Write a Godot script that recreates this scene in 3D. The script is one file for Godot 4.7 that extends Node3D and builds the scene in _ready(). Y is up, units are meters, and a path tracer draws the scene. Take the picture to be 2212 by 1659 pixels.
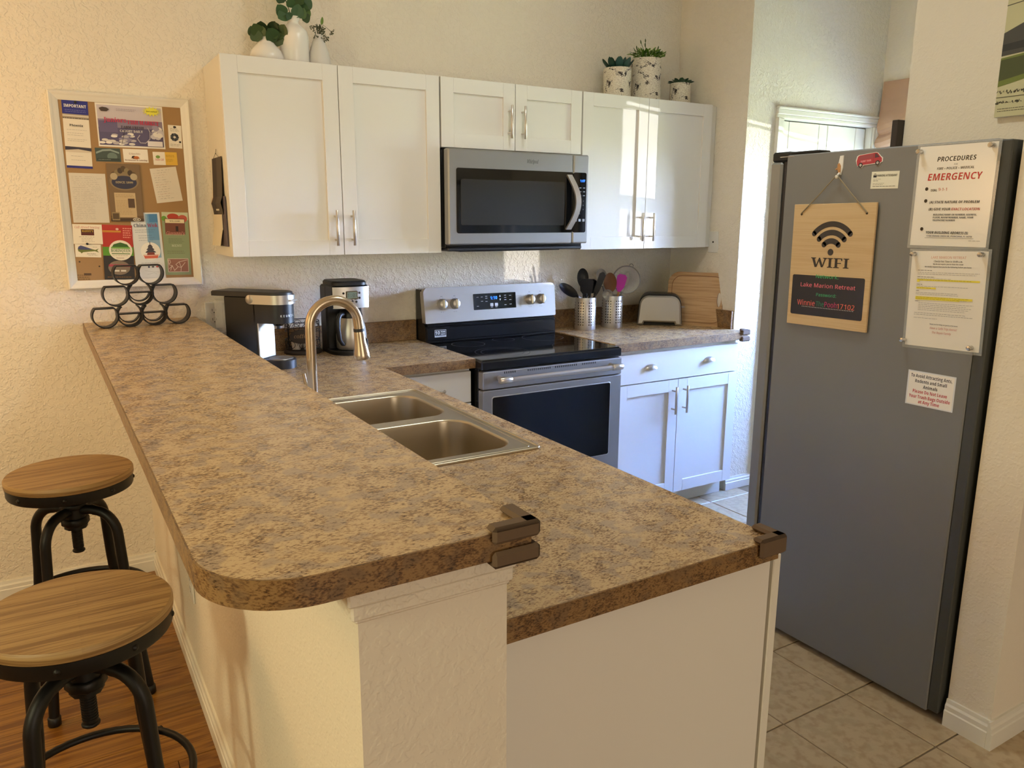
extends Node3D
# A kitchen with a breakfast bar, a double sink peninsula, a range wall and a refrigerator.
# x runs along the range wall, y is up, z comes out of the range wall into the room; metres.

const XL := 0.0545      # left end of the upper cabinets
const YC := 0.929       # kitchen worktop height
const YB := 1.103       # breakfast bar height
const XF := 1.6246        # side of the refrigerator
var mats := {}
var used := {}
var rng := RandomNumberGenerator.new()


# ---------------------------------------------------------------- mesh collector
class MB:
	var v := PackedVector3Array()
	var n := PackedVector3Array()
	var c := PackedColorArray()
	var col := Color.WHITE
	var xf := Transform3D.IDENTITY

	func tri(a: Vector3, b: Vector3, d: Vector3, na: Vector3, nb: Vector3, nd: Vector3) -> void:
		if (b - a).cross(d - a).dot(na + nb + nd) > 0.0:
			var t := b; b = d; d = t
			t = nb; nb = nd; nd = t
		v.append(xf * a); v.append(xf * b); v.append(xf * d)
		n.append((xf.basis * na).normalized()); n.append((xf.basis * nb).normalized()); n.append((xf.basis * nd).normalized())
		c.append(col); c.append(col); c.append(col)

	func ftri(a: Vector3, b: Vector3, d: Vector3, out: Vector3) -> void:
		var m := (b - a).cross(d - a)
		if m.length_squared() < 1e-18:
			return
		m = m.normalized()
		if m.dot(out) < 0.0:
			m = -m
		tri(a, b, d, m, m, m)

	func quad(a: Vector3, b: Vector3, d: Vector3, e: Vector3, out: Vector3) -> void:
		ftri(a, b, d, out)
		ftri(a, d, e, out)

	func quadn(a: Vector3, b: Vector3, d: Vector3, e: Vector3, na: Vector3, nb: Vector3, nd: Vector3, ne: Vector3) -> void:
		tri(a, b, d, na, nb, nd)
		tri(a, d, e, na, nd, ne)

	# a box between two corners with chamfered edges
	func box(lo: Vector3, hi: Vector3, ch := 0.0) -> void:
		var ce := (lo + hi) / 2.0
		var h := (hi - lo).abs() / 2.0
		ch = minf(ch, minf(h.x, minf(h.y, h.z)) * 0.98)
		var k := h - Vector3(ch, ch, ch)
		for ax in 3:
			var u := (ax + 1) % 3
			var w := (ax + 2) % 3
			for s in [-1.0, 1.0]:
				var p := []
				for q in [[-1, -1], [1, -1], [1, 1], [-1, 1]]:
					var t := Vector3.ZERO
					t[ax] = s * h[ax]
					t[u] = q[0] * k[u]
					t[w] = q[1] * k[w]
					p.append(ce + t)
				var o := Vector3.ZERO
				o[ax] = s
				quad(p[0], p[1], p[2], p[3], o)
		if ch <= 0.0:
			return
		for ax in 3:
			var u := (ax + 1) % 3
			var w := (ax + 2) % 3
			for su in [-1.0, 1.0]:
				for sw in [-1.0, 1.0]:
					var p := []
					for q in [[-1, 0], [1, 0], [1, 1], [-1, 1]]:
						var t := Vector3.ZERO
						t[ax] = q[0] * k[ax]
						t[u] = su * (h[u] if q[1] == 0 else k[u])
						t[w] = sw * (k[w] if q[1] == 0 else h[w])
						p.append(ce + t)
					var o := Vector3.ZERO
					o[u] = su
					o[w] = sw
					quad(p[0], p[1], p[2], p[3], o)
		for sx in [-1.0, 1.0]:
			for sy in [-1.0, 1.0]:
				for sz in [-1.0, 1.0]:
					ftri(ce + Vector3(sx * h.x, sy * k.y, sz * k.z), ce + Vector3(sx * k.x, sy * h.y, sz * k.z), ce + Vector3(sx * k.x, sy * k.y, sz * h.z), Vector3(sx, sy, sz))

	# a profile of (radius, height) turned about the axis through o
	func lathe(pr: Array, o := Vector3.ZERO, up := Vector3.UP, seg := 32, sx := 1.0, sz := 1.0) -> void:
		up = up.normalized()
		var x := up.cross(Vector3.FORWARD if absf(up.z) < 0.9 else Vector3.RIGHT).normalized()
		var z := x.cross(up)
		var nn := []
		for i in range(pr.size() - 1):
			var d: Vector2 = pr[i + 1] - pr[i]
			nn.append(Vector2(d.y, -d.x).normalized())
		for i in range(pr.size() - 1):
			var a: Vector2 = pr[i]
			var b: Vector2 = pr[i + 1]
			if a.is_equal_approx(b):
				continue
			var na: Vector2 = nn[i]
			var nb: Vector2 = nn[i]
			if i > 0 and nn[i].dot(nn[i - 1]) > 0.6:
				na = (nn[i] + nn[i - 1]).normalized()
			if i < nn.size() - 1 and nn[i].dot(nn[i + 1]) > 0.6:
				nb = (nn[i] + nn[i + 1]).normalized()
			for s in seg:
				var t0 := TAU * s / seg
				var t1 := TAU * (s + 1) / seg
				var d0 := x * cos(t0) * sx + z * sin(t0) * sz
				var d1 := x * cos(t1) * sx + z * sin(t1) * sz
				var e0 := (x * cos(t0) / sx + z * sin(t0) / sz).normalized()
				var e1 := (x * cos(t1) / sx + z * sin(t1) / sz).normalized()
				quadn(o + d0 * a.x + up * a.y, o + d1 * a.x + up * a.y, o + d1 * b.x + up * b.y, o + d0 * b.x + up * b.y,
					e0 * na.x + up * na.y, e1 * na.x + up * na.y, e1 * nb.x + up * nb.y, e0 * nb.x + up * nb.y)

	func cyl(a: Vector3, b: Vector3, r: float, seg := 20, ch := 0.0, r2 := -1.0) -> void:
		var l := (b - a).length()
		var q := r if r2 < 0.0 else r2
		lathe([Vector2(0, 0), Vector2(r - ch, 0), Vector2(r, ch), Vector2(q, l - ch), Vector2(q - ch, l), Vector2(0, l)], a, b - a, seg)

	# a round bar along points; ra is a number or an Array of radii
	func tube(p: Array, ra, seg := 10, closed := false, caps := true) -> void:
		var m := p.size()
		var t := []
		for i in m:
			var d: Vector3
			if closed:
				d = p[(i + 1) % m] - p[(i - 1 + m) % m]
			else:
				d = p[mini(i + 1, m - 1)] - p[maxi(i - 1, 0)]
			t.append(d.normalized())
		var u: Vector3 = t[0].cross(Vector3.UP if absf(t[0].y) < 0.9 else Vector3.RIGHT).normalized()
		var ring := []
		var rn := []
		for i in m:
			u = (u - t[i] * u.dot(t[i])).normalized()
			var w: Vector3 = t[i].cross(u)
			var pts := []
			var ns := []
			var r: float = ra[i] if ra is Array else ra
			for s in seg:
				var an := TAU * s / seg
				var d := u * cos(an) + w * sin(an)
				pts.append(p[i] + d * r)
				ns.append(d)
			ring.append(pts)
			rn.append(ns)
		for i in (m if closed else m - 1):
			var j := (i + 1) % m
			for s in seg:
				var q := (s + 1) % seg
				quadn(ring[i][s], ring[i][q], ring[j][q], ring[j][s], rn[i][s], rn[i][q], rn[j][q], rn[j][s])
		if not closed and caps:
			for s in seg:
				var q := (s + 1) % seg
				ftri(p[0], ring[0][s], ring[0][q], -t[0])
				ftri(p[m - 1], ring[m - 1][s], ring[m - 1][q], t[m - 1])

	# flat strip of width w (along wd) and thickness th following points
	func band(p: Array, wd: Vector3, w: float, th: float, closed := false) -> void:
		var m := p.size()
		var offs := []
		for i in m:
			var d: Vector3 = (p[(i + 1) % m] - p[(i - 1 + m) % m]) if closed else (p[mini(i + 1, m - 1)] - p[maxi(i - 1, 0)])
			offs.append(d.cross(wd).normalized())
		var hw := wd.normalized() * w / 2.0
		for i in (m if closed else m - 1):
			var j := (i + 1) % m
			var a0: Vector3 = p[i] + offs[i] * th / 2.0
			var a1: Vector3 = p[j] + offs[j] * th / 2.0
			var b0: Vector3 = p[i] - offs[i] * th / 2.0
			var b1: Vector3 = p[j] - offs[j] * th / 2.0
			quadn(a0 - hw, a1 - hw, a1 + hw, a0 + hw, offs[i], offs[j], offs[j], offs[i])
			quadn(b0 - hw, b1 - hw, b1 + hw, b0 + hw, -offs[i], -offs[j], -offs[j], -offs[i])
			quad(a0 + hw, a1 + hw, b1 + hw, b0 + hw, hw)
			quad(a0 - hw, a1 - hw, b1 - hw, b0 - hw, -hw)
		if not closed:
			for e in [0, m - 1]:
				var o: Vector3 = (p[0] - p[1]) if e == 0 else (p[m - 1] - p[m - 2])
				var q: Vector3 = offs[e] * th / 2.0
				quad(p[e] + q - hw, p[e] + q + hw, p[e] - q + hw, p[e] - q - hw, o)

	# a polygon in the xy plane given thickness from z0 to z1; small chamfer ch at the front (z1)
	func prism(poly: PackedVector2Array, z0: float, z1: float, ch := 0.0, smooth := true) -> void:
		var idx := Geometry2D.triangulate_polygon(poly)
		var top := poly
		if ch > 0.0:
			var o := Geometry2D.offset_polygon(poly, -ch, Geometry2D.JOIN_MITER)
			if o.size() == 1 and o[0].size() == poly.size():
				# keep the same start corner
				var best := 0
				for i in o[0].size():
					if o[0][i].distance_to(poly[0]) < o[0][best].distance_to(poly[0]):
						best = i
				top = PackedVector2Array()
				var rev := Geometry2D.is_polygon_clockwise(o[0]) != Geometry2D.is_polygon_clockwise(poly)
				for i in poly.size():
					top.append(o[0][(best + (-i if rev else i) + poly.size() * 2) % poly.size()])
			else:
				ch = 0.0
		var f := Vector3(0, 0, signf(z1 - z0))
		var tix := Geometry2D.triangulate_polygon(top)
		for i in range(0, idx.size(), 3):
			ftri(Vector3(poly[idx[i]].x, poly[idx[i]].y, z0), Vector3(poly[idx[i + 1]].x, poly[idx[i + 1]].y, z0), Vector3(poly[idx[i + 2]].x, poly[idx[i + 2]].y, z0), -f)
		for i in range(0, tix.size(), 3):
			ftri(Vector3(top[tix[i]].x, top[tix[i]].y, z1), Vector3(top[tix[i + 1]].x, top[tix[i + 1]].y, z1), Vector3(top[tix[i + 2]].x, top[tix[i + 2]].y, z1), f)
		var m := poly.size()
		var sg := -1.0 if Geometry2D.is_polygon_clockwise(poly) else 1.0
		var zz := z1 - signf(z1 - z0) * ch
		var en := []
		for i in m:
			var d := (poly[(i + 1) % m] - poly[i]).normalized()
			en.append(Vector3(d.y, -d.x, 0) * sg)
		for i in m:
			var j := (i + 1) % m
			var na: Vector3 = en[i]
			var nb: Vector3 = en[i]
			if smooth:
				var pv: Vector3 = en[(i - 1 + m) % m]
				var nx: Vector3 = en[j]
				if pv.dot(en[i]) > 0.75:
					na = (pv + en[i]).normalized()
				if nx.dot(en[i]) > 0.75:
					nb = (nx + en[i]).normalized()
			quadn(Vector3(poly[i].x, poly[i].y, z0), Vector3(poly[j].x, poly[j].y, z0), Vector3(poly[j].x, poly[j].y, zz), Vector3(poly[i].x, poly[i].y, zz), na, nb, nb, na)
			if ch > 0.0:
				quadn(Vector3(poly[i].x, poly[i].y, zz), Vector3(poly[j].x, poly[j].y, zz), Vector3(top[j].x, top[j].y, z1), Vector3(top[i].x, top[i].y, z1), (na + f).normalized(), (nb + f).normalized(), (nb + f).normalized(), (na + f).normalized())

	# loft between equal-sized closed loops, smooth along the loop; flat = hard edges between loops
	func loft(loops: Array, inward := false, cap0 := false, cap1 := false) -> void:
		var ctr := []
		for l in loops:
			var s := Vector3.ZERO
			for q in l:
				s += q
			ctr.append(s / l.size())
		var m: int = loops[0].size()
		var nr := []
		for k in loops.size():
			var row := []
			for i in m:
				var du: Vector3 = loops[k][(i + 1) % m] - loops[k][(i - 1 + m) % m]
				var dv: Vector3 = loops[mini(k + 1, loops.size() - 1)][i] - loops[maxi(k - 1, 0)][i]
				var q := du.cross(dv).normalized()
				var o: Vector3 = loops[k][i] - ctr[k]
				if o.length() < 1e-6:
					o = ctr[k] - ctr[maxi(k - 1, 0)]
				if q.dot(o) < 0.0:
					q = -q
				row.append(-q if inward else q)
			nr.append(row)
		for k in range(loops.size() - 1):
			for i in m:
				var j := (i + 1) % m
				quadn(loops[k][i], loops[k][j], loops[k + 1][j], loops[k + 1][i], nr[k][i], nr[k][j], nr[k + 1][j], nr[k + 1][i])
		var lst := loops.size() - 1
		for e in [[cap0, 0, 1], [cap1, lst, lst - 1]]:
			if e[0]:
				var o: Vector3 = ctr[e[1]] - ctr[e[2]]
				if inward:
					o = -o
				if o.length() < 1e-7:
					o = Vector3.UP
				for i in m:
					ftri(ctr[e[1]], loops[e[1]][i], loops[e[1]][(i + 1) % m], o)

	# a leaf: spine from a along dir, w wide, curling by bend towards up, with a little thickness
	func leaf(a: Vector3, dir: Vector3, up: Vector3, l: float, w: float, bend := 0.0, th := 0.0012, blunt := 0.5, cup := 0.15) -> void:
		dir = dir.normalized()
		up = (up - dir * up.dot(dir)).normalized()
		var side := dir.cross(up)
		var k := 7
		var rows := []
		for i in k + 1:
			var t := float(i) / k
			var hw := w / 2.0 * pow(sin(PI * pow(clampf(t, 0.0, 1.0), 0.55 + 0.5 * blunt)), 0.62)
			var c0 := a + dir * l * t * (1.0 - 0.15 * absf(bend) * t) + up * (bend * l * t * t)
			rows.append([c0 - side * hw + up * hw * cup, c0, c0 + side * hw + up * hw * cup])
		for s in [1.0, -1.0]:
			var o: Vector3 = up * s * th / 2.0
			for i in k:
				for j in 2:
					quad(rows[i][j] + o, rows[i][j + 1] + o, rows[i + 1][j + 1] + o, rows[i + 1][j] + o, up * s)

	# an ellipsoid
	func ball(o: Vector3, r: Vector3, seg := 16, rings := 10) -> void:
		for i in rings:
			for s in seg:
				var q := []
				for e in [[i, s], [i, s + 1], [i + 1, s + 1], [i + 1, s]]:
					var a: float = PI * e[0] / rings
					var b: float = TAU * e[1] / seg
					q.append(Vector3(sin(a) * cos(b), cos(a), sin(a) * sin(b)))
				quadn(o + q[0] * r, o + q[1] * r, o + q[2] * r, o + q[3] * r, (q[0] / r).normalized(), (q[1] / r).normalized(), (q[2] / r).normalized(), (q[3] / r).normalized())

	# raised lettering; centred on o unless al is -1 (left) or 1 (right); h is the cap height
	func text(s: String, o: Vector3, h: float, kind := 0, al := 0, max_w := 0.0, slant := 0.0, exact := false) -> float:
		var f := SystemFont.new()
		f.font_names = PackedStringArray([["Droid Sans", "Droid Sans", "Droid Serif", "Droid Sans Mono", "Droid Serif"][kind]])
		f.font_weight = [400, 700, 700, 400, 400][kind]
		var t := TextMesh.new()
		t.font = f
		t.text = s
		t.depth = 0.0
		t.font_size = 48
		t.pixel_size = h / 34.3
		t.curve_step = 2.0
		var a := t.get_mesh_arrays()
		var vv: PackedVector3Array = a[Mesh.ARRAY_VERTEX]
		if vv.is_empty():
			return 0.0
		var ix = a[Mesh.ARRAY_INDEX]
		var lo := 1e9
		var hi := -1e9
		for q in vv:
			lo = minf(lo, q.x)
			hi = maxf(hi, q.x)
		var wd := hi - lo
		var sx := 1.0
		if max_w > 0.0 and (wd > max_w or exact):
			sx = max_w / wd
		var off := -(lo + hi) / 2.0
		if al < 0:
			off = -lo
		elif al > 0:
			off = -hi
		var base := -34.3 * t.pixel_size * 0.5 + 0.0
		var lowest := 0.0
		for q in vv:
			lowest = minf(lowest, q.y)
		var cnt: int = ix.size() if ix != null else vv.size()
		for i in range(0, cnt, 3):
			var p := []
			for k in 3:
				var q: Vector3 = vv[ix[i + k] if ix != null else i + k]
				var y := q.y - base * 0.0
				p.append(o + Vector3((q.x + off) * sx + slant * y, y, 0))
			ftri(p[0], p[1], p[2], Vector3(0, 0, 1))
		return wd * sx

	func mesh() -> ArrayMesh:
		var a := []
		a.resize(Mesh.ARRAY_MAX)
		a[Mesh.ARRAY_VERTEX] = v
		a[Mesh.ARRAY_NORMAL] = n
		a[Mesh.ARRAY_COLOR] = c
		var m := ArrayMesh.new()
		m.add_surface_from_arrays(Mesh.PRIMITIVE_TRIANGLES, a)
		return m


# ---------------------------------------------------------------- naming and placing
func numbered(par: Node, called: String) -> String:
	var key := str(par.get_instance_id()) + "/" + called
	var k: int = used.get(key, 0)
	used[key] = k + 1
	return called if k == 0 else "%s_%03d" % [called, k]

func tag(o: Node3D, label: String, category: String, group := "", kind := "") -> Node3D:
	o.set_meta("label", label)
	if category:
		o.set_meta("category", category)
	if group:
		o.set_meta("group", group)
	if kind:
		o.set_meta("kind", kind)
	return o

func thing(called: String, label: String, category: String, at := Vector3.ZERO, turn := 0.0, group := "") -> Node3D:
	var o := Node3D.new()
	o.name = numbered(self, called)
	add_child(o, true)
	o.position = at
	o.rotation.y = turn
	tag(o, label, category, group)
	return o

func obj(called: String, m: MB, mat: Material, par: Node3D = self, at := Vector3.ZERO) -> MeshInstance3D:
	var o := MeshInstance3D.new()
	o.name = numbered(par, called)
	o.mesh = m.mesh()
	o.material_override = mat
	o.position = at
	o.cast_shadow = GeometryInstance3D.SHADOW_CASTING_SETTING_ON
	par.add_child(o, true)
	return o

func share(called: String, m: Mesh, mat: Material, par: Node3D, tr: Transform3D) -> MeshInstance3D:
	var o := MeshInstance3D.new()
	o.name = numbered(par, called)
	o.mesh = m
	o.material_override = mat
	o.transform = tr
	par.add_child(o, true)
	return o

func struct(called: String, label: String, m: MB, mat: Material) -> MeshInstance3D:
	var o := obj(called, m, mat)
	tag(o, label, "", "", "structure")
	return o

func boxm(lo: Vector3, hi: Vector3, ch := 0.0) -> MB:
	var m := MB.new()
	m.box(lo, hi, ch)
	return m

# mesh collector whose input is in world coordinates although its owner stands at t.position
func world_mb(t: Node3D) -> MB:
	var m := MB.new()
	m.xf = t.transform.affine_inverse()
	return m

func rrect(x0: float, y0: float, x1: float, y1: float, r: float, k := 5) -> PackedVector2Array:
	var p := PackedVector2Array()
	for q in [[x1 - r, y1 - r, 0.0], [x0 + r, y1 - r, PI / 2], [x0 + r, y0 + r, PI], [x1 - r, y0 + r, PI * 1.5]]:
		for i in k + 1:
			var a: float = q[2] + PI / 2 * i / k
			p.append(Vector2(q[0] + cos(a) * r, q[1] + sin(a) * r))
	return p

func arc(o: Vector3, x: Vector3, y: Vector3, r: float, a0: float, a1: float, k := 24) -> Array:
	var p := []
	for i in k + 1:
		var a := lerpf(a0, a1, float(i) / k)
		p.append(o + (x * cos(a) + y * sin(a)) * r)
	return p


# ---------------------------------------------------------------- materials
func lin(c: Color) -> Color:
	return c.srgb_to_linear()

func mat(called: String, c: Color, rough := 0.6, metal := 0.0, spec := 0.5) -> StandardMaterial3D:
	var m := StandardMaterial3D.new()
	m.resource_name = called
	m.albedo_color = c
	m.roughness = rough
	m.metallic = metal
	m.metallic_specular = spec
	mats[called] = m
	return m

func noise_bytes(w: int, h: int, freq: float, oct: int, sd: int, kind := FastNoiseLite.TYPE_SIMPLEX_SMOOTH, to_w := 0, to_h := 0) -> PackedByteArray:
	var f := FastNoiseLite.new()
	f.seed = sd
	f.noise_type = kind
	f.frequency = freq
	f.fractal_octaves = oct
	f.fractal_type = FastNoiseLite.FRACTAL_FBM
	var im := f.get_seamless_image(w, h, false, false, 0.15, true)
	if to_w:
		im.resize(to_w, to_h, Image.INTERPOLATE_CUBIC)
	im.convert(Image.FORMAT_L8)
	return im.get_data()

func tex_rgb(w: int, h: int, fn: Callable) -> ImageTexture:
	var d := PackedByteArray()
	d.resize(w * h * 3)
	for i in w * h:
		var c: Color = fn.call(i)
		d[i * 3] = c.r8
		d[i * 3 + 1] = c.g8
		d[i * 3 + 2] = c.b8
	return ImageTexture.create_from_image(Image.create_from_data(w, h, false, Image.FORMAT_RGB8, d))

func tex_l(w: int, h: int, d: PackedByteArray) -> ImageTexture:
	return ImageTexture.create_from_image(Image.create_from_data(w, h, false, Image.FORMAT_L8, d))

func tri_planar(m: StandardMaterial3D, per_metre: Vector3, world := true) -> void:
	m.uv1_triplanar = true
	m.uv1_world_triplanar = world
	m.uv1_scale = per_metre
	m.uv1_triplanar_sharpness = 8.0

func make_materials() -> void:
	# knockdown plaster: flattened splats
	var sz := 768
	var a := noise_bytes(sz, sz, 0.016, 2, 11)
	var b := noise_bytes(sz, sz, 0.05, 2, 12)
	var kd := PackedByteArray()
	kd.resize(sz * sz)
	for i in sz * sz:
		var t := (a[i] / 255.0 - 0.5) * 2.2 + (b[i] / 255.0 - 0.5) * 1.5
		kd[i] = int(255.0 * smoothstep(-0.35, 0.6, t))
	var kdt := tex_l(sz, sz, kd)
	for q in [["plaster", Color(0.91, 0.875, 0.81)], ["plaster_warm", Color(0.905, 0.865, 0.79)], ["plaster_soft", Color(0.91, 0.875, 0.81)]]:
		var m := mat(q[0], q[1], 0.75, 0.0, 0.35)
		m.heightmap_enabled = true
		m.heightmap_texture = kdt
		m.heightmap_scale = 0.15 if q[0] == "plaster" else 0.05
		tri_planar(m, Vector3(2.4, 2.4, 2.4))
	mat("ceiling", Color(0.9, 0.88, 0.85), 0.9)
	mat("trim", Color(0.9, 0.885, 0.84), 0.4)
	mat("cabinet", Color(0.9, 0.885, 0.855), 0.28, 0.0, 0.5)
	mat("cabinet_box", Color(0.87, 0.85, 0.8), 0.5)
	mat("toe", Color(0.82, 0.8, 0.78), 0.5)
	mat("gap", Color(0.12, 0.1, 0.08), 0.8)

	# stone-look laminate
	sz = 1024
	var big := noise_bytes(512, 512, 0.013, 3, 21, FastNoiseLite.TYPE_SIMPLEX_SMOOTH, sz, sz)
	var mid := noise_bytes(512, 1024, 0.045, 4, 22, FastNoiseLite.TYPE_SIMPLEX_SMOOTH, sz, sz)
	var fine := noise_bytes(512, 1024, 0.13, 4, 23, FastNoiseLite.TYPE_SIMPLEX_SMOOTH, sz, sz)
	var pep := noise_bytes(sz, sz, 0.3, 2, 24)
	var warm := noise_bytes(512, 512, 0.02, 2, 25, FastNoiseLite.TYPE_SIMPLEX_SMOOTH, sz, sz)
	var la := Color(0.79, 0.675, 0.5)
	var lb := Color(0.6, 0.475, 0.335)
	var ld := Color(0.24, 0.175, 0.13)
	var lg := Color(0.62, 0.545, 0.47)
	var lam := tex_rgb(sz, sz, func(i: int) -> Color:
		var t := (big[i] - 128) / 128.0 * 0.45 + (mid[i] - 128) / 128.0 * 0.6 + (fine[i] - 128) / 128.0 * 0.9 + (pep[i] - 128) / 128.0 * 0.35
		var c := la.lerp(lb, smoothstep(-0.28, 0.28, t))
		c = c.lerp(lg, 0.55 * smoothstep(0.05, 0.5, (warm[i] - 128) / 128.0))
		var dk := (fine[i] - 128) / 128.0 * 0.9 + (mid[i] - 128) / 128.0 * 0.55 + (pep[i] - 128) / 128.0 * 0.35 + (big[i] - 128) / 128.0 * 0.3
		return c.lerp(ld, 0.75 * smoothstep(0.26, 0.75, dk)))
	var lm := mat("laminate", Color.WHITE, 0.27, 0.0, 0.5)
	lm.albedo_texture = lam
	tri_planar(lm, Vector3(1.75, 1.75, 1.75))
	var le := mat("laminate_edge", Color(0.72, 0.66, 0.58), 0.4, 0.0, 0.5)
	le.albedo_texture = lam
	tri_planar(le, Vector3(2.1, 2.1, 2.1))

	# mottled floor tile
	var t1 := noise_bytes(512, 512, 0.02, 4, 31)
	var t2 := noise_bytes(512, 512, 0.008, 3, 32)
	var tile := tex_rgb(512, 512, func(i: int) -> Color:
		var c := Color(0.73, 0.65, 0.53).lerp(Color(0.66, 0.57, 0.45), smoothstep(-0.5, 0.7, (t1[i] - 128) / 128.0 + (t2[i] - 128) / 200.0))
		return c.lerp(Color(0.72, 0.67, 0.55), 0.35 * smoothstep(0.0, 0.5, (t2[i] - 128) / 128.0)))
	var tm := mat("tile", Color.WHITE, 0.35)
	tm.albedo_texture = tile
	tri_planar(tm, Vector3(2.3, 2.3, 2.3))
	mat("grout", Color(0.5, 0.43, 0.34), 0.9)

	# wood grains
	var w1 := noise_bytes(24, 1024, 0.022, 4, 41, FastNoiseLite.TYPE_SIMPLEX_SMOOTH, 1024, 1024)
	var w2 := noise_bytes(24, 1024, 0.11, 2, 42, FastNoiseLite.TYPE_SIMPLEX_SMOOTH, 1024, 1024)
	for q in [["plank", Color(0.56, 0.39, 0.16), Color(0.4, 0.24, 0.075), 0.3, 1.3], ["seat_wood", Color(0.62, 0.5, 0.32), Color(0.47, 0.35, 0.2), 0.5, 2.0], ["board_wood", Color(0.74, 0.59, 0.41), Color(0.64, 0.48, 0.31), 0.5, 2.2], ["sign_wood", Color(0.79, 0.68, 0.51), Color(0.76, 0.64, 0.47), 0.6, 1.6]]:
		var ca: Color = q[1]
		var cb: Color = q[2]
		var tx := tex_rgb(1024, 1024, func(i: int) -> Color:
			var t := (w1[i] - 128) / 128.0 + (w2[i] - 128) / 128.0 * 0.8
			return ca.lerp(cb, smoothstep(-0.55, 0.75, t)))
		var m := mat(q[0], Color.WHITE, q[3])
		m.albedo_texture = tx
		tri_planar(m, Vector3(q[4], q[4], q[4]), q[0] == "plank")

	# metals
	mat("steel", Color(0.78, 0.765, 0.74), 0.36, 0.8)
	mat("steel_dark", Color(0.6, 0.59, 0.575), 0.4, 0.7)
	mat("nickel", Color(0.75, 0.68, 0.59), 0.27, 0.95)
	mat("chrome", Color(0.8, 0.79, 0.78), 0.1, 1.0)
	mat("sink_steel", Color(0.76, 0.71, 0.62), 0.32, 0.85)
	mat("pull", Color(0.8, 0.77, 0.73), 0.28, 0.85)
	mat("fridge_paint", Color(0.46, 0.46, 0.455), 0.42, 0.0, 0.5)
	mat("fridge_door", Color(0.56, 0.56, 0.55), 0.4, 0.55)
	mat("black_iron", Color(0.07, 0.06, 0.055), 0.45, 0.4)
	mat("black_plastic", Color(0.045, 0.045, 0.05), 0.42)
	mat("black_gloss", Color(0.018, 0.02, 0.022), 0.06, 0.0, 0.6)
	mat("black_enamel", Color(0.05, 0.053, 0.058), 0.22)
	mat("back_cover", Color(0.24, 0.245, 0.225), 0.6)
	mat("charcoal", Color(0.13, 0.13, 0.14), 0.4)
	mat("oven_glass", Color(0.03, 0.035, 0.042), 0.12, 0.0, 0.6)
	mat("micro_glass", Color(0.17, 0.165, 0.155), 0.12, 0.0, 0.6)
	mat("foam_brown", Color(0.4, 0.325, 0.25), 0.85)
	mat("white_plastic", Color(0.88, 0.87, 0.84), 0.4)
	mat("ceramic", Color(0.92, 0.9, 0.87), 0.25)
	mat("ceramic_matt", Color(0.85, 0.83, 0.8), 0.55)
	mat("cork", Color(0.64, 0.51, 0.35), 0.95)
	mat("tan_cloth", Color(0.72, 0.58, 0.46), 0.95)
	mat("brown_board", Color(0.2, 0.16, 0.13), 0.6)
	mat("cord", Color(0.55, 0.5, 0.4), 0.9)
	mat("soil", Color(0.15, 0.11, 0.08), 0.95)
	mat("magenta", Color(0.72, 0.16, 0.6), 0.5)
	mat("red_plastic", Color(0.6, 0.08, 0.1), 0.4)
	mat("pale_wood", Color(0.72, 0.52, 0.32), 0.6)
	mat("spoon_wood", Color(0.5, 0.32, 0.17), 0.6)
	mat("navy_plastic", Color(0.035, 0.045, 0.07), 0.4)
	var g := mat("clear", Color(0.85, 0.87, 0.88, 0.22), 0.05)
	g.transparency = BaseMaterial3D.TRANSPARENCY_ALPHA
	var wg := mat("window_glass", Color(0.9, 0.95, 1.0, 0.04), 0.0)
	wg.transparency = BaseMaterial3D.TRANSPARENCY_ALPHA
	var pp := mat("print", Color.WHITE, 0.6)
	pp.vertex_color_use_as_albedo = true
	var pg := mat("print_gloss", Color.WHITE, 0.16)
	pg.vertex_color_use_as_albedo = true
	var lf := mat("leaf", Color.WHITE, 0.5)
	lf.vertex_color_use_as_albedo = true
	for q in [["blue_digits", Color(0.15, 0.45, 1.0), 2.0], ["lamp_glow", Color(1.0, 0.82, 0.58), 2.0], ["fill_panel_glow", Color(1.0, 0.97, 0.92), 0.8]]:  # display digits, unseen lamp globes and added fill panels, in that order
		var m := mat(q[0], q[1], 0.5)
		m.emission_enabled = true
		m.emission = q[1]
		m.emission_energy_multiplier = q[2]


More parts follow.
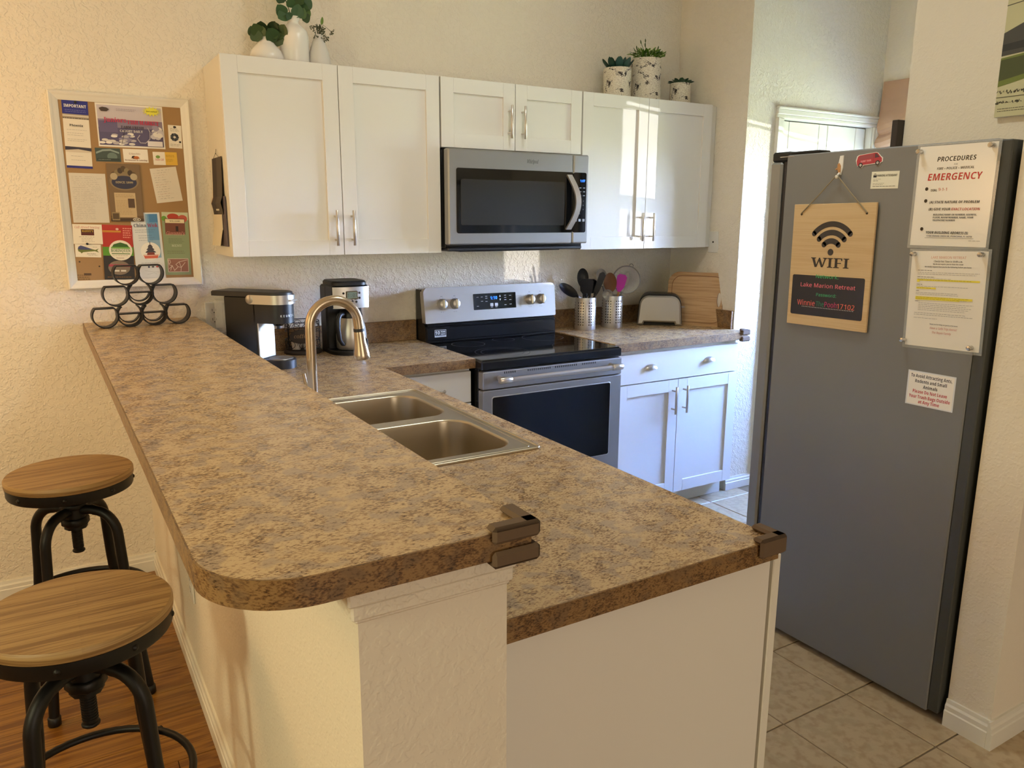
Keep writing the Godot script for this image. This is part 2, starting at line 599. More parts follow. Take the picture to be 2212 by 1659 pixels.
# ---------------------------------------------------------------- the scene
func _ready() -> void:
	rng.seed = 20240607
	# --- camera
	var cam := Camera3D.new()
	cam.name = "camera"
	var yaw := 0.54241185
	var pitch := -0.21049291
	var roll := -0.00440854
	var fw := Vector3(sin(yaw) * cos(pitch), sin(pitch), -cos(yaw) * cos(pitch))
	var rt := Vector3(cos(yaw), 0, sin(yaw))
	var upv := rt.cross(fw)
	var rx := rt * cos(roll) - upv * sin(roll)
	var ry := rt * sin(roll) + upv * cos(roll)
	cam.transform = Transform3D(Basis(rx, ry, -fw), Vector3(-0.60061324, 1.52219841, 3.53570235))
	cam.fov = rad_to_deg(2.0 * atan(1659.0 / 2.0 / 1681.3112))
	cam.near = 0.02
	add_child(cam)
	cam.current = true
	# --- sky and exposure
	var we := WorldEnvironment.new()
	we.name = "world"
	var env := Environment.new()
	var sky := Sky.new()
	var sm := ProceduralSkyMaterial.new()
	sm.sky_top_color = Color(0.45, 0.62, 0.95)
	sm.sky_horizon_color = Color(0.8, 0.88, 1.0)
	sm.ground_horizon_color = Color(0.62, 0.66, 0.62)
	sm.ground_bottom_color = Color(0.35, 0.38, 0.32)
	sm.sky_energy_multiplier = 3.0
	sm.ground_energy_multiplier = 3.0
	sky.sky_material = sm
	env.background_mode = Environment.BG_SKY
	env.background_energy_multiplier = 15.5
	env.sky = sky
	env.ambient_light_source = Environment.AMBIENT_SOURCE_DISABLED
	env.reflected_light_source = Environment.REFLECTION_SOURCE_SKY
	env.tonemap_mode = Environment.TONE_MAPPER_LINEAR
	env.tonemap_exposure = 1.0
	env.sdfgi_enabled = true
	env.ssao_enabled = true
	env.ssil_enabled = true
	we.environment = env
	add_child(we)
	# --- evening sun, thrown back almost level off the lake outside, through the hall window
	var sun := DirectionalLight3D.new()
	sun.name = "low_sun"
	var sd := Vector3(-1.57, 0.16, -1.0).normalized()
	sun.basis = Basis.looking_at(sd, Vector3.UP)
	sun.light_color = Color(1.0, 1.0, 1.0)
	sun.light_energy = 1.2
	sun.light_angular_distance = 0.25
	sun.shadow_enabled = true
	sun.sky_mode = DirectionalLight3D.SKY_MODE_LIGHT_ONLY
	add_child(sun)
	# --- added fill lights: one behind the camera, one at the kitchen ceiling
	area_light("rear_fill", Vector3(0.2, 1.45, 7.54), Vector3(0, 0, -1), Vector2(2.3, 1.7), Color(1.0, 0.938, 0.853), 4.6)
	area_light("kitchen_fill", Vector3(1.05, 2.985, 1.7), Vector3.DOWN, Vector2(0.32, 0.32), Color(0.96, 1.0, 0.985), 1.3)
	make_materials()
	lamps()
	shell()
	floors()
	trims()
	upper_cabinets()
	base_cabinets()
	worktops()
	appliances()
	refrigerator()
	sink_and_faucet()
	brewers()
	counter_things()
	cabinet_top_things()
	bar_things()
	pinboard()
	fridge_notes()
	hall_things()

func area_light(called: String, at: Vector3, dir: Vector3, size: Vector2, c: Color, e: float) -> void:
	var l := AreaLight3D.new()
	l.name = called
	l.basis = Basis.looking_at(dir, Vector3.UP)
	l.position = at
	l.area_size = size
	l.light_color = c
	l.light_energy = e
	l.area_range = 14.0
	l.area_attenuation = 2.0
	l.shadow_enabled = true
	add_child(l)

func lamps() -> void:
	# unseen globe lamps, out of view, placed to light left wall and half wall
	for q in [["unseen_lamp", Vector3(-1.55, 0, 0.72), 1.72, 0.78, Color(1.0, 0.775, 0.52), "unseen globe lamp out of view in the dining corner, lighting the left wall warmly"], ["unseen_lamp", Vector3(-2.0, 0, 2.75), 1.5, 1.4, Color(1.0, 0.99, 0.81), "unseen globe lamp out of view beside the dining area, lighting the half wall"]]:
		var p: Vector3 = q[1]
		var t := thing(q[0], q[5], "lamp", p)
		var m := MB.new()
		m.lathe([Vector2(0, 0), Vector2(0.14, 0), Vector2(0.14, 0.015), Vector2(0.02, 0.03), Vector2(0.011, 0.05), Vector2(0.011, q[2] - 0.1), Vector2(0, q[2] - 0.1)])
		obj("stand", m, mats.black_iron, t)
		m = MB.new()
		m.ball(Vector3(0, q[2], 0), Vector3(0.18, 0.18, 0.18))
		obj("lamp_globe", m, mats.lamp_glow, t)
		var l := OmniLight3D.new()
		l.name = "lamp_light"
		l.position = Vector3(0, q[2], 0)
		l.light_color = q[4]
		l.light_energy = q[3]
		l.light_size = 0.17
		l.omni_range = 14.0
		l.omni_attenuation = 2.0
		l.shadow_enabled = true
		t.add_child(l)

func shell() -> void:
	var h := 3.1
	struct("wall_north", "textured cream plaster wall behind the range and the corkboard", boxm(Vector3(-4.0, 0, -0.12), Vector3(2.63, h, 0)), mats.plaster)
	# block to the right of the range alcove with the hall door in it
	var m := MB.new()
	m.box(Vector3(2.63, 0, -0.12), Vector3(2.902, h, 0.53))
	m.box(Vector3(2.902, 2.055, -0.12), Vector3(3.672, h, 0.53))
	m.box(Vector3(3.672, 0, -0.12), Vector3(3.86, h, 0.53))
	m.box(Vector3(2.902, 0, -0.12), Vector3(3.672, 2.055, 0.3))
	struct("wall_northeast", "textured white plaster wall with the hall door at the right of the range alcove", m, mats.plaster)
	# east wall of the hall with its window
	m = MB.new()
	m.box(Vector3(3.73, 0, 0.53), Vector3(3.752, h, 0.62))
	m.box(Vector3(3.73, 0, 0.62), Vector3(3.752, 0.97, 1.447))
	m.box(Vector3(3.73, 1.917, 0.62), Vector3(3.752, h, 1.447))
	m.box(Vector3(3.73, 0, 1.447), Vector3(3.752, h, 2.4))
	struct("wall_east", "smooth cream hall wall with a window behind the refrigerator", m, mats.plaster_warm)
	struct("wall_alcove", "smooth cream wall beside the refrigerator with a canvas print", boxm(Vector3(2.5, 0, 1.5), Vector3(2.62, h, 2.41)), mats.plaster_warm)
	struct("wall_stub", "textured cream wall end at the right of the refrigerator", boxm(Vector3(1.65, 0, 2.4), Vector3(5.0, h, 2.528)), mats.plaster_soft)
	struct("wall_living", "cream living room wall", boxm(Vector3(5.0, 0, 2.4), Vector3(5.12, h, 7.72)), mats.plaster_warm)
	struct("wall_south", "cream living room wall behind the camera", boxm(Vector3(-4.12, 0, 7.6), Vector3(5.12, h, 7.72)), mats.plaster_warm)
	struct("wall_west", "cream dining room wall", boxm(Vector3(-4.12, 0, -0.12), Vector3(-4.0, h, 7.72)), mats.plaster_warm)
	struct("ceiling", "plain white ceiling", boxm(Vector3(-4.12, h, -0.12), Vector3(5.12, h + 0.12, 7.72)), mats.ceiling)
	# half wall under the bar
	struct("wall_peninsula", "textured cream half wall carrying the breakfast bar", boxm(Vector3(-0.29, 0, 0), Vector3(-0.062, 1.064, 2.63)), mats.plaster_soft)
	# windows
	var w := thing("window_1", "narrow white framed hall window behind the refrigerator", "", Vector3(3.74, 0.97, 0.62))
	w.set_meta("kind", "structure")
	m = world_mb(w)
	m.box(Vector3(3.731, 0.97, 1.235), Vector3(3.745, 1.917, 1.297), 0.002)
	m.box(Vector3(3.731, 1.389, 0.62), Vector3(3.745, 1.467, 1.447), 0.002)
	m.box(Vector3(3.733, 1.884, 0.62), Vector3(3.743, 1.9, 1.447), 0.001)
	obj("window_frame", m, mats.trim, w)
	m = world_mb(w)
	m.box(Vector3(3.747, 0.97, 0.62), Vector3(3.75, 1.917, 1.447))
	obj("pane", m, mats.window_glass, w)
	# added window behind the camera; its glowing shade backs the fill light
	w = thing("window_2", "added window behind the camera with a glowing shade for fill light", "", Vector3(0.2, 0.55, 7.58))
	w.set_meta("kind", "structure")
	m = world_mb(w)
	for q in [[-1.0, 0.55, 1.4, 0.6], [-1.0, 2.3, 1.4, 2.35], [-1.0, 0.55, -0.95, 2.35], [1.35, 0.55, 1.4, 2.35]]:
		m.box(Vector3(q[0], q[1], 7.575), Vector3(q[2], q[3], 7.6), 0.003)
	obj("window_frame", m, mats.trim, w)
	m = world_mb(w)
	m.box(Vector3(-0.95, 0.6, 7.588), Vector3(1.35, 2.3, 7.595))
	obj("added_glow_shade", m, mats.fill_panel_glow, w)
	# added ceiling panel, out of view, backing the kitchen fill light
	var cl := thing("added_ceiling_light", "added square fill light over the middle of the kitchen, out of view", "ceiling light", Vector3(1.05, 3.0, 1.7))
	m = world_mb(cl)
	m.box(Vector3(0.87, 3.03, 1.52), Vector3(1.23, 3.099, 1.88), 0.004)
	obj("housing", m, mats.trim, cl)
	m = world_mb(cl)
	m.box(Vector3(0.89, 3.0, 1.54), Vector3(1.21, 3.03, 1.86), 0.006)
	obj("diffuser", m, mats.fill_panel_glow, cl)
	# hall door with six panels, and its casing
	var d := thing("door_1", "white panelled hall door seen above the refrigerator", "", Vector3(2.902, 0, 0.49))
	d.set_meta("kind", "structure")
	m = world_mb(d)
	m.box(Vector3(2.907, 0.005, 0.45), Vector3(3.667, 2.045, 0.482), 0.002)
	for px in [[2.907, 3.0], [3.25, 3.325], [3.575, 3.667]]:
		m.box(Vector3(px[0], 0.005, 0.482), Vector3(px[1], 2.045, 0.49), 0.004)
	for py in [[0.005, 0.24], [0.8, 0.97], [1.5, 1.6], [1.9, 2.045]]:
		m.box(Vector3(3.0, py[0], 0.482), Vector3(3.25, py[1], 0.49), 0.004)
		m.box(Vector3(3.325, py[0], 0.482), Vector3(3.575, py[1], 0.49), 0.004)
	obj("door_leaf", m, mats.trim, d)
	for px in [[3.03, 3.22], [3.355, 3.545]]:
		for py in [[0.27, 0.77], [1.0, 1.47], [1.63, 1.87]]:
			m = world_mb(d)
			m.box(Vector3(px[0], py[0], 0.482), Vector3(px[1], py[1], 0.488), 0.005)
			obj("panel", m, mats.trim, d)

func casing(m: MB, a: Vector3, b: Vector3, inn: Vector3) -> void:
	# stepped casing strip from a to b, profile grows from the inner edge outward
	var f := Vector3(0, 0, 1)
	var o := -inn
	for s in [[0.0, 0.018, 0.012], [0.018, 0.045, 0.017], [0.045, 0.058, 0.022]]:
		var p: Vector3 = a + o * s[0]
		var q: Vector3 = b + o * s[1] + f * s[2]
		m.box(Vector3(minf(p.x, q.x), minf(p.y, q.y), minf(p.z, q.z)), Vector3(maxf(p.x, q.x), maxf(p.y, q.y), maxf(p.z, q.z)), 0.003)

func floors() -> void:
	# square kitchen tiles on a grout bed
	var fl := struct("floor", "square mottled tan ceramic tiles in the kitchen", boxm(Vector3(-0.17, -0.12, -0.12), Vector3(5.1, -0.004, 7.7)), mats.grout)
	var p := 0.302
	var variants := []
	for k in 3:
		var m := MB.new()
		m.box(Vector3(-p / 2 + 0.0025, -0.009, -p / 2 + 0.0025), Vector3(p / 2 - 0.0025, 0, p / 2 - 0.0025), 0.0022)
		variants.append(m.mesh())
	for i in range(-6, 9):
		for j in range(-8, 6):
			var x := 1.522 + p * (i + 0.5)
			var z := 2.147 + p * (j + 0.5)
			if x < 0.45 or z > 3.3 or x > 3.75 or z < 0.3:
				continue
			if x < 1.0 and z > 0.6 and z < 2.3 and x < 0.5:
				continue
			if x > 2.64 and z < 0.53 + 0.0:
				continue
			var tr := Transform3D(Basis(Vector3.UP, PI / 2 * (absi(i * 3 + j * 7) % 4)), Vector3(x, -0.0005 * ((i + j * 2) & 1), z))
			share("tile", variants[absi(i + 2 * j) % 3], mats.tile, fl, tr)
	var m2 := MB.new()
	for i in range(-6, 12):
		for j in range(-8, 19):
			var x := 1.522 + p * (i + 0.5)
			var z := 2.147 + p * (j + 0.5)
			if z > 3.3 and x > -0.1 and x < 5.0 and z < 7.5:
				m2.box(Vector3(x - p / 2 + 0.0025, -0.009, z - p / 2 + 0.0025), Vector3(x + p / 2 - 0.0025, 0, z + p / 2 - 0.0025), 0.0022)
	var far := obj("tiles_beyond", m2, mats.tile, fl)
	far.set_meta("kind", "stuff")
	# wood-look planks in the dining area
	var fw := struct("floor_dining", "glossy warm brown wood planks under the bar stools", boxm(Vector3(-4.1, -0.12, -0.12), Vector3(-0.17, -0.006, 7.7)), mats.gap)
	for j in 25:
		var z0 := 0.0 + 0.125 * j
		var off := fmod(j * 0.437, 1.2)
		var x := -4.0 - off
		while x < -0.172:
			var x1 := minf(x + 1.2, -0.171)
			var x0 := maxf(x, -4.0)
			if x1 > x0 + 0.02 and x1 > -2.2:
				var b := MB.new()
				b.box(Vector3(x0 + 0.0008, -0.01, z0 + 0.0008), Vector3(x1 - 0.0008, 0.0, z0 + 0.1242), 0.0012)
				obj("plank", b, mats.plank, fw)
			x += 1.2
	m2 = MB.new()
	m2.box(Vector3(-4.0, -0.01, 3.126), Vector3(-0.171, 0, 7.6))
	m2.box(Vector3(-4.0, -0.01, 0), Vector3(-2.8, -0.001, 3.125))
	obj("planks_beyond", m2, mats.plank, fw).set_meta("kind", "stuff")

func baseboard(called: String, label: String, a: Vector3, b: Vector3, out: Vector3, h := 0.083) -> void:
	# a moulded board from a to b (floor line on the wall face), thickness towards out
	var m := MB.new()
	var along := (b - a)
	var l := along.length()
	var pr := PackedVector2Array([Vector2(0, 0), Vector2(0.015, 0), Vector2(0.015, h * 0.58), Vector2(0.012, h * 0.62), Vector2(0.012, h * 0.78), Vector2(0.008, h * 0.86), Vector2(0.006, h), Vector2(0, h)])
	m.xf = Transform3D(Basis(out, Vector3.UP, out.cross(Vector3.UP)), a)
	var s := signf(out.cross(Vector3.UP).dot(along))
	m.prism(pr, 0.0, l * s, 0.0, false)
	struct(called, label, m, mats.trim)

func trims() -> void:
	var m := MB.new()
	casing(m, Vector3(2.902, 0, 0.53), Vector3(2.902, 2.05, 0.53), Vector3(1, 0, 0))
	casing(m, Vector3(2.844, 2.05, 0.53), Vector3(3.73, 2.05, 0.53), Vector3(0, -1, 0))
	casing(m, Vector3(3.672, 0, 0.53), Vector3(3.672, 2.05, 0.53), Vector3(-1, 0, 0))
	m.box(Vector3(2.902, 0, 0.49), Vector3(2.908, 2.055, 0.53))
	m.box(Vector3(3.666, 0, 0.49), Vector3(3.672, 2.055, 0.53))
	m.box(Vector3(2.902, 2.048, 0.49), Vector3(3.672, 2.056, 0.53))
	struct("trim_1", "white moulded casing round the hall door", m, mats.trim)
	baseboard("baseboard_north", "white moulded baseboard along the dining wall", Vector3(-4.0, 0, 0), Vector3(-0.29, 0, 0), Vector3(0, 0, 1))
	baseboard("baseboard_peninsula", "white moulded baseboard along the half wall behind the bar stools", Vector3(-0.29, 0, 0.0), Vector3(-0.29, 0, 2.63), Vector3(-1, 0, 0))
	baseboard("baseboard_northeast", "white moulded baseboard on the wall beside the right base cabinet", Vector3(2.63, 0, 0.53), Vector3(2.85, 0, 0.53), Vector3(0, 0, 1), 0.072)
	var h := 0.088
	for q in [["baseboard_stub", "white moulded baseboard across the wall end beside the refrigerator", Vector3(1.65, 0, 2.4), Vector3(1.65, 0, 2.5275), Vector3(-1, 0, 0)], ["baseboard_living", "white moulded baseboard on the living room side of the wall end", Vector3(1.635, 0, 2.528), Vector3(4.98, 0, 2.528), Vector3(0, 0, 1)]]:
		baseboard(q[0], q[1], q[2], q[3], q[4], h)
	# moulding under the bar top, wrapped round the half wall
	m = MB.new()
	for s in [[1.0, 1.034, 0.006], [1.007, 1.03, 0.012], [1.03, 1.0635, 0.018]]:
		m.box(Vector3(-0.29 - s[2], s[0], 0.001), Vector3(-0.062 + s[2] * 0.4, s[1], 2.63 + s[2]), 0.003)
	struct("trim_2", "white painted moulding directly under the breakfast bar top", m, mats.plaster)

# ---------------------------------------------------------------- cabinets
func shaker(m: MB, x0: float, y0: float, x1: float, y1: float, z0: float, z1: float, fr := 0.062) -> void:
	m.box(Vector3(x0, y0, z0), Vector3(x0 + fr, y1, z1), 0.0008)
	m.box(Vector3(x1 - fr, y0, z0), Vector3(x1, y1, z1), 0.0008)
	m.box(Vector3(x0 + fr + 0.0001, y0, z0), Vector3(x1 - fr - 0.0001, y0 + fr, z1 - 0.0001), 0.0006)
	m.box(Vector3(x0 + fr + 0.0001, y1 - fr, z0), Vector3(x1 - fr - 0.0001, y1, z1 - 0.0001), 0.0006)

func door_part(t: Node3D, x0: float, y0: float, x1: float, y1: float, z0: float, z1: float, hx: float, hy: float, fr := 0.062) -> void:
	var m := world_mb(t)
	shaker(m, x0, y0, x1, y1, z0, z1, fr)
	var d := obj("door", m, mats.cabinet, t)
	m = world_mb(t)
	m.box(Vector3(x0 + fr - 0.002, y0 + fr - 0.002, z0 + 0.002), Vector3(x1 - fr + 0.002, y1 - fr + 0.002, z1 - 0.009))
	obj("panel", m, mats.cabinet, d)
	m = world_mb(t)
	m.cyl(Vector3(hx, hy - 0.072, z1 + 0.032), Vector3(hx, hy + 0.072, z1 + 0.032), 0.006, 14, 0.0008)
	for s in [-0.048, 0.048]:
		m.cyl(Vector3(hx, hy + s, z1 - 0.0005), Vector3(hx, hy + s, z1 + 0.03), 0.0045, 10)
	obj("handle", m, mats.pull, d)

func upper_cabinets() -> void:
	var yb := 1.3655
	var yt := 2.1177
	var ym := 1.8239
	for q in [
		["white upper shaker cabinet at the left above the coffee makers", XL, 0.963, yb, [0.5075], 0.072],
		["short white upper cabinet directly above the microwave", 0.963, 1.7244, ym, [1.3445], 0.05],
		["white upper shaker cabinet at the right above the toaster", 1.7244, 2.6, yb, [2.14], 0.07]]:
		var x0: float = q[1]
		var x1: float = q[2]
		var y0: float = q[3]
		var t := thing("upper_cabinet", q[0], "cabinet", Vector3((x0 + x1) / 2, y0, 0.0))
		var m := world_mb(t)
		m.box(Vector3(x0 + 0.0005, y0, 0.001), Vector3(x1 - 0.0005, yt - 0.002, 0.303), 0.001)
		if x1 > 2.5:
			m.box(Vector3(2.592, y0 + 0.002, 0.2), Vector3(2.628, yt - 0.002, 0.31), 0.001)
		obj("body", m, mats.cabinet_box, t)
		var xm: float = q[4][0]
		var dx0 := x0 + 0.0035
		var dx1 := x1 - 0.0045
		if x1 > 2.5:
			dx1 = 2.583
		if x0 < 0.1:
			dx0 = x0 + 0.001
		var hy := y0 + 0.112
		if y0 > 1.5:
			hy = y0 + 0.125
		door_part(t, dx0, y0 + 0.001, xm - 0.0015, yt, 0.306, 0.3275, xm - 0.036, hy)
		door_part(t, xm + 0.0015, y0 + 0.001, dx1, yt, 0.306, 0.3275, xm + 0.036, hy)
	# wall calendar hanging on the left cabinet's side
	var c := thing("wall_calendar", "hanging wall calendar with a dark sunset photo on the side of the left upper cabinet", "calendar", Vector3(XL - 0.0005, 1.405, 0.1))
	var m := MB.new()
	var prof := [[1.752, 0.003], [1.66, 0.006], [1.6, 0.009], [1.575, 0.018], [1.55, 0.012], [1.53, 0.01]]
	for k in range(prof.size() - 1):
		for qd in [0.0, 0.003]:
			var a: float = XL - prof[k][1] - qd * 0.3
			var b: float = XL - prof[k + 1][1] - qd * 0.3
			var zz := [0.06 + qd * 4.0, 0.235 + qd * 6.0]
			m.col = lin(Color(0.2, 0.16, 0.14)) if qd > 0 else lin([Color(0.36, 0.3, 0.25), Color(0.5, 0.36, 0.2), Color(0.72, 0.5, 0.22), Color(0.42, 0.28, 0.16), Color(0.3, 0.25, 0.2)][k])
			for s in 2:
				var z0: float = zz[0] if s == 0 else lerpf(zz[0], zz[1], 0.45)
				var z1: float = lerpf(zz[0], zz[1], 0.45) if s == 0 else zz[1]
				if s == 1:
					m.col = lin(Color(0.3, 0.26, 0.22))
				m.xf = c.transform.affine_inverse()
				m.quad(Vector3(a, prof[k][0], z0), Vector3(a, prof[k][0], z1), Vector3(b, prof[k + 1][0], z1), Vector3(b, prof[k + 1][0], z0), Vector3(-1, 0, 0))
				m.quad(Vector3(a + 0.0008, prof[k][0], z0), Vector3(a + 0.0008, prof[k][0], z1), Vector3(b + 0.0008, prof[k + 1][0], z1), Vector3(b + 0.0008, prof[k + 1][0], z0), Vector3(1, 0, 0))
	m.col = lin(Color(0.8, 0.78, 0.7))
	m.quad(Vector3(XL - 0.0145, 1.566, 0.13), Vector3(XL - 0.0145, 1.566, 0.19), Vector3(XL - 0.0128, 1.545, 0.19), Vector3(XL - 0.0128, 1.545, 0.13), Vector3(-1, 0, 0))
	obj("photo_page", m, mats.print, c)
	m = world_mb(c)
	m.col = lin(Color(0.86, 0.82, 0.72))
	m.box(Vector3(XL - 0.012, 1.47, 0.05), Vector3(XL - 0.01, 1.53, 0.225))
	m.quad(Vector3(XL - 0.012, 1.47, 0.05), Vector3(XL - 0.012, 1.47, 0.225), Vector3(XL - 0.022, 1.405, 0.21), Vector3(XL - 0.022, 1.405, 0.04), Vector3(-1, 0, 0))
	m.quad(Vector3(XL - 0.0112, 1.47, 0.05), Vector3(XL - 0.0112, 1.47, 0.225), Vector3(XL - 0.021, 1.405, 0.21), Vector3(XL - 0.021, 1.405, 0.04), Vector3(1, 0, 0))
	obj("date_page", m, mats.print, c)
	m = world_mb(c)
	m.col = lin(Color(0.36, 0.32, 0.34))
	m.box(Vector3(XL - 0.008, 1.405, 0.06), Vector3(XL - 0.002, 1.6, 0.275), 0.001)
	obj("backing", m, mats.print, c)
	m = world_mb(c)
	m.tube([Vector3(XL - 0.004, 1.752, 0.1), Vector3(XL - 0.004, 1.77, 0.15), Vector3(XL - 0.004, 1.752, 0.2)], 0.0008, 6)
	m.tube([Vector3(XL - 0.004, 1.765, 0.15), Vector3(XL - 0.002, 1.785, 0.155)], 0.0008, 6)
	obj("wire_hanger", m, mats.black_iron, c)

func cup_pull(t: Node3D, par: Node3D, x: float, y: float, z: float) -> void:
	# half-dome bin pull, open below
	var m := world_mb(t)
	var rows := []
	var k := 14
	for i in 7:
		var a := PI / 2 * i / 6.0
		var row := []
		for j in k + 1:
			var b := PI * j / k
			row.append([Vector3(x + cos(b) * sin(a) * 0.043 , y + sin(b) * sin(a) * 0.026, z + cos(a) * 0.024), Vector3(cos(b) * sin(a) / 0.043, sin(b) * sin(a) / 0.026, cos(a) / 0.024).normalized()])
		rows.append(row)
	for i in 6:
		for j in k:
			var a = rows[i][j]
			var b = rows[i][j + 1]
			var c = rows[i + 1][j + 1]
			var d = rows[i + 1][j]
			m.quadn(a[0], b[0], c[0], d[0], a[1], b[1], c[1], d[1])
			m.quadn(a[0] - a[1] * 0.002, b[0] - b[1] * 0.002, c[0] - c[1] * 0.002, d[0] - d[1] * 0.002, -a[1], -b[1], -c[1], -d[1])
	obj("handle", m, mats.pull, par)

func base_cabinets() -> void:
	# right of the range
	var t := thing("base_cabinet", "white base cabinet with one wide drawer and two doors right of the range", "cabinet", Vector3(2.178, 0, 0.3))
	var m := world_mb(t)
	m.box(Vector3(1.762, 0.095, 0.02), Vector3(2.592, YC - 0.04, 0.588), 0.001)
	m.box(Vector3(1.762, 0.0, 0.02), Vector3(2.592, 0.095, 0.535), 0.001)
	obj("body", m, mats.cabinet_box, t)
	m = world_mb(t)
	m.box(Vector3(1.766, 0.716, 0.589), Vector3(2.59, 0.866, 0.61), 0.0016)
	var d := obj("drawer", m, mats.cabinet, t)
	cup_pull(t, d, 1.975, 0.782, 0.61)
	cup_pull(t, d, 2.375, 0.786, 0.61)
	door_part(t, 1.766, 0.096, 2.1645, 0.711, 0.589, 0.61, 2.128, 0.607)
	door_part(t, 2.1675, 0.096, 2.59, 0.711, 0.589, 0.61, 2.204, 0.607)
	# left of the range
	t = thing("base_cabinet", "white base cabinet with a drawer between the sink counter and the range", "cabinet", Vector3(0.5, 0, 0.3))
	m = world_mb(t)
	m.box(Vector3(-0.058, 0.095, 0.02), Vector3(0.958, YC - 0.04, 0.588), 0.001)
	m.box(Vector3(0.56, 0.0, 0.02), Vector3(0.958, 0.095, 0.535), 0.001)
	obj("body", m, mats.cabinet_box, t)
	m = world_mb(t)
	m.box(Vector3(0.6, 0.735, 0.589), Vector3(0.955, 0.872, 0.61), 0.0016)
	d = obj("drawer", m, mats.cabinet, t)
	m = world_mb(t)
	var hp := []
	for i in 13:
		var a := PI * i / 12.0
		hp.append(Vector3(0.78 - cos(a) * 0.048, 0.797, 0.608 + sin(a) * 0.034))
	m.tube(hp, 0.005, 10)
	obj("handle", m, mats.pull, d)
	m = world_mb(t)
	shaker(m, 0.6, 0.1, 0.955, 0.73, 0.589, 0.61)
	m.box(Vector3(0.66, 0.16, 0.591), Vector3(0.9, 0.67, 0.601))
	obj("door", m, mats.cabinet, t)
	# peninsula
	t = thing("base_cabinet", "white peninsula base cabinet under the sink with a plain end panel", "cabinet", Vector3(0.25, 0, 1.6))
	m = world_mb(t)
	m.box(Vector3(-0.058, 0.095, 0.59), Vector3(0.53, 0.7, 2.578), 0.001)
	m.box(Vector3(-0.058, 0.7, 2.0), Vector3(0.53, YC - 0.04, 2.578), 0.001)
	m.box(Vector3(0.51, 0.7, 0.62), Vector3(0.53, YC - 0.04, 2.0), 0.001)
	m.box(Vector3(-0.058, 0.0, 0.64), Vector3(0.46, 0.095, 2.578), 0.001)
	obj("body", m, mats.cabinet_box, t)
	m = world_mb(t)
	m.box(Vector3(-0.0615, 0.0, 2.578), Vector3(0.556, YC - 0.0405, 2.592), 0.0015)
	obj("end_panel", m, mats.cabinet, t)
	m = world_mb(t)
	m.box(Vector3(0.5635, 0.0, 2.566), Vector3(0.584, YC - 0.046, 2.594), 0.002)
	m.box(Vector3(0.5315, 0.0, 2.556), Vector3(0.5635, YC - 0.05, 2.577), 0.001)
	obj("corner_strip", m, mats.trim, t)
	for k in 4:
		var z0 := 0.66 + 0.475 * k
		m = world_mb(t)
		m.xf = m.xf * Transform3D(Basis(Vector3(0, 0, -1), Vector3.UP, Vector3(1, 0, 0)), Vector3(0.5305, 0, z0 + 0.47))
		shaker(m, 0.0, 0.1, 0.47, 0.87, 0.0, 0.018)
		m.box(Vector3(0.06, 0.16, 0.001), Vector3(0.41, 0.81, 0.009))
		obj("door", m, mats.cabinet, t)

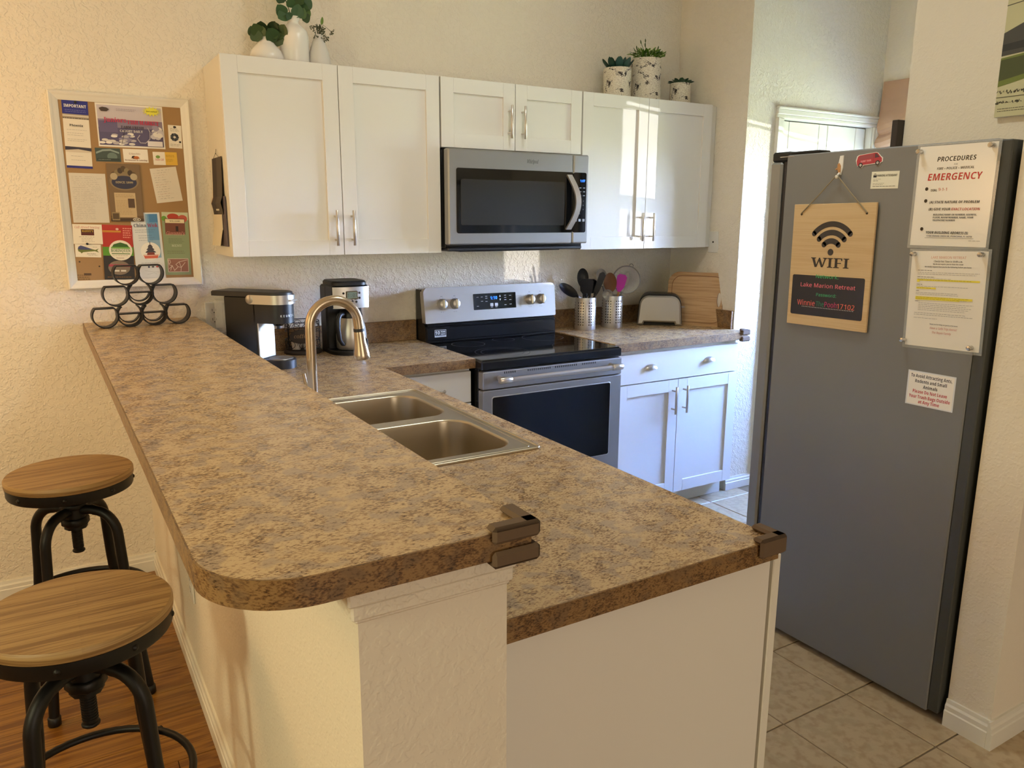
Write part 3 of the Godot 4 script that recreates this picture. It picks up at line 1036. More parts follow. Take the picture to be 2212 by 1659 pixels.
func worktops() -> void:
	# L-shaped worktop with a hole for the sink
	var y0 := YC - 0.04
	var t := thing("worktop", "L-shaped brown stone-look laminate worktop of the sink peninsula and back corner", "worktop", Vector3(0.25, y0, 1.2))
	var m := world_mb(t)
	m.box(Vector3(-0.0615, y0, 0.001), Vector3(0.9655, YC, 0.63), 0.0)
	m.box(Vector3(-0.0615, y0, 0.63), Vector3(0.548, YC, 1.11), 0.0)
	m.box(Vector3(-0.0615, y0, 1.86), Vector3(0.548, YC, 2.611), 0.0)
	m.box(Vector3(-0.0615, y0, 1.11), Vector3(0.05, YC, 1.86), 0.0)
	m.box(Vector3(0.458, y0, 1.11), Vector3(0.548, YC, 1.86), 0.0)
	obj("surface", m, mats.laminate, t)
	m = world_mb(t)
	m.box(Vector3(-0.0615, y0 - 0.001, 2.611), Vector3(0.5505, YC - 0.0006, 2.6135), 0.0004)
	m.box(Vector3(0.548, y0 - 0.001, 0.6325), Vector3(0.5505, YC - 0.0006, 2.611), 0.0004)
	m.box(Vector3(0.5505, y0 - 0.001, 0.63), Vector3(0.9655, YC - 0.0006, 0.6325), 0.0004)
	obj("edge_band", m, mats.laminate_edge, t)
	m = world_mb(t)
	m.box(Vector3(-0.06, YC, 0.001), Vector3(0.9655, YC + 0.1, 0.02), 0.002)
	obj("backsplash", m, mats.laminate_edge, t)
	# right of the range
	t = thing("worktop", "short brown laminate worktop right of the range with toaster and utensils on it", "worktop", Vector3(2.16, y0, 0.32))
	m = world_mb(t)
	m.box(Vector3(1.7284, y0, 0.001), Vector3(2.6295, YC, 0.63), 0.0)
	obj("surface", m, mats.laminate, t)
	m = world_mb(t)
	m.box(Vector3(1.7284, y0 - 0.001, 0.63), Vector3(2.6295, YC - 0.0006, 0.6325), 0.0004)
	obj("edge_band", m, mats.laminate_edge, t)
	m = world_mb(t)
	m.box(Vector3(1.7284, YC, 0.001), Vector3(2.6295, YC + 0.1, 0.02), 0.002)
	m.box(Vector3(2.611, YC, 0.0205), Vector3(2.6295, YC + 0.1, 0.525), 0.002)
	obj("backsplash", m, mats.laminate_edge, t)
	# bar top with one rounded corner
	t = thing("breakfast_bar", "long raised brown laminate breakfast bar top with a rounded front corner", "bar", Vector3(-0.26, YB - 0.0385, 1.34))
	m = world_mb(t)
	var poly := PackedVector2Array([Vector2(-0.473, -0.001), Vector2(-0.05, -0.001), Vector2(-0.05, -2.674)])
	for i in 13:
		var a := PI * 1.5 - PI / 2 * i / 12.0
		poly.append(Vector2(-0.473 + 0.125 + cos(a) * 0.125, -2.674 + 0.125 + sin(a) * 0.125))
	m.xf = m.xf * Transform3D(Basis(Vector3(1, 0, 0), Vector3(0, 0, -1), Vector3(0, 1, 0)), Vector3.ZERO)
	m.prism(poly, YB - 0.0385, YB)
	obj("surface", m, mats.laminate, t)
	m = world_mb(t)
	var pts := [Vector3(-0.4745, YB - 0.0199, 0.002)]
	for i in range(poly.size() - 1, 2, -1):
		pts.append(Vector3(poly[i].x, YB - 0.0199, -poly[i].y))
	# the band stands 1 mm proud and 0.6 mm below the top
	for i in pts.size():
		var q: Vector3 = pts[i]
		if i > 0:
			var cc := Vector3(-0.348, q.y, 2.549)
			pts[i] = q + (q - cc).normalized() * 0.0013
	pts.append(Vector3(-0.05, YB - 0.0199, 2.6753))
	m.band(pts, Vector3.UP, 0.0385, 0.0025)
	obj("edge_band", m, mats.laminate_edge, t)
	# foam corner guards
	for q in [
		["brown foam corner guard on the top edge of the breakfast bar's inner corner", Vector3(-0.05, YB, 2.676), 1.0, 0.066, 0.0],
		["brown foam corner guard stuck under the other on the breakfast bar's inner corner", Vector3(-0.05, YB - 0.0385, 2.676), -1.0, 0.066, 0.0],
		["brown foam corner guard on the near corner of the sink peninsula worktop", Vector3(0.5505, YC, 2.6135), 1.0, 0.06, 0.0],
		["upper small brown foam guard on the worktop corner beside the refrigerator", Vector3(2.6295, YC, 0.6325), 1.0, 0.05, 0.0],
		["lower small brown foam guard on the worktop corner beside the refrigerator", Vector3(2.6295, YC - 0.04, 0.6325), -1.0, 0.05, 0.0]]:
		var c: Vector3 = q[1]
		var s: float = q[2]
		var l: float = q[3]
		m = MB.new()
		var tt := 0.011
		var dn := 0.027 if c.z < 2.63 else 0.014
		if c.x > 2.0:
			dn = 0.0165
		var o := 0.0006
		for b in [
			[Vector3(-l, -s * dn, o), Vector3(tt, s * tt, tt)],
			[Vector3(o, -s * dn, -l), Vector3(tt, s * tt, tt)],
			[Vector3(-l, s * o, -0.016), Vector3(tt, s * tt, tt)],
			[Vector3(-0.016, s * o, -l), Vector3(tt, s * tt, tt)]]:
			var a: Vector3 = b[0]
			var e: Vector3 = b[1]
			m.box(Vector3(minf(a.x, e.x), minf(a.y, e.y), minf(a.z, e.z)), Vector3(maxf(a.x, e.x), maxf(a.y, e.y), maxf(a.z, e.z)), 0.0055)
		tag(obj("corner_guard", m, mats.foam_brown, self, c), q[0], "corner guard", "foam corner guards on the worktops")

# ---------------------------------------------------------------- appliances
func appliances() -> void:
	microwave()
	stove()

func microwave() -> void:
	var x0 := 0.966
	var x1 := 1.7235
	var y0 := 1.401
	var y1 := 1.8175
	var zf := 0.392
	var t := thing("microwave", "stainless over-the-range microwave with a dark window under the short cabinet", "microwave", Vector3(1.345, y0, 0.0))
	var m := world_mb(t)
	m.box(Vector3(x0 + 0.003, y0 - 0.012, 0.02), Vector3(x1 - 0.003, y1 + 0.002, 0.3), 0.002)
	m.box(Vector3(x0 + 0.003, y0 - 0.012, 0.3), Vector3(x1 - 0.003, y1 - 0.002, 0.345), 0.002)
	obj("body", m, mats.black_enamel, t)
	m = world_mb(t)
	m.box(Vector3(x0 + 0.01, y0 - 0.028, 0.03), Vector3(x1 - 0.01, y0 - 0.011, 0.36), 0.004)
	m.box(Vector3(x0 + 0.1, y0 - 0.034, 0.08), Vector3(x1 - 0.1, y0 - 0.027, 0.3), 0.003)
	obj("vent_base", m, mats.charcoal, t)
	# door frame and control side in stainless
	var xs := 1.632
	m = world_mb(t)
	m.box(Vector3(x0, y0, 0.346), Vector3(xs - 0.0012, y1, zf), 0.006)
	var d := obj("door", m, mats.steel_dark, t)
	m = world_mb(t)
	m.box(Vector3(xs + 0.0012, y0, 0.346), Vector3(x1, y1, zf), 0.006)
	var cp := obj("control_column", m, mats.steel_dark, t)
	# black glass across the door and control panel
	m = world_mb(t)
	m.prism(rrect(1.004, y0 + 0.052, xs - 0.0015, y1 - 0.082, 0.01), zf - 0.004, zf + 0.0015, 0.001)
	obj("door_glass", m, mats.black_gloss, d)
	m = world_mb(t)
	var poly := rrect(1.026, y0 + 0.087, 1.582, y1 - 0.129, 0.008)
	m.prism(poly, zf, zf + 0.0026, 0.001)
	obj("window", m, mats.micro_glass, d)
	m = world_mb(t)
	m.prism(rrect(xs + 0.0015, y0 + 0.052, x1 - 0.014, y1 - 0.082, 0.01), zf - 0.004, zf + 0.0015, 0.001)
	var pan := obj("control_panel", m, mats.black_gloss, cp)
	# bowed handle
	m = world_mb(t)
	var pts := []
	for i in 17:
		var u := i / 16.0
		pts.append(Vector3(1.604 + sin(PI * u) * 0.03, lerpf(y0 + 0.068, y1 - 0.096, u), zf + 0.004 + sin(PI * u) * 0.038))
	m.band(pts, Vector3(1, 0, 0), 0.03, 0.009)
	obj("handle", m, mats.pull, d)
	# display digits, key legends, maker's name
	m = world_mb(t)
	m.text("1:07", Vector3(1.686, y1 - 0.121, zf + 0.0019), 0.011, 1)
	obj("display_digits", m, mats.blue_digits, cp)
	m = world_mb(t)
	m.col = lin(Color(0.6, 0.62, 0.64))
	for r in 4:
		for c in 3:
			m.text(["1", "2", "3", "4", "5", "6", "7", "8", "9", "", "0", ""][r * 3 + c], Vector3(1.652 + c * 0.02, y1 - 0.215 - r * 0.02, zf + 0.0019), 0.006)
	for r in 3:
		for c in 3:
			m.box(Vector3(1.645 + c * 0.022, y1 - 0.155 - r * 0.018, zf + 0.0014), Vector3(1.657 + c * 0.022, y1 - 0.152 - r * 0.018, zf + 0.0018))
	for c in 3:
		m.box(Vector3(1.643 + c * 0.023, y1 - 0.312, zf + 0.0014), Vector3(1.656 + c * 0.023, y1 - 0.3, zf + 0.0018))
	obj("key_legends", m, mats.print, cp)
	m = world_mb(t)
	m.col = lin(Color(0.1, 0.1, 0.1))
	m.text("Whirlpool", Vector3(1.4, y1 - 0.042, zf + 0.0006), 0.016, 4, 0, 0.062, 0.25)
	obj("maker_name", m, mats.print, d)

func stove() -> void:
	var x0 := 0.9685
	var x1 := 1.7255
	var t := thing("range", "stainless freestanding electric range with a black glass cooktop", "range", Vector3(1.347, 0, 0.35))
	var m := world_mb(t)
	m.box(Vector3(x0 + 0.004, 0.02, 0.03), Vector3(x1 - 0.004, 0.895, 0.645), 0.003)
	obj("body", m, mats.black_enamel, t)
	# cooktop: rim and glass
	m = world_mb(t)
	m.box(Vector3(x0 - 0.002, 0.882, 0.1), Vector3(x1 + 0.002, 0.9215, 0.684), 0.006)
	var ct := obj("cooktop", m, mats.black_enamel, t)
	m = world_mb(t)
	m.box(Vector3(x0 + 0.004, 0.918, 0.11), Vector3(x1 - 0.004, 0.9265, 0.672), 0.003)
	obj("glass_top", m, mats.black_gloss, ct)
	for b in [[1.16, 0.53, 0.125], [1.16, 0.53, 0.098], [1.13, 0.255, 0.08], [1.54, 0.53, 0.09], [1.56, 0.25, 0.105], [1.35, 0.215, 0.055]]:
		m = world_mb(t)
		m.col = lin(Color(0.22, 0.22, 0.23))
		var k := 56
		for i in k:
			var a := TAU * i / k
			var e := TAU * (i + 1) / k
			var o := Vector3(b[0], 0.92675, b[1])
			var p := Vector3(cos(a), 0, sin(a))
			var q := Vector3(cos(e), 0, sin(e))
			var r: float = b[2]
			m.quad(o + p * (r - 0.0008), o + q * (r - 0.0008), o + q * (r + 0.0008), o + p * (r + 0.0008), Vector3.UP)
		obj("burner_outline", m, mats.print, ct)
	# backguard
	m = world_mb(t)
	var side := PackedVector2Array([Vector2(0.0, 0.9), Vector2(0.11, 0.9), Vector2(0.105, 1.0), Vector2(0.085, 1.02), Vector2(0.075, 1.17), Vector2(0.055, 1.178), Vector2(0.0, 1.178)])
	m.xf = m.xf * Transform3D(Basis(Vector3(0, 0, 1), Vector3.UP, Vector3(-1, 0, 0)), Vector3(x1 - 0.001, 0, 0.012))
	m.prism(side, 0.0, x1 - x0 - 0.002, 0.0, false)
	var bg := obj("backguard", m, mats.black_enamel, t)
	# slanted stainless console with rounded shoulders
	m = world_mb(t)
	var tilt := Transform3D(Basis(Vector3.RIGHT, -0.12), Vector3(0, 1.016, 0.105))
	m.xf = m.xf * tilt
	var cpoly := PackedVector2Array()
	for q in [[x1 - 0.024, 0.146, 0.0, 0.026], [x0 + 0.024, 0.146, PI / 2, 0.026], [x0 + 0.008, 0.008, PI, 0.008], [x1 - 0.008, 0.008, PI * 1.5, 0.008]]:
		for i in 7:
			var a: float = q[2] + PI / 2 * i / 6.0
			cpoly.append(Vector2(q[0] + cos(a) * q[3], q[1] + sin(a) * q[3]))
	m.prism(cpoly, -0.02, 0.018, 0.009)
	var con := obj("console", m, mats.steel, t)
	m = world_mb(t)
	m.xf = m.xf * tilt
	m.prism(rrect(1.236, 0.052, 1.484, 0.132, 0.003, 2), 0.01, 0.0192, 0.0008)
	obj("display_panel", m, mats.black_gloss, con)
	m = world_mb(t)
	m.xf = m.xf * tilt
	m.text("1:10", Vector3(1.353, 0.108, 0.0196), 0.015, 1)
	obj("display_digits", m, mats.blue_digits, con)
	m = world_mb(t)
	m.xf = m.xf * tilt
	m.col = lin(Color(0.75, 0.76, 0.78))
	for p in [[1.26, 0.115], [1.285, 0.115], [1.31, 0.118], [1.31, 0.108], [1.285, 0.094], [1.31, 0.092], [1.26, 0.07], [1.42, 0.118], [1.42, 0.107], [1.42, 0.096], [1.45, 0.116], [1.45, 0.095], [1.45, 0.072], [1.42, 0.07], [1.34, 0.062], [1.366, 0.062]]:
		m.box(Vector3(p[0] - 0.006, p[1] - 0.0012, 0.0191), Vector3(p[0] + 0.006, p[1] + 0.0012, 0.0195))
	for x in [1.34, 1.367]:
		m.prism(rrect(x - 0.009, 0.066, x + 0.009, 0.082, 0.003, 2), 0.0191, 0.0194)
	m.prism(PackedVector2Array([Vector2(1.385, 0.112), Vector2(1.395, 0.112), Vector2(1.39, 0.122)]), 0.0191, 0.0195)
	m.prism(PackedVector2Array([Vector2(1.385, 0.102), Vector2(1.395, 0.102), Vector2(1.39, 0.092)]), 0.0191, 0.0195)
	m.col = lin(Color(0.12, 0.12, 0.12))
	for x in [1.062, 1.132, 1.568, 1.635]:
		m.text("OFF", Vector3(x, 0.128, 0.0184), 0.005)
		m.text("HI   LO", Vector3(x, 0.052, 0.0184), 0.004)
		for i in 9:
			var a := -0.6 + i * 0.5
			m.box(Vector3(x + cos(a) * 0.031 - 0.001, 0.09 + sin(a) * 0.031 - 0.001, 0.018), Vector3(x + cos(a) * 0.031 + 0.001, 0.09 + sin(a) * 0.031 + 0.001, 0.0184))
	obj("legends", m, mats.print, con)
	for x in [1.062, 1.132, 1.568, 1.635]:
		m = world_mb(t)
		m.xf = m.xf * tilt
		m.lathe([Vector2(0, 0.0), Vector2(0.027, 0.0), Vector2(0.025, 0.006), Vector2(0.0225, 0.009), Vector2(0.021, 0.022), Vector2(0.018, 0.026), Vector2(0, 0.026)], Vector3(x, 0.09, 0.018), Vector3(0, 0, 1), 28)
		var kn := obj("knob", m, mats.steel, con)
		m = world_mb(t)
		m.xf = m.xf * tilt
		m.box(Vector3(x - 0.0065, 0.065, 0.036), Vector3(x + 0.0065, 0.115, 0.056), 0.005)
		obj("grip", m, mats.steel, kn)
	# vent lip, badge and trim below the console
	m = world_mb(t)
	m.box(Vector3(x0 + 0.012, 1.001, 0.1), Vector3(x1 - 0.012, 1.014, 0.122), 0.003)
	m.box(Vector3(x0 + 0.004, 0.932, 0.1), Vector3(x1 - 0.006, 0.998, 0.126), 0.004)
	obj("lower_panel", m, mats.black_enamel, bg)
	m = world_mb(t)
	m.xf = m.xf * Transform3D(Basis.IDENTITY, Vector3(1.045, 0.968, 0.1264))
	m.col = lin(Color(0.82, 0.84, 0.86))
	m.box(Vector3(-0.031, -0.018, 0.0), Vector3(0.031, 0.018, 0.0004))
	m.col = lin(Color(0.08, 0.1, 0.16))
	m.box(Vector3(-0.029, -0.0105, 0.0), Vector3(0.029, 0.016, 0.0006))
	m.col = lin(Color(0.9, 0.92, 0.94))
	m.text("10", Vector3(-0.016, 0.003, 0.0008), 0.017, 1)
	m.text("YEAR", Vector3(0.013, 0.0075, 0.0008), 0.008, 1, 0, 0.025)
	m.text("PARTS", Vector3(0.013, -0.004, 0.0008), 0.006, 1, 0, 0.025)
	m.col = lin(Color(0.2, 0.22, 0.28))
	m.box(Vector3(-0.027, -0.0155, 0.0), Vector3(0.027, -0.0135, 0.0006))
	obj("badge", m, mats.print, bg)
	# vent panel and oven door
	m = world_mb(t)
	m.box(Vector3(x0 + 0.002, 0.798, 0.646), Vector3(x1 - 0.002, 0.876, 0.69), 0.004)
	var up := obj("vent_panel", m, mats.steel_dark, t)
	m = world_mb(t)
	m.col = lin(Color(0.03, 0.03, 0.03))
	for q in [[1.075, 6], [1.195, 12], [1.34, 12], [1.49, 8]]:
		for i in q[1]:
			m.box(Vector3(q[0] + i * 0.0105, 0.862, 0.688), Vector3(q[0] + i * 0.0105 + 0.0045, 0.871, 0.6904))
	obj("vent_slots", m, mats.print, up)
	m = world_mb(t)
	m.box(Vector3(x0 + 0.002, 0.29, 0.646), Vector3(x1 - 0.002, 0.794, 0.69), 0.004)
	var dr := obj("oven_door", m, mats.steel_dark, t)
	m = world_mb(t)
	m.prism(rrect(1.012, 0.408, 1.66, 0.766, 0.012), 0.685, 0.6915, 0.0015)
	obj("trim_ring", m, mats.steel, dr)
	m = world_mb(t)
	m.prism(rrect(1.0155, 0.4115, 1.6565, 0.7625, 0.01), 0.688, 0.692, 0.001)
	obj("window", m, mats.oven_glass, dr)
	m = world_mb(t)
	m.cyl(Vector3(1.075, 0.846, 0.744), Vector3(1.63, 0.846, 0.744), 0.0115, 20)
	for e in [[1.02, 1.08], [1.625, 1.683]]:
		m.cyl(Vector3(e[0], 0.846, 0.744), Vector3(e[1], 0.846, 0.744), 0.0145, 20, 0.002)
		m.cyl(Vector3((e[0] + e[1]) / 2, 0.846, 0.744), Vector3((e[0] + e[1]) / 2, 0.846, 0.685), 0.011, 16)
	obj("handle", m, mats.pull, dr)
	m = world_mb(t)
	m.box(Vector3(x0 + 0.002, 0.085, 0.646), Vector3(x1 - 0.002, 0.285, 0.69), 0.004)
	obj("storage_drawer", m, mats.steel_dark, t)
	for x in [x0 + 0.05, x1 - 0.05]:
		for z in [0.08, 0.6]:
			m = world_mb(t)
			m.cyl(Vector3(x, 0, z), Vector3(x, 0.021, z), 0.015, 10)
			obj("foot", m, mats.black_plastic, t)

func refrigerator() -> void:
	var z0 := 1.655
	var z1 := 2.352
	var x1 := XF + 0.76
	var y1 := 1.735
	var t := thing("refrigerator", "tall grey refrigerator with notes on its side at the right", "refrigerator", Vector3(2.0, 0, 2.0))
	var m := world_mb(t)
	m.box(Vector3(XF, 0.022, z0), Vector3(x1, y1, z1), 0.004)
	obj("cabinet_body", m, mats.fridge_paint, t)
	m = world_mb(t)
	m.box(Vector3(XF + 0.003, 0.03, z1), Vector3(x1 - 0.003, y1 - 0.004, z1 + 0.034), 0.003)
	obj("back_panel", m, mats.back_cover, t)
	# gasket and doors: freezer below? side-by-side doors facing the range
	m = world_mb(t)
	m.box(Vector3(XF + 0.01, 0.06, z0 - 0.018), Vector3(x1 - 0.01, y1 - 0.012, z0), 0.002)
	obj("gasket", m, mats.charcoal, t)
	for q in [[XF, XF + 0.325], [XF + 0.331, x1]]:
		m = world_mb(t)
		m.box(Vector3(q[0] - 0.001, 0.06, z0 - 0.068), Vector3(q[1], y1 - 0.022, z0 - 0.018), 0.007)
		var d := obj("door", m, mats.fridge_door, t)
		m = world_mb(t)
		var hx: float = XF + 0.29 if q[0] < XF + 0.1 else XF + 0.366
		m.tube([Vector3(hx, 0.7, z0 - 0.067), Vector3(hx, 0.7, z0 - 0.11), Vector3(hx, 1.5, z0 - 0.11), Vector3(hx, 1.5, z0 - 0.067)], 0.01, 10)
		obj("handle", m, mats.pull, d)
	m = world_mb(t)
	m.box(Vector3(XF + 0.002, y1 - 0.021, z0 - 0.066), Vector3(XF + 0.075, y1 + 0.012, z0 + 0.012), 0.006)
	m.box(Vector3(XF + 0.002, y1 - 0.001, z0 + 0.008), Vector3(XF + 0.06, y1 + 0.0095, z0 + 0.13), 0.004)
	obj("hinge_cover", m, mats.black_plastic, t)
	m = world_mb(t)
	m.box(Vector3(XF + 0.02, y1 - 0.001, z0 + 0.02), Vector3(XF + 0.035, y1 + 0.004, z0 + 0.06), 0.001)
	m.box(Vector3(XF - 0.0005, y1 - 0.008, z0 - 0.03), Vector3(XF + 0.02, y1 - 0.004, z0 + 0.03), 0.001)
	obj("hinge_plate", m, mats.chrome, t)
	for z in [z0 + 0.05, z1 - 0.05]:
		for x in [XF + 0.06, x1 - 0.06]:
			m = world_mb(t)
			m.cyl(Vector3(x, 0, z), Vector3(x, 0.023, z), 0.02, 12)
			obj("foot", m, mats.black_plastic, t)

# ---------------------------------------------------------------- sink and tap
func rr_loop(x0: float, z0: float, x1: float, z1: float, r: float, y: float, k := 8) -> Array:
	var l := []
	for q in rrect(x0, z0, x1, z1, r, k):
		l.append(Vector3(q.x, y, q.y))
	return l

func sink_and_faucet() -> void:
	var X0 := 0.012
	var X1 := 0.483
	var Z0 := 1.078
	var Z1 := 1.892
	var yr := YC + 0.0035
	var t := thing("sink", "double-bowl stainless steel drop-in sink in the peninsula worktop", "sink", Vector3(0.25, YC, 1.485))
	var bowls := [[0.085, 1.135, 0.44, 1.452, 0.07], [0.085, 1.505, 0.44, 1.845, 0.07]]
	var m := world_mb(t)
	var zm := (1.452 + 1.505) / 2.0
	for bi in 2:
		var b = bowls[bi]
		var lo := Vector2(X0, Z0 if bi == 0 else zm)
		var hi := Vector2(X1, zm if bi == 0 else Z1)
		var c := Vector2((b[0] + b[2]) / 2, (b[1] + b[3]) / 2)
		var loop := rr_loop(b[0], b[1], b[2], b[3], b[4], yr)
		# rim plate: bowl edge out to the sink outline, through the outline's own corners
		var out := []
		var ang := []
		for q in loop:
			var d := Vector2(q.x, q.z) - c
			var s := minf(((hi.x if d.x > 0 else lo.x) - c.x) / d.x if absf(d.x) > 1e-6 else 1e9, ((hi.y if d.y > 0 else lo.y) - c.y) / d.y if absf(d.y) > 1e-6 else 1e9)
			out.append(c + d * s)
		for cr in [Vector2(lo.x, lo.y), Vector2(hi.x, lo.y), Vector2(hi.x, hi.y), Vector2(lo.x, hi.y)]:
			var best := 0
			for i in out.size():
				if out[i].distance_to(cr) < out[best].distance_to(cr):
					best = i
			out[best] = cr
		for i in loop.size():
			var j := (i + 1) % loop.size()
			m.quad(loop[i], loop[j], Vector3(out[j].x, yr, out[j].y), Vector3(out[i].x, yr, out[i].y), Vector3.UP)
		# bowl: rolled lip, walls, rounded floor
		var loops := []
		for s in [[0.0, 0.0, 0.0], [0.003, -0.0015, 0.0], [0.006, -0.006, 0.0], [0.009, -0.06, 0.0], [0.014, -0.15, -0.004], [0.022, -0.172, -0.01], [0.04, -0.185, -0.02], [0.12, -0.19, -0.03]]:
			loops.append(rr_loop(b[0] + s[0], b[1] + s[0], b[2] - s[0], b[3] - s[0], maxf(b[4] + s[2], 0.02), yr + s[1]))
		var bm := world_mb(t)
		bm.loft(loops, true)
		var fl = loops[loops.size() - 1]
		var ce := Vector3(c.x, yr - 0.191, c.y)
		for i in fl.size():
			bm.ftri(ce, fl[i], fl[(i + 1) % fl.size()], Vector3.UP)
		# outside of the bowl, a little thicker
		var o2 := []
		for s in [[-0.002, -0.004], [0.005, -0.06], [0.01, -0.15], [0.036, -0.19]]:
			o2.append(rr_loop(b[0] + s[0], b[1] + s[0], b[2] - s[0], b[3] - s[0], b[4], yr + s[1]))
		bm.loft(o2, false, false, true)
		var bo := obj("bowl", bm, mats.sink_steel, t)
		var dm := world_mb(t)
		dm.lathe([Vector2(0.045, 0.0), Vector2(0.043, 0.003), Vector2(0.036, 0.002), Vector2(0.032, -0.004), Vector2(0, -0.004)], ce + Vector3(0, 0.0005, 0), Vector3.UP, 28)
		obj("drain", dm, mats.chrome, bo)
	# raised outer bead
	for e in [[Vector3(X0, 0, Z0), Vector3(X1, 0, Z0)], [Vector3(X1, 0, Z0), Vector3(X1, 0, Z1)], [Vector3(X1, 0, Z1), Vector3(X0, 0, Z1)], [Vector3(X0, 0, Z1), Vector3(X0, 0, Z0)]]:
		pass
	obj("rim", m, mats.sink_steel, t)
	m = world_mb(t)
	var bead := []
	for q in rrect(X0 + 0.002, Z0 + 0.002, X1 - 0.002, Z1 - 0.002, 0.018, 6):
		bead.append(Vector3(q.x, yr - 0.0012, q.y))
	m.tube(bead, 0.0042, 8, true)
	bead = []
	for q in rrect(X0 + 0.024, Z0 + 0.02, X1 - 0.02, Z1 - 0.02, 0.02, 6):
		bead.append(Vector3(q.x, yr - 0.0006, q.y))
	m.tube(bead, 0.0016, 6, true)
	obj("rolled_edge", m, mats.sink_steel, t)
	# gooseneck tap
	var f := thing("faucet", "brushed nickel gooseneck pull-down faucet standing behind the sink", "faucet", Vector3(0.05, yr, 1.325))
	m = world_mb(f)
	var pts := [Vector3(0.05, yr + 0.03, 1.325), Vector3(0.05, 1.1, 1.325), Vector3(0.051, 1.2, 1.325)]
	pts.append_array(arc(Vector3(0.1235, 1.212, 1.325), Vector3.RIGHT, Vector3.UP, 0.0725, PI - 0.1, 0.02, 24))
	pts.append(Vector3(0.198, 1.195, 1.325))
	m.tube(pts, 0.0148, 20)
	obj("spout", m, mats.nickel, f)
	m = world_mb(f)
	m.lathe([Vector2(0, 0), Vector2(0.029, 0), Vector2(0.029, 0.004), Vector2(0.025, 0.008), Vector2(0.0225, 0.06), Vector2(0.02, 0.075), Vector2(0.0148, 0.085)], Vector3(0.05, yr, 1.325), Vector3.UP, 28)
	obj("body", m, mats.nickel, f)
	m = world_mb(f)
	m.box(Vector3(0.022, yr, 1.2), Vector3(0.078, yr + 0.004, 1.45), 0.0015)
	obj("deck_plate", m, mats.nickel, f)
	m = world_mb(f)
	m.cyl(Vector3(0.197, 1.197, 1.325), Vector3(0.1975, 1.188, 1.325), 0.0162, 20)
	var sp := obj("collar", m, mats.charcoal, f)
	m = world_mb(f)
	m.lathe([Vector2(0, 0), Vector2(0.0155, 0), Vector2(0.0165, 0.01), Vector2(0.0175, 0.03), Vector2(0.024, 0.068), Vector2(0.0255, 0.078), Vector2(0.0235, 0.084), Vector2(0, 0.084)], Vector3(0.1975, 1.188, 1.325), Vector3(0.085, -1, 0.0), 28)
	var hd := obj("spray_head", m, mats.nickel, f)
	m = world_mb(f)
	m.box(Vector3(0.2155, 1.128, 1.318), Vector3(0.2235, 1.166, 1.332), 0.003)
	obj("spray_button", m, mats.charcoal, hd)
	m = world_mb(f)
	m.tube([Vector3(0.05, yr + 0.05, 1.305), Vector3(0.05, yr + 0.052, 1.285)], 0.011, 14)
	m.tube([Vector3(0.05, yr + 0.055, 1.283), Vector3(0.05, yr + 0.085, 1.262), Vector3(0.05, yr + 0.125, 1.237)], [0.0065, 0.0075, 0.0055], 12)
	obj("lever", m, mats.nickel, f)

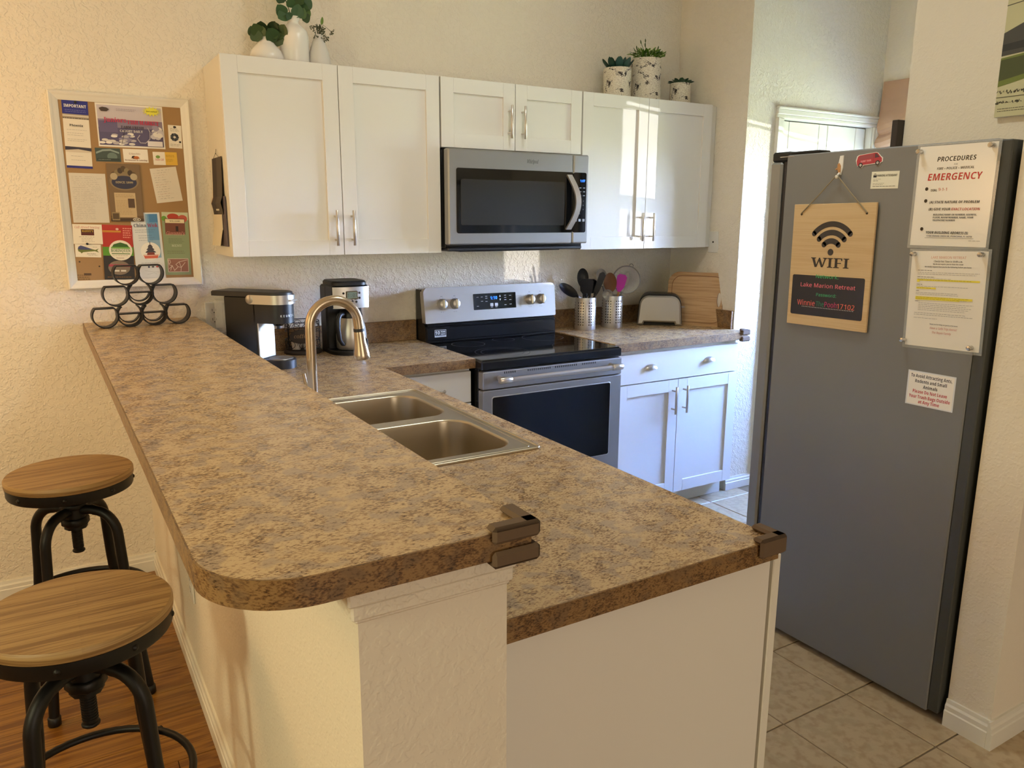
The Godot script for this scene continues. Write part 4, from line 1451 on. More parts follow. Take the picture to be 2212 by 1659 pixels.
# ---------------------------------------------------------------- things on the worktops
func brewers() -> void:
	# slim single-cup brewer, turned to the room
	var t := thing("pod_brewer", "slim black single-cup coffee brewer with a silver lift handle behind the bar", "coffee maker", Vector3(0.018, YC, 0.217), -0.838)
	var w := 0.115
	var m := MB.new()
	m.box(Vector3(0.055, 0.0, -w / 2), Vector3(0.2, 0.285, w / 2), 0.004)
	obj("body", m, mats.black_plastic, t)
	m = MB.new()
	# round-nosed plan shapes share this outline from x0 to the nose
	var nose := func(x0: float, x1: float, hw: float) -> PackedVector2Array:
		var p := PackedVector2Array([Vector2(x0, -hw), Vector2(x1 - hw, -hw)])
		for i in range(1, 16):
			var a := -PI / 2 + PI * i / 16.0
			p.append(Vector2(x1 - hw + cos(a) * hw, sin(a) * hw))
		p.append(Vector2(x1 - hw, hw))
		p.append(Vector2(x0, hw))
		return p
	var flat := Transform3D(Basis(Vector3(1, 0, 0), Vector3(0, 0, -1), Vector3(0, 1, 0)), Vector3.ZERO)
	m.xf = flat
	m.prism(nose.call(0.19, 0.325, w / 2), 0.182, 0.285)
	obj("brew_head", m, mats.black_plastic, t)
	m = MB.new()
	m.xf = flat
	m.prism(nose.call(0.0, 0.323, w / 2 + 0.001), 0.285, 0.305, 0.004)
	obj("lid", m, mats.charcoal, t)
	m = MB.new()
	m.xf = flat
	var ring := nose.call(0.178, 0.33, w / 2 + 0.0045) as PackedVector2Array
	var bp := []
	for q in ring:
		bp.append(Vector3(q.x, q.y, 0.275))
	m.band(bp, Vector3(0, 0, 1), 0.036, 0.003)
	for s in [-1.0, 1.0]:
		m.cyl(Vector3(0.178, s * (w / 2 + 0.003), 0.275), Vector3(0.178, s * (w / 2 + 0.006), 0.275), 0.018, 20, 0.001)
	m.box(Vector3(0.322, -0.022, 0.268), Vector3(0.34, 0.022, 0.275), 0.003)
	obj("lift_handle", m, mats.steel, t)
	m = MB.new()
	m.xf = flat
	m.prism(nose.call(0.19, 0.325, w / 2), 0.0, 0.036, 0.003)
	var tray := obj("drip_base", m, mats.charcoal, t)
	m = MB.new()
	m.lathe([Vector2(0, 0), Vector2(0.048, 0), Vector2(0.046, 0.003), Vector2(0.012, 0.0025), Vector2(0.01, 0.001), Vector2(0, 0.001)], Vector3(0.266, 0.036, 0), Vector3.UP, 28)
	obj("drip_grate", m, mats.steel_dark, tray)
	m = MB.new()
	m.box(Vector3(0.2, 0.036, -w / 2 + 0.003), Vector3(0.206, 0.182, w / 2 - 0.003), 0.002)
	obj("back_plate", m, mats.steel, t)
	m = MB.new()
	m.cyl(Vector3(0.262, 0.168, 0), Vector3(0.262, 0.183, 0), 0.02, 20, 0.003, 0.026)
	m.cyl(Vector3(0.262, 0.155, 0), Vector3(0.262, 0.17, 0), 0.007, 12)
	obj("nozzle", m, mats.black_gloss, t)
	m = MB.new()
	m.box(Vector3(0.003, 0.012, -w / 2 + 0.004), Vector3(0.053, 0.27, w / 2 - 0.004), 0.005)
	obj("water_tank", m, mats.clear, t)
	m = MB.new()
	m.box(Vector3(0.0, 0.0, -w / 2), Vector3(0.056, 0.011, w / 2), 0.002)
	obj("tank_foot", m, mats.black_plastic, t)
	m = MB.new()
	m.col = lin(Color(0.85, 0.86, 0.88))
	# maker's name wrapped round the nose
	var letters := "KEURIG"
	for i in letters.length():
		var a := 0.85 - 0.19 * i
		var o := Vector3(0.325 - w / 2 + cos(a) * (w / 2 + 0.0006), 0.212, sin(a) * (w / 2 + 0.0006))
		m.xf = Transform3D(Basis(Vector3(sin(a), 0, -cos(a)), Vector3.UP, Vector3(cos(a), 0, sin(a))), o)
		m.text(letters[i], Vector3.ZERO, 0.0085, 1)
	obj("maker_name", m, mats.print, t)

	# carafe coffee maker against the backsplash
	t = thing("coffee_maker", "black and silver drip coffee maker with a steel carafe by the backsplash", "coffee maker", Vector3(0.548, YC, 0.185))
	var x0 := -0.083
	var x1 := 0.083
	m = MB.new()
	m.box(Vector3(x0, 0.0, -0.095), Vector3(x1, 0.3, -0.01), 0.008)
	m.box(Vector3(x0, 0.225, -0.02), Vector3(x1, 0.305, 0.082), 0.008)
	obj("body", m, mats.black_plastic, t)
	m = MB.new()
	m.xf = flat
	var lp := rrect(x0 + 0.004, -0.094, x1 - 0.004, 0.088, 0.04, 8)
	m.prism(lp, 0.303, 0.322, 0.007)
	obj("lid", m, mats.black_plastic, t)
	m = MB.new()
	m.xf = flat
	var bpx := PackedVector2Array([Vector2(x0, 0.09)])
	for i in 17:
		var a := PI + PI * i / 16.0
		bpx.append(Vector2(cos(a) * 0.086, -0.02 + sin(a) * 0.1))
	bpx.append(Vector2(x1, 0.09))
	m.prism(bpx, 0.0, 0.018, 0.004)
	obj("warming_base", m, mats.black_plastic, t)
	# bowed silver fascia
	m = MB.new()
	var rows := []
	for k in 2:
		var yy: float = [0.205, 0.297][k]
		var l := []
		for i in 13:
			var u := i / 12.0 * 2.0 - 1.0
			l.append(Vector3(u * (0.08 + 0.002 * k), yy, 0.083 + 0.018 * (1.0 - u * u)))
		rows.append(l)
	for i in 12:
		var nn := func(u: float) -> Vector3: return Vector3(u * 0.036 / 0.08, 0, 1).normalized()
		var ua := i / 12.0 * 2.0 - 1.0
		var ub := (i + 1) / 12.0 * 2.0 - 1.0
		m.quadn(rows[0][i], rows[0][i + 1], rows[1][i + 1], rows[1][i], nn.call(ua), nn.call(ub), nn.call(ub), nn.call(ua))
		m.quad(rows[1][i], rows[1][i + 1], Vector3(rows[1][i + 1].x, 0.297, 0.07), Vector3(rows[1][i].x, 0.297, 0.07), Vector3.UP)
		m.quad(rows[0][i], rows[0][i + 1], Vector3(rows[0][i + 1].x, 0.205, 0.07), Vector3(rows[0][i].x, 0.205, 0.07), Vector3.DOWN)
	var fa := obj("fascia", m, mats.steel, t)
	m = MB.new()
	m.box(Vector3(-0.028, 0.243, 0.098), Vector3(0.026, 0.28, 0.1035), 0.003)
	obj("display_frame", m, mats.chrome, fa)
	m = MB.new()
	m.col = lin(Color(0.42, 0.47, 0.4))
	m.box(Vector3(-0.023, 0.248, 0.1), Vector3(0.021, 0.276, 0.104))
	m.col = lin(Color(0.2, 0.23, 0.2))
	m.text("1:07", Vector3(0, 0.262, 0.1044), 0.014, 3)
	obj("clock_display", m, mats.print, fa)
	m = MB.new()
	for q in [[-0.038, 0.271], [-0.037, 0.247], [-0.024, 0.233], [0.0, 0.236], [0.018, 0.233], [0.034, 0.271], [0.034, 0.249]]:
		var zz: float = 0.0995 if absf(q[0]) < 0.03 else 0.096
		m.cyl(Vector3(q[0], q[1], zz), Vector3(q[0], q[1], zz + 0.004), 0.005, 14, 0.001)
	obj("buttons", m, mats.black_plastic, fa)
	# thermal carafe
	m = MB.new()
	m.lathe([Vector2(0, 0.0), Vector2(0.062, 0.0), Vector2(0.066, 0.006), Vector2(0.067, 0.06), Vector2(0.062, 0.1), Vector2(0.053, 0.132), Vector2(0.05, 0.14), Vector2(0, 0.14)], Vector3(0.012, 0.02, 0.037), Vector3.UP, 36)
	var ca := obj("carafe", m, mats.steel, t)
	m = MB.new()
	m.lathe([Vector2(0.051, 0.0), Vector2(0.052, 0.012), Vector2(0.045, 0.03), Vector2(0.03, 0.038), Vector2(0, 0.038)], Vector3(0.012, 0.159, 0.037), Vector3.UP, 28)
	m.box(Vector3(0.0, 0.178, 0.075), Vector3(0.024, 0.192, 0.1), 0.004)
	obj("carafe_lid", m, mats.black_plastic, ca)
	m = MB.new()
	m.tube([Vector3(-0.03, 0.178, 0.07), Vector3(-0.06, 0.178, 0.1), Vector3(-0.071, 0.16, 0.112), Vector3(-0.073, 0.12, 0.113), Vector3(-0.066, 0.075, 0.106), Vector3(-0.048, 0.05, 0.09), Vector3(-0.035, 0.045, 0.077)], [0.009, 0.011, 0.011, 0.0105, 0.01, 0.009, 0.007], 12)
	obj("carafe_handle", m, mats.black_plastic, ca)

	# wire scroll basket for coffee pods with an oval sign
	t = thing("wire_basket", "black scrolled wire basket with an oval brown sign between the coffee makers", "basket", Vector3(0.372, YC, 0.112))
	m = MB.new()
	m.lathe([Vector2(0, 0), Vector2(0.082, 0), Vector2(0.084, 0.006), Vector2(0.08, 0.014), Vector2(0.072, 0.018), Vector2(0, 0.018)], Vector3.ZERO, Vector3.UP, 32)
	obj("base", m, mats.brown_board, t)
	m = MB.new()
	var R := 0.074
	for y in [0.022, 0.062, 0.1, 0.142]:
		var p := []
		for i in 36:
			var a := TAU * i / 36.0
			p.append(Vector3(cos(a) * R, y, sin(a) * R))
		m.tube(p, 0.0016 if y < 0.14 else 0.0022, 6, true)
	for k in 10:
		for lv in 2:
			var p := []
			for i in 20:
				var s := i / 19.0
				var a := s * TAU * 1.15
				var r2 := 0.019 * (1.0 - 0.45 * s)
				var th := TAU * (k + 0.5 * lv) / 10.0 + cos(a) * r2 / R
				p.append(Vector3(cos(th) * R, 0.043 + 0.077 * lv + sin(a) * r2, sin(th) * R))
			m.tube(p, 0.0013, 5)
	for k in 5:
		var a := TAU * k / 5.0 + 0.3
		m.tube([Vector3(cos(a) * R, 0.018, sin(a) * R), Vector3(cos(a) * R, 0.142, sin(a) * R)], 0.0018, 6)
	obj("scrollwork", m, mats.black_iron, t)
	# oval plaque on the side that faces the bar
	m = MB.new()
	var dz := Vector3(-0.32, 0, 0.947)
	m.xf = Transform3D(Basis(Vector3(dz.z, 0, -dz.x), Vector3.UP, dz), dz * (R + 0.003) + Vector3(0, 0.082, 0))
	var op := PackedVector2Array()
	for i in 32:
		op.append(Vector2(cos(TAU * i / 32.0) * 0.052, sin(TAU * i / 32.0) * 0.031))
	m.prism(op, -0.002, 0.003, 0.002)
	var pl := obj("oval_plaque", m, mats.brown_board, t)
	m = MB.new()
	m.col = lin(Color(0.62, 0.5, 0.36))
	m.xf = Transform3D(Basis(Vector3(dz.z, 0, -dz.x), Vector3.UP, dz), dz * (R + 0.0066) + Vector3(0, 0.082, 0))
	m.text("coffee", Vector3(0, 0.002, 0), 0.016, 4, 0, 0.075, 0.2)
	obj("lettering", m, mats.print, pl)
	# pods inside
	for q in [[0.012, 0.03, 0.018], [-0.035, 0.02, 0.018], [0.04, -0.02, 0.018], [-0.005, -0.035, 0.018]]:
		m = MB.new()
		m.lathe([Vector2(0, 0), Vector2(0.017, 0), Vector2(0.0225, 0.038), Vector2(0.0255, 0.0385), Vector2(0.0255, 0.041), Vector2(0, 0.041)], Vector3.ZERO, Vector3.UP, 20)
		tag(obj("coffee_pod", m, mats.ceramic, self, Vector3(0.372 + q[0], YC + q[2], 0.112 + q[1])), "small white coffee pod cup inside the black wire basket", "coffee pod", "coffee pods in the wire basket")

func counter_things() -> void:
	# perforated steel utensil crocks
	var crock_at := [Vector3(1.915, YC, 0.13), Vector3(2.105, YC, 0.123)]
	for k in 2:
		var t := thing("utensil_holder", ["perforated stainless utensil holder full of black utensils nearest the range", "perforated stainless utensil holder with mixed utensils beside the toaster"][k], "utensil holder", crock_at[k], -0.55, "perforated utensil holders")
		var m := MB.new()
		m.lathe([Vector2(0, 0.002), Vector2(0.056, 0.0), Vector2(0.0575, 0.004), Vector2(0.0575, 0.173), Vector2(0.056, 0.175), Vector2(0.0545, 0.173), Vector2(0.0545, 0.006), Vector2(0, 0.006)], Vector3.ZERO, Vector3.UP, 40)
		obj("cup", m, mats.steel, t)
		m = MB.new()
		for r in 9:
			for g in 6:
				for c in 3:
					var a := TAU * g / 6.0 + (c - 1) * 0.24
					var o := Vector3(cos(a), 0, sin(a))
					m.cyl(o * 0.0565 + Vector3(0, 0.03 + r * 0.0147, 0), o * 0.0578 + Vector3(0, 0.03 + r * 0.0147, 0), 0.0033, 8)
		obj("perforations", m, mats.black_gloss, t)
	utensils(crock_at[0], crock_at[1])
	# toaster
	var t := thing("toaster", "brushed steel two-slot toaster beside the utensil holders", "toaster", Vector3(2.425, YC, 0.155), -0.735)
	var m := MB.new()
	var pr := PackedVector2Array()
	pr.append_array([Vector2(-0.126, 0.012), Vector2(0.126, 0.012)])
	for i in 9:
		var a := PI / 2 * i / 8.0
		pr.append(Vector2(0.062 + cos(a) * 0.056, 0.115 + sin(a) * 0.062))
	for i in 9:
		var a := PI / 2 + PI / 2 * i / 8.0
		pr.append(Vector2(-0.062 + cos(a) * 0.056, 0.115 + sin(a) * 0.062))
	m.prism(pr, -0.075, 0.072, 0.004)
	obj("body", m, mats.charcoal, t)
	m = MB.new()
	var pr2 := PackedVector2Array()
	pr2.append_array([Vector2(-0.124, 0.004), Vector2(-0.09, 0.004), Vector2(-0.084, 0.02), Vector2(0.084, 0.02), Vector2(0.09, 0.004), Vector2(0.124, 0.004)])
	for i in 9:
		var a := PI / 2 * i / 8.0
		pr2.append(Vector2(0.062 + cos(a) * 0.052, 0.111 + sin(a) * 0.056))
	for i in 9:
		var a := PI / 2 + PI / 2 * i / 8.0
		pr2.append(Vector2(-0.062 + cos(a) * 0.052, 0.111 + sin(a) * 0.056))
	m.prism(pr2, 0.066, 0.088, 0.008)
	obj("face_plate", m, mats.steel, t)
	m = MB.new()
	m.box(Vector3(-0.1, 0.0, -0.07), Vector3(0.1, 0.014, 0.07), 0.003)
	obj("base", m, mats.black_plastic, t)
	m = MB.new()
	for z in [-0.03, 0.025]:
		m.box(Vector3(-0.068, 0.1725, z - 0.014), Vector3(0.068, 0.1785, z + 0.014), 0.002)
	obj("slots", m, mats.black_gloss, t)
	m = MB.new()
	m.box(Vector3(0.118, 0.095, -0.02), Vector3(0.142, 0.105, 0.01), 0.004)
	obj("lever", m, mats.pull, t)
	# cutting board leaning in the corner
	t = thing("cutting_board", "rounded wooden cutting board with a hand slot leaning in the corner behind the toaster", "cutting board", Vector3(2.545, YC + 0.001, 0.315), -1.05)
	m = MB.new()
	m.xf = Transform3D(Basis(Vector3.RIGHT, -0.12), Vector3.ZERO)
	var outl := PackedVector2Array()
	for q in [[0.112, 0.242, 0.0, 0.053], [-0.112, 0.242, PI / 2, 0.053], [-0.112, 0.053, PI, 0.053], [0.112, 0.053, PI * 1.5, 0.053]]:
		for i in 9:
			var a: float = q[2] + PI / 2 * i / 8.0
			outl.append(Vector2(q[0] + cos(a) * q[3], q[1] + sin(a) * q[3] ))
	# bow the long sides outward
	var bowed := PackedVector2Array()
	for q in outl:
		var u := (q.y - 0.1475) / 0.1475
		var s := q.x / 0.165
		bowed.append(Vector2(q.x * (1.0 + 0.07 * (1.0 - u * u)), 0.1475 + (q.y - 0.1475) * (1.0 + 0.04 * (1.0 - s * s))))
	# slot cut out by joining two halves round it
	var slot := PackedVector2Array()
	for i in 24:
		var a := TAU * i / 24.0
		slot.append(Vector2(0.125 + cos(a) * 0.012, 0.15 + sin(a) * 0.04))
	var parts := [bowed]
	var clip_l := Geometry2D.intersect_polygons(bowed, PackedVector2Array([Vector2(-1, -1), Vector2(1, -1), Vector2(1, 0.15), Vector2(-1, 0.15)]))
	var clip_r := Geometry2D.intersect_polygons(bowed, PackedVector2Array([Vector2(-1, 0.15), Vector2(1, 0.15), Vector2(1, 1), Vector2(-1, 1)]))
	parts = []
	for c in clip_l + clip_r:
		for d in Geometry2D.clip_polygons(c, slot):
			parts.append(d)
	for c in parts:
		m.prism(c, -0.02, 0.0)
	obj("board", m, mats.board_wood, t)
	m = MB.new()
	m.xf = Transform3D(Basis(Vector3.RIGHT, -0.12), Vector3.ZERO)
	var gr := []
	for q in bowed:
		gr.append(Vector3(q.x * 0.86, 0.15 + (q.y - 0.15) * 0.86, 0.0005))
	m.tube(gr, 0.0016, 6, true)
	obj("juice_groove", m, mats.spoon_wood, t)
	# wall outlets
	for q in [["white wall outlet on the backsplash wall by the brewer's water tank", Vector3(0.025, 1.105, 0.0), Basis.IDENTITY], ["white blank wall plate on the side wall at the right end of the upper cabinets", Vector3(2.63, 1.395, 0.345), Basis(Vector3(0, 0, 1), Vector3.UP, Vector3(-1, 0, 0))], ["white wall outlet low on the half wall under the bar overhang", Vector3(-0.29, 0.39, 1.07), Basis(Vector3(0, 0, 1), Vector3.UP, Vector3(-1, 0, 0))]]:
		t = thing("wall_outlet", q[0], "outlet", q[1])
		m = MB.new()
		m.xf = Transform3D(q[2], Vector3.ZERO)
		m.box(Vector3(-0.036, -0.058, 0.0005), Vector3(0.036, 0.058, 0.006), 0.003)
		obj("cover_plate", m, mats.white_plastic, t)
		if q[1].z > 0.3 and q[1].x > 0:
			m = MB.new()
			m.xf = Transform3D(q[2], Vector3.ZERO)
			m.cyl(Vector3(0, 0.0, 0.005), Vector3(0, 0.0, 0.009), 0.005, 12, 0.001)
			obj("jack", m, mats.charcoal, t)
			continue
		for s in [-0.02, 0.02]:
			m = MB.new()
			m.xf = Transform3D(q[2], Vector3.ZERO)
			m.prism(rrect(-0.017, s - 0.015, 0.017, s + 0.015, 0.012), 0.005, 0.0075, 0.001)
			var so := obj("socket", m, mats.white_plastic, t)
			m = MB.new()
			m.xf = Transform3D(q[2], Vector3.ZERO)
			m.box(Vector3(-0.0085, s - 0.002, 0.007), Vector3(-0.0065, s + 0.008, 0.0078))
			m.box(Vector3(0.0065, s - 0.001, 0.007), Vector3(0.0085, s + 0.007, 0.0078))
			m.cyl(Vector3(0, s - 0.008, 0.007), Vector3(0, s - 0.008, 0.0078), 0.0025, 10)
			obj("slots", m, mats.charcoal, so)

# handle from inside the crock to the neck, then a head
func handle_bar(t: Node3D, called: String, a: Vector3, b: Vector3, r: float, mt: Material) -> void:
	var m := MB.new()
	m.tube([a, a.lerp(b, 0.5), b], [r * 1.1, r, r], 10)
	obj(called, m, mt, t)

func spoon_head(o: Vector3, dir: Vector3, face: Vector3, l: float, w: float, depth: float) -> MB:
	# a bowl: superellipse dish with thickness
	var m := MB.new()
	dir = dir.normalized()
	face = (face - dir * face.dot(dir)).normalized()
	var sd := dir.cross(face)
	var c := o + dir * l / 2.0
	var g := []
	for i in 8:
		var r := i / 7.0
		var row := []
		for j in 24:
			var a := TAU * j / 24.0
			row.append(c + dir * cos(a) * r * l / 2.0 + sd * sin(a) * r * w / 2.0 - face * depth * (1.0 - r * r))
		g.append(row)
	for s in [0.0, 0.0022]:
		for i in 7:
			for j in 24:
				var k := (j + 1) % 24
				var o2: Vector3 = -face * s
				m.quad(g[i][j] + o2, g[i][k] + o2, g[i + 1][k] + o2, g[i + 1][j] + o2, face if s == 0.0 else -face)
	for j in 24:
		var k := (j + 1) % 24
		m.quad(g[7][j], g[7][k], g[7][k] - face * 0.0022, g[7][j] - face * 0.0022, g[7][j] - c)
	return m

func utensils(a: Vector3, b: Vector3) -> void:
	var view := Vector3(-0.6, 0.15, 0.78).normalized()
	var lft := Vector3(-0.8, 0, -0.6)  # towards the left as seen from the room
	var up := Vector3.UP
	# [name, label, category, base, lean (left, up, toward), handle length, head kind, head l, w, material]
	var list := [
		["cooking_spoon", "tall upright black nylon spoon at the back of the left utensil holder", "spoon", a, Vector2(0.12, -0.2), 0.22, "spoon", 0.105, 0.062, "navy_plastic"],
		["slotted_spoon", "black nylon spoon tipping out to the left of the left utensil holder", "spoon", a, Vector2(0.5, 0.35), 0.185, "spoon_side", 0.115, 0.06, "navy_plastic"],
		["spatula", "flat black nylon turner at the front of the left utensil holder", "spatula", a, Vector2(-0.03, 0.45), 0.185, "flat", 0.085, 0.075, "navy_plastic"],
		["ladle", "round black nylon ladle at the right of the left utensil holder", "ladle", a, Vector2(-0.24, -0.15), 0.2, "ladle", 0.08, 0.08, "navy_plastic"],
		["spatula", "narrow black nylon turner leaning right out of the left utensil holder", "spatula", a, Vector2(-0.62, 0.25), 0.2, "flat", 0.12, 0.035, "navy_plastic"],
		["serving_spoon", "steel serving spoon with a deep bowl standing left in the right utensil holder", "spoon", b, Vector2(0.42, -0.1), 0.235, "spoon", 0.09, 0.06, "steel"],
		["wooden_spoon", "dark wooden spoon at the front of the right utensil holder", "spoon", b, Vector2(0.12, 0.4), 0.19, "spoon", 0.11, 0.07, "spoon_wood"],
		["scraper", "magenta silicone scraper with a pale wooden handle in the right utensil holder", "scraper", b, Vector2(-0.32, 0.25), 0.205, "flat_thick", 0.085, 0.055, "magenta"],
		["ladle", "small steel ladle hanging over the front rim of the right utensil holder", "ladle", b, Vector2(0.3, 0.75), 0.17, "ladle", 0.058, 0.058, "steel"],
		["tongs", "red handled steel tongs behind the wooden spoon in the right utensil holder", "tongs", b, Vector2(0.02, -0.25), 0.22, "tong", 0.06, 0.03, "red_plastic"],
		["strainer", "large round wire-mesh strainer standing behind the right utensil holder's tools", "strainer", b, Vector2(-0.55, -0.2), 0.19, "ring", 0.15, 0.15, "steel_dark"],
		["cake_server", "pointed clear slotted server behind the magenta scraper", "server", b, Vector2(-0.55, -0.35), 0.225, "leaf", 0.085, 0.035, "steel"],
		["masher", "wavy wire potato masher sticking up left of the right utensil holder", "masher", b, Vector2(0.5, -0.35), 0.22, "masher", 0.09, 0.09, "steel_dark"]]
	for q in list:
		var c: Vector3 = q[3]
		var ln: Vector2 = q[4]
		var dir: Vector3 = (up + lft.normalized() * ln.x * 0.6 + view * Vector3(1, 0, 1) * ln.y * 0.35).normalized()
		var start := c + Vector3(0, 0.009, 0) - Vector3(dir.x, 0, dir.z) * 0.05 * 0.4
		# stay inside the rim on the way out
		var at_rim := start + dir * (0.166 / dir.y)
		var off := Vector3(at_rim.x - c.x, 0, at_rim.z - c.z)
		if off.length() > 0.046:
			var fix := off.normalized() * (off.length() - 0.046)
			start -= fix * 0.6
			dir = (at_rim - fix - start).normalized()
		var rel := Vector3(start.x - c.x, 0, start.z - c.z)
		if rel.length() > 0.046:
			start = c + rel.normalized() * 0.046 + Vector3(0, start.y - c.y, 0)
			dir = (at_rim - (off.normalized() * maxf(0.0, off.length() - 0.046)) - start).normalized()
		var l: float = q[5]
		var neck := start + dir * l
		var t := thing(q[0], q[1], q[2], start)
		var mt: Material = mats[q[9]]
		var hm: Material = mt
		if q[9] == "magenta":
			hm = mats.pale_wood
		var inv := t.transform.affine_inverse()
		var hd: MB
		var nm := "head"
		match q[6]:
			"spoon":
				hd = spoon_head(neck - dir * 0.004, dir, view, q[7], q[8], 0.012)
				nm = "bowl"
			"spoon_side":
				hd = spoon_head(neck - dir * 0.004, (dir * 0.5 + lft * 0.75 + up * 0.12), view + up * 0.7, q[7], q[8], 0.012)
				nm = "bowl"
			"ladle":
				hd = spoon_head(neck - dir * 0.006 - up * 0.006, dir * 0.75 + view * 0.2, view - up * 0.1, q[7], q[8], 0.03)
				nm = "bowl"
			"flat", "flat_thick":
				hd = MB.new()
				var sd := dir.cross(view).normalized()
				var fc := sd.cross(dir)
				hd.xf = Transform3D(Basis(sd, dir, fc), neck)
				var hw: float = q[8] / 2.0
				var p := PackedVector2Array([Vector2(-0.008, -0.012), Vector2(0.008, -0.012), Vector2(hw * 0.85, 0.018)])
				p.append_array([Vector2(hw, q[7] - 0.012), Vector2(hw - 0.012, q[7]), Vector2(-hw + 0.012, q[7]), Vector2(-hw, q[7] - 0.012), Vector2(-hw * 0.85, 0.018)])
				hd.prism(p, -0.002, 0.001 if q[6] == "flat" else 0.008, 0.0)
				nm = "blade"
			"tong":
				hd = MB.new()
				hd.tube([neck, neck + dir * 0.03 + lft * 0.008, neck + dir * 0.06], [0.007, 0.011, 0.008], 10)
				nm = "grip"
			"ring":
				hd = MB.new()
				var sd := dir.cross(view).normalized()
				var ce: Vector3 = neck + dir * q[7] / 2.0
				hd.tube(arc(ce, sd, dir, q[7] / 2.0, 0.0, TAU * 35 / 36.0, 35), 0.0032, 8, true)
				hd.tube(arc(ce + dir * (q[7] / 2.0 + 0.006), sd, dir, 0.01, -0.3, PI + 0.3, 10), 0.0016, 6)
				nm = "rim"
			"leaf":
				hd = MB.new()
				hd.leaf(neck, dir, view, q[7], q[8], 0.15, 0.002, 0.5, 0.0)
				nm = "blade"
			"masher":
				hd = MB.new()
				var p := []
				for i in 25:
					var u := i / 24.0
					p.append(neck + dir * 0.03 + lft * (0.045 - u * 0.09) + up * (0.004 * sin(u * TAU * 4.0)) + up * 0.012 * (1.0 - u))
				hd.tube(p, 0.002, 6)
				hd.tube([neck, neck + lft * 0.02 + dir * 0.01, p[0]], 0.0024, 6)
				hd.tube([neck, neck - lft * 0.02 + dir * 0.01, p[24]], 0.0024, 6)
				nm = "wave_head"
		var hxf := hd.xf
		var moved := MB.new()
		for i in hd.v.size():
			moved.v.append(inv * hd.v[i])
		moved.n = hd.n
		moved.c = hd.c
		obj(nm, moved, mt, t)
		if q[6] == "ring":
			var ms := spoon_head(neck, dir, view, q[7], q[7], 0.03)
			var mv := MB.new()
			for i in ms.v.size():
				mv.v.append(inv * ms.v[i])
			mv.n = ms.n
			mv.c = ms.c
			obj("mesh_bowl", mv, mats.clear, t)
		var hb := MB.new()
		hb.xf = inv
		var r: float = 0.0045 if q[9] in ["steel", "steel_dark", "red_plastic"] else 0.0062
		hb.tube([start, start.lerp(neck, 0.5), neck + dir * 0.006], [r * 1.1, r, r], 10)
		obj("handle", hb, hm if q[9] != "red_plastic" else mats.steel, t)

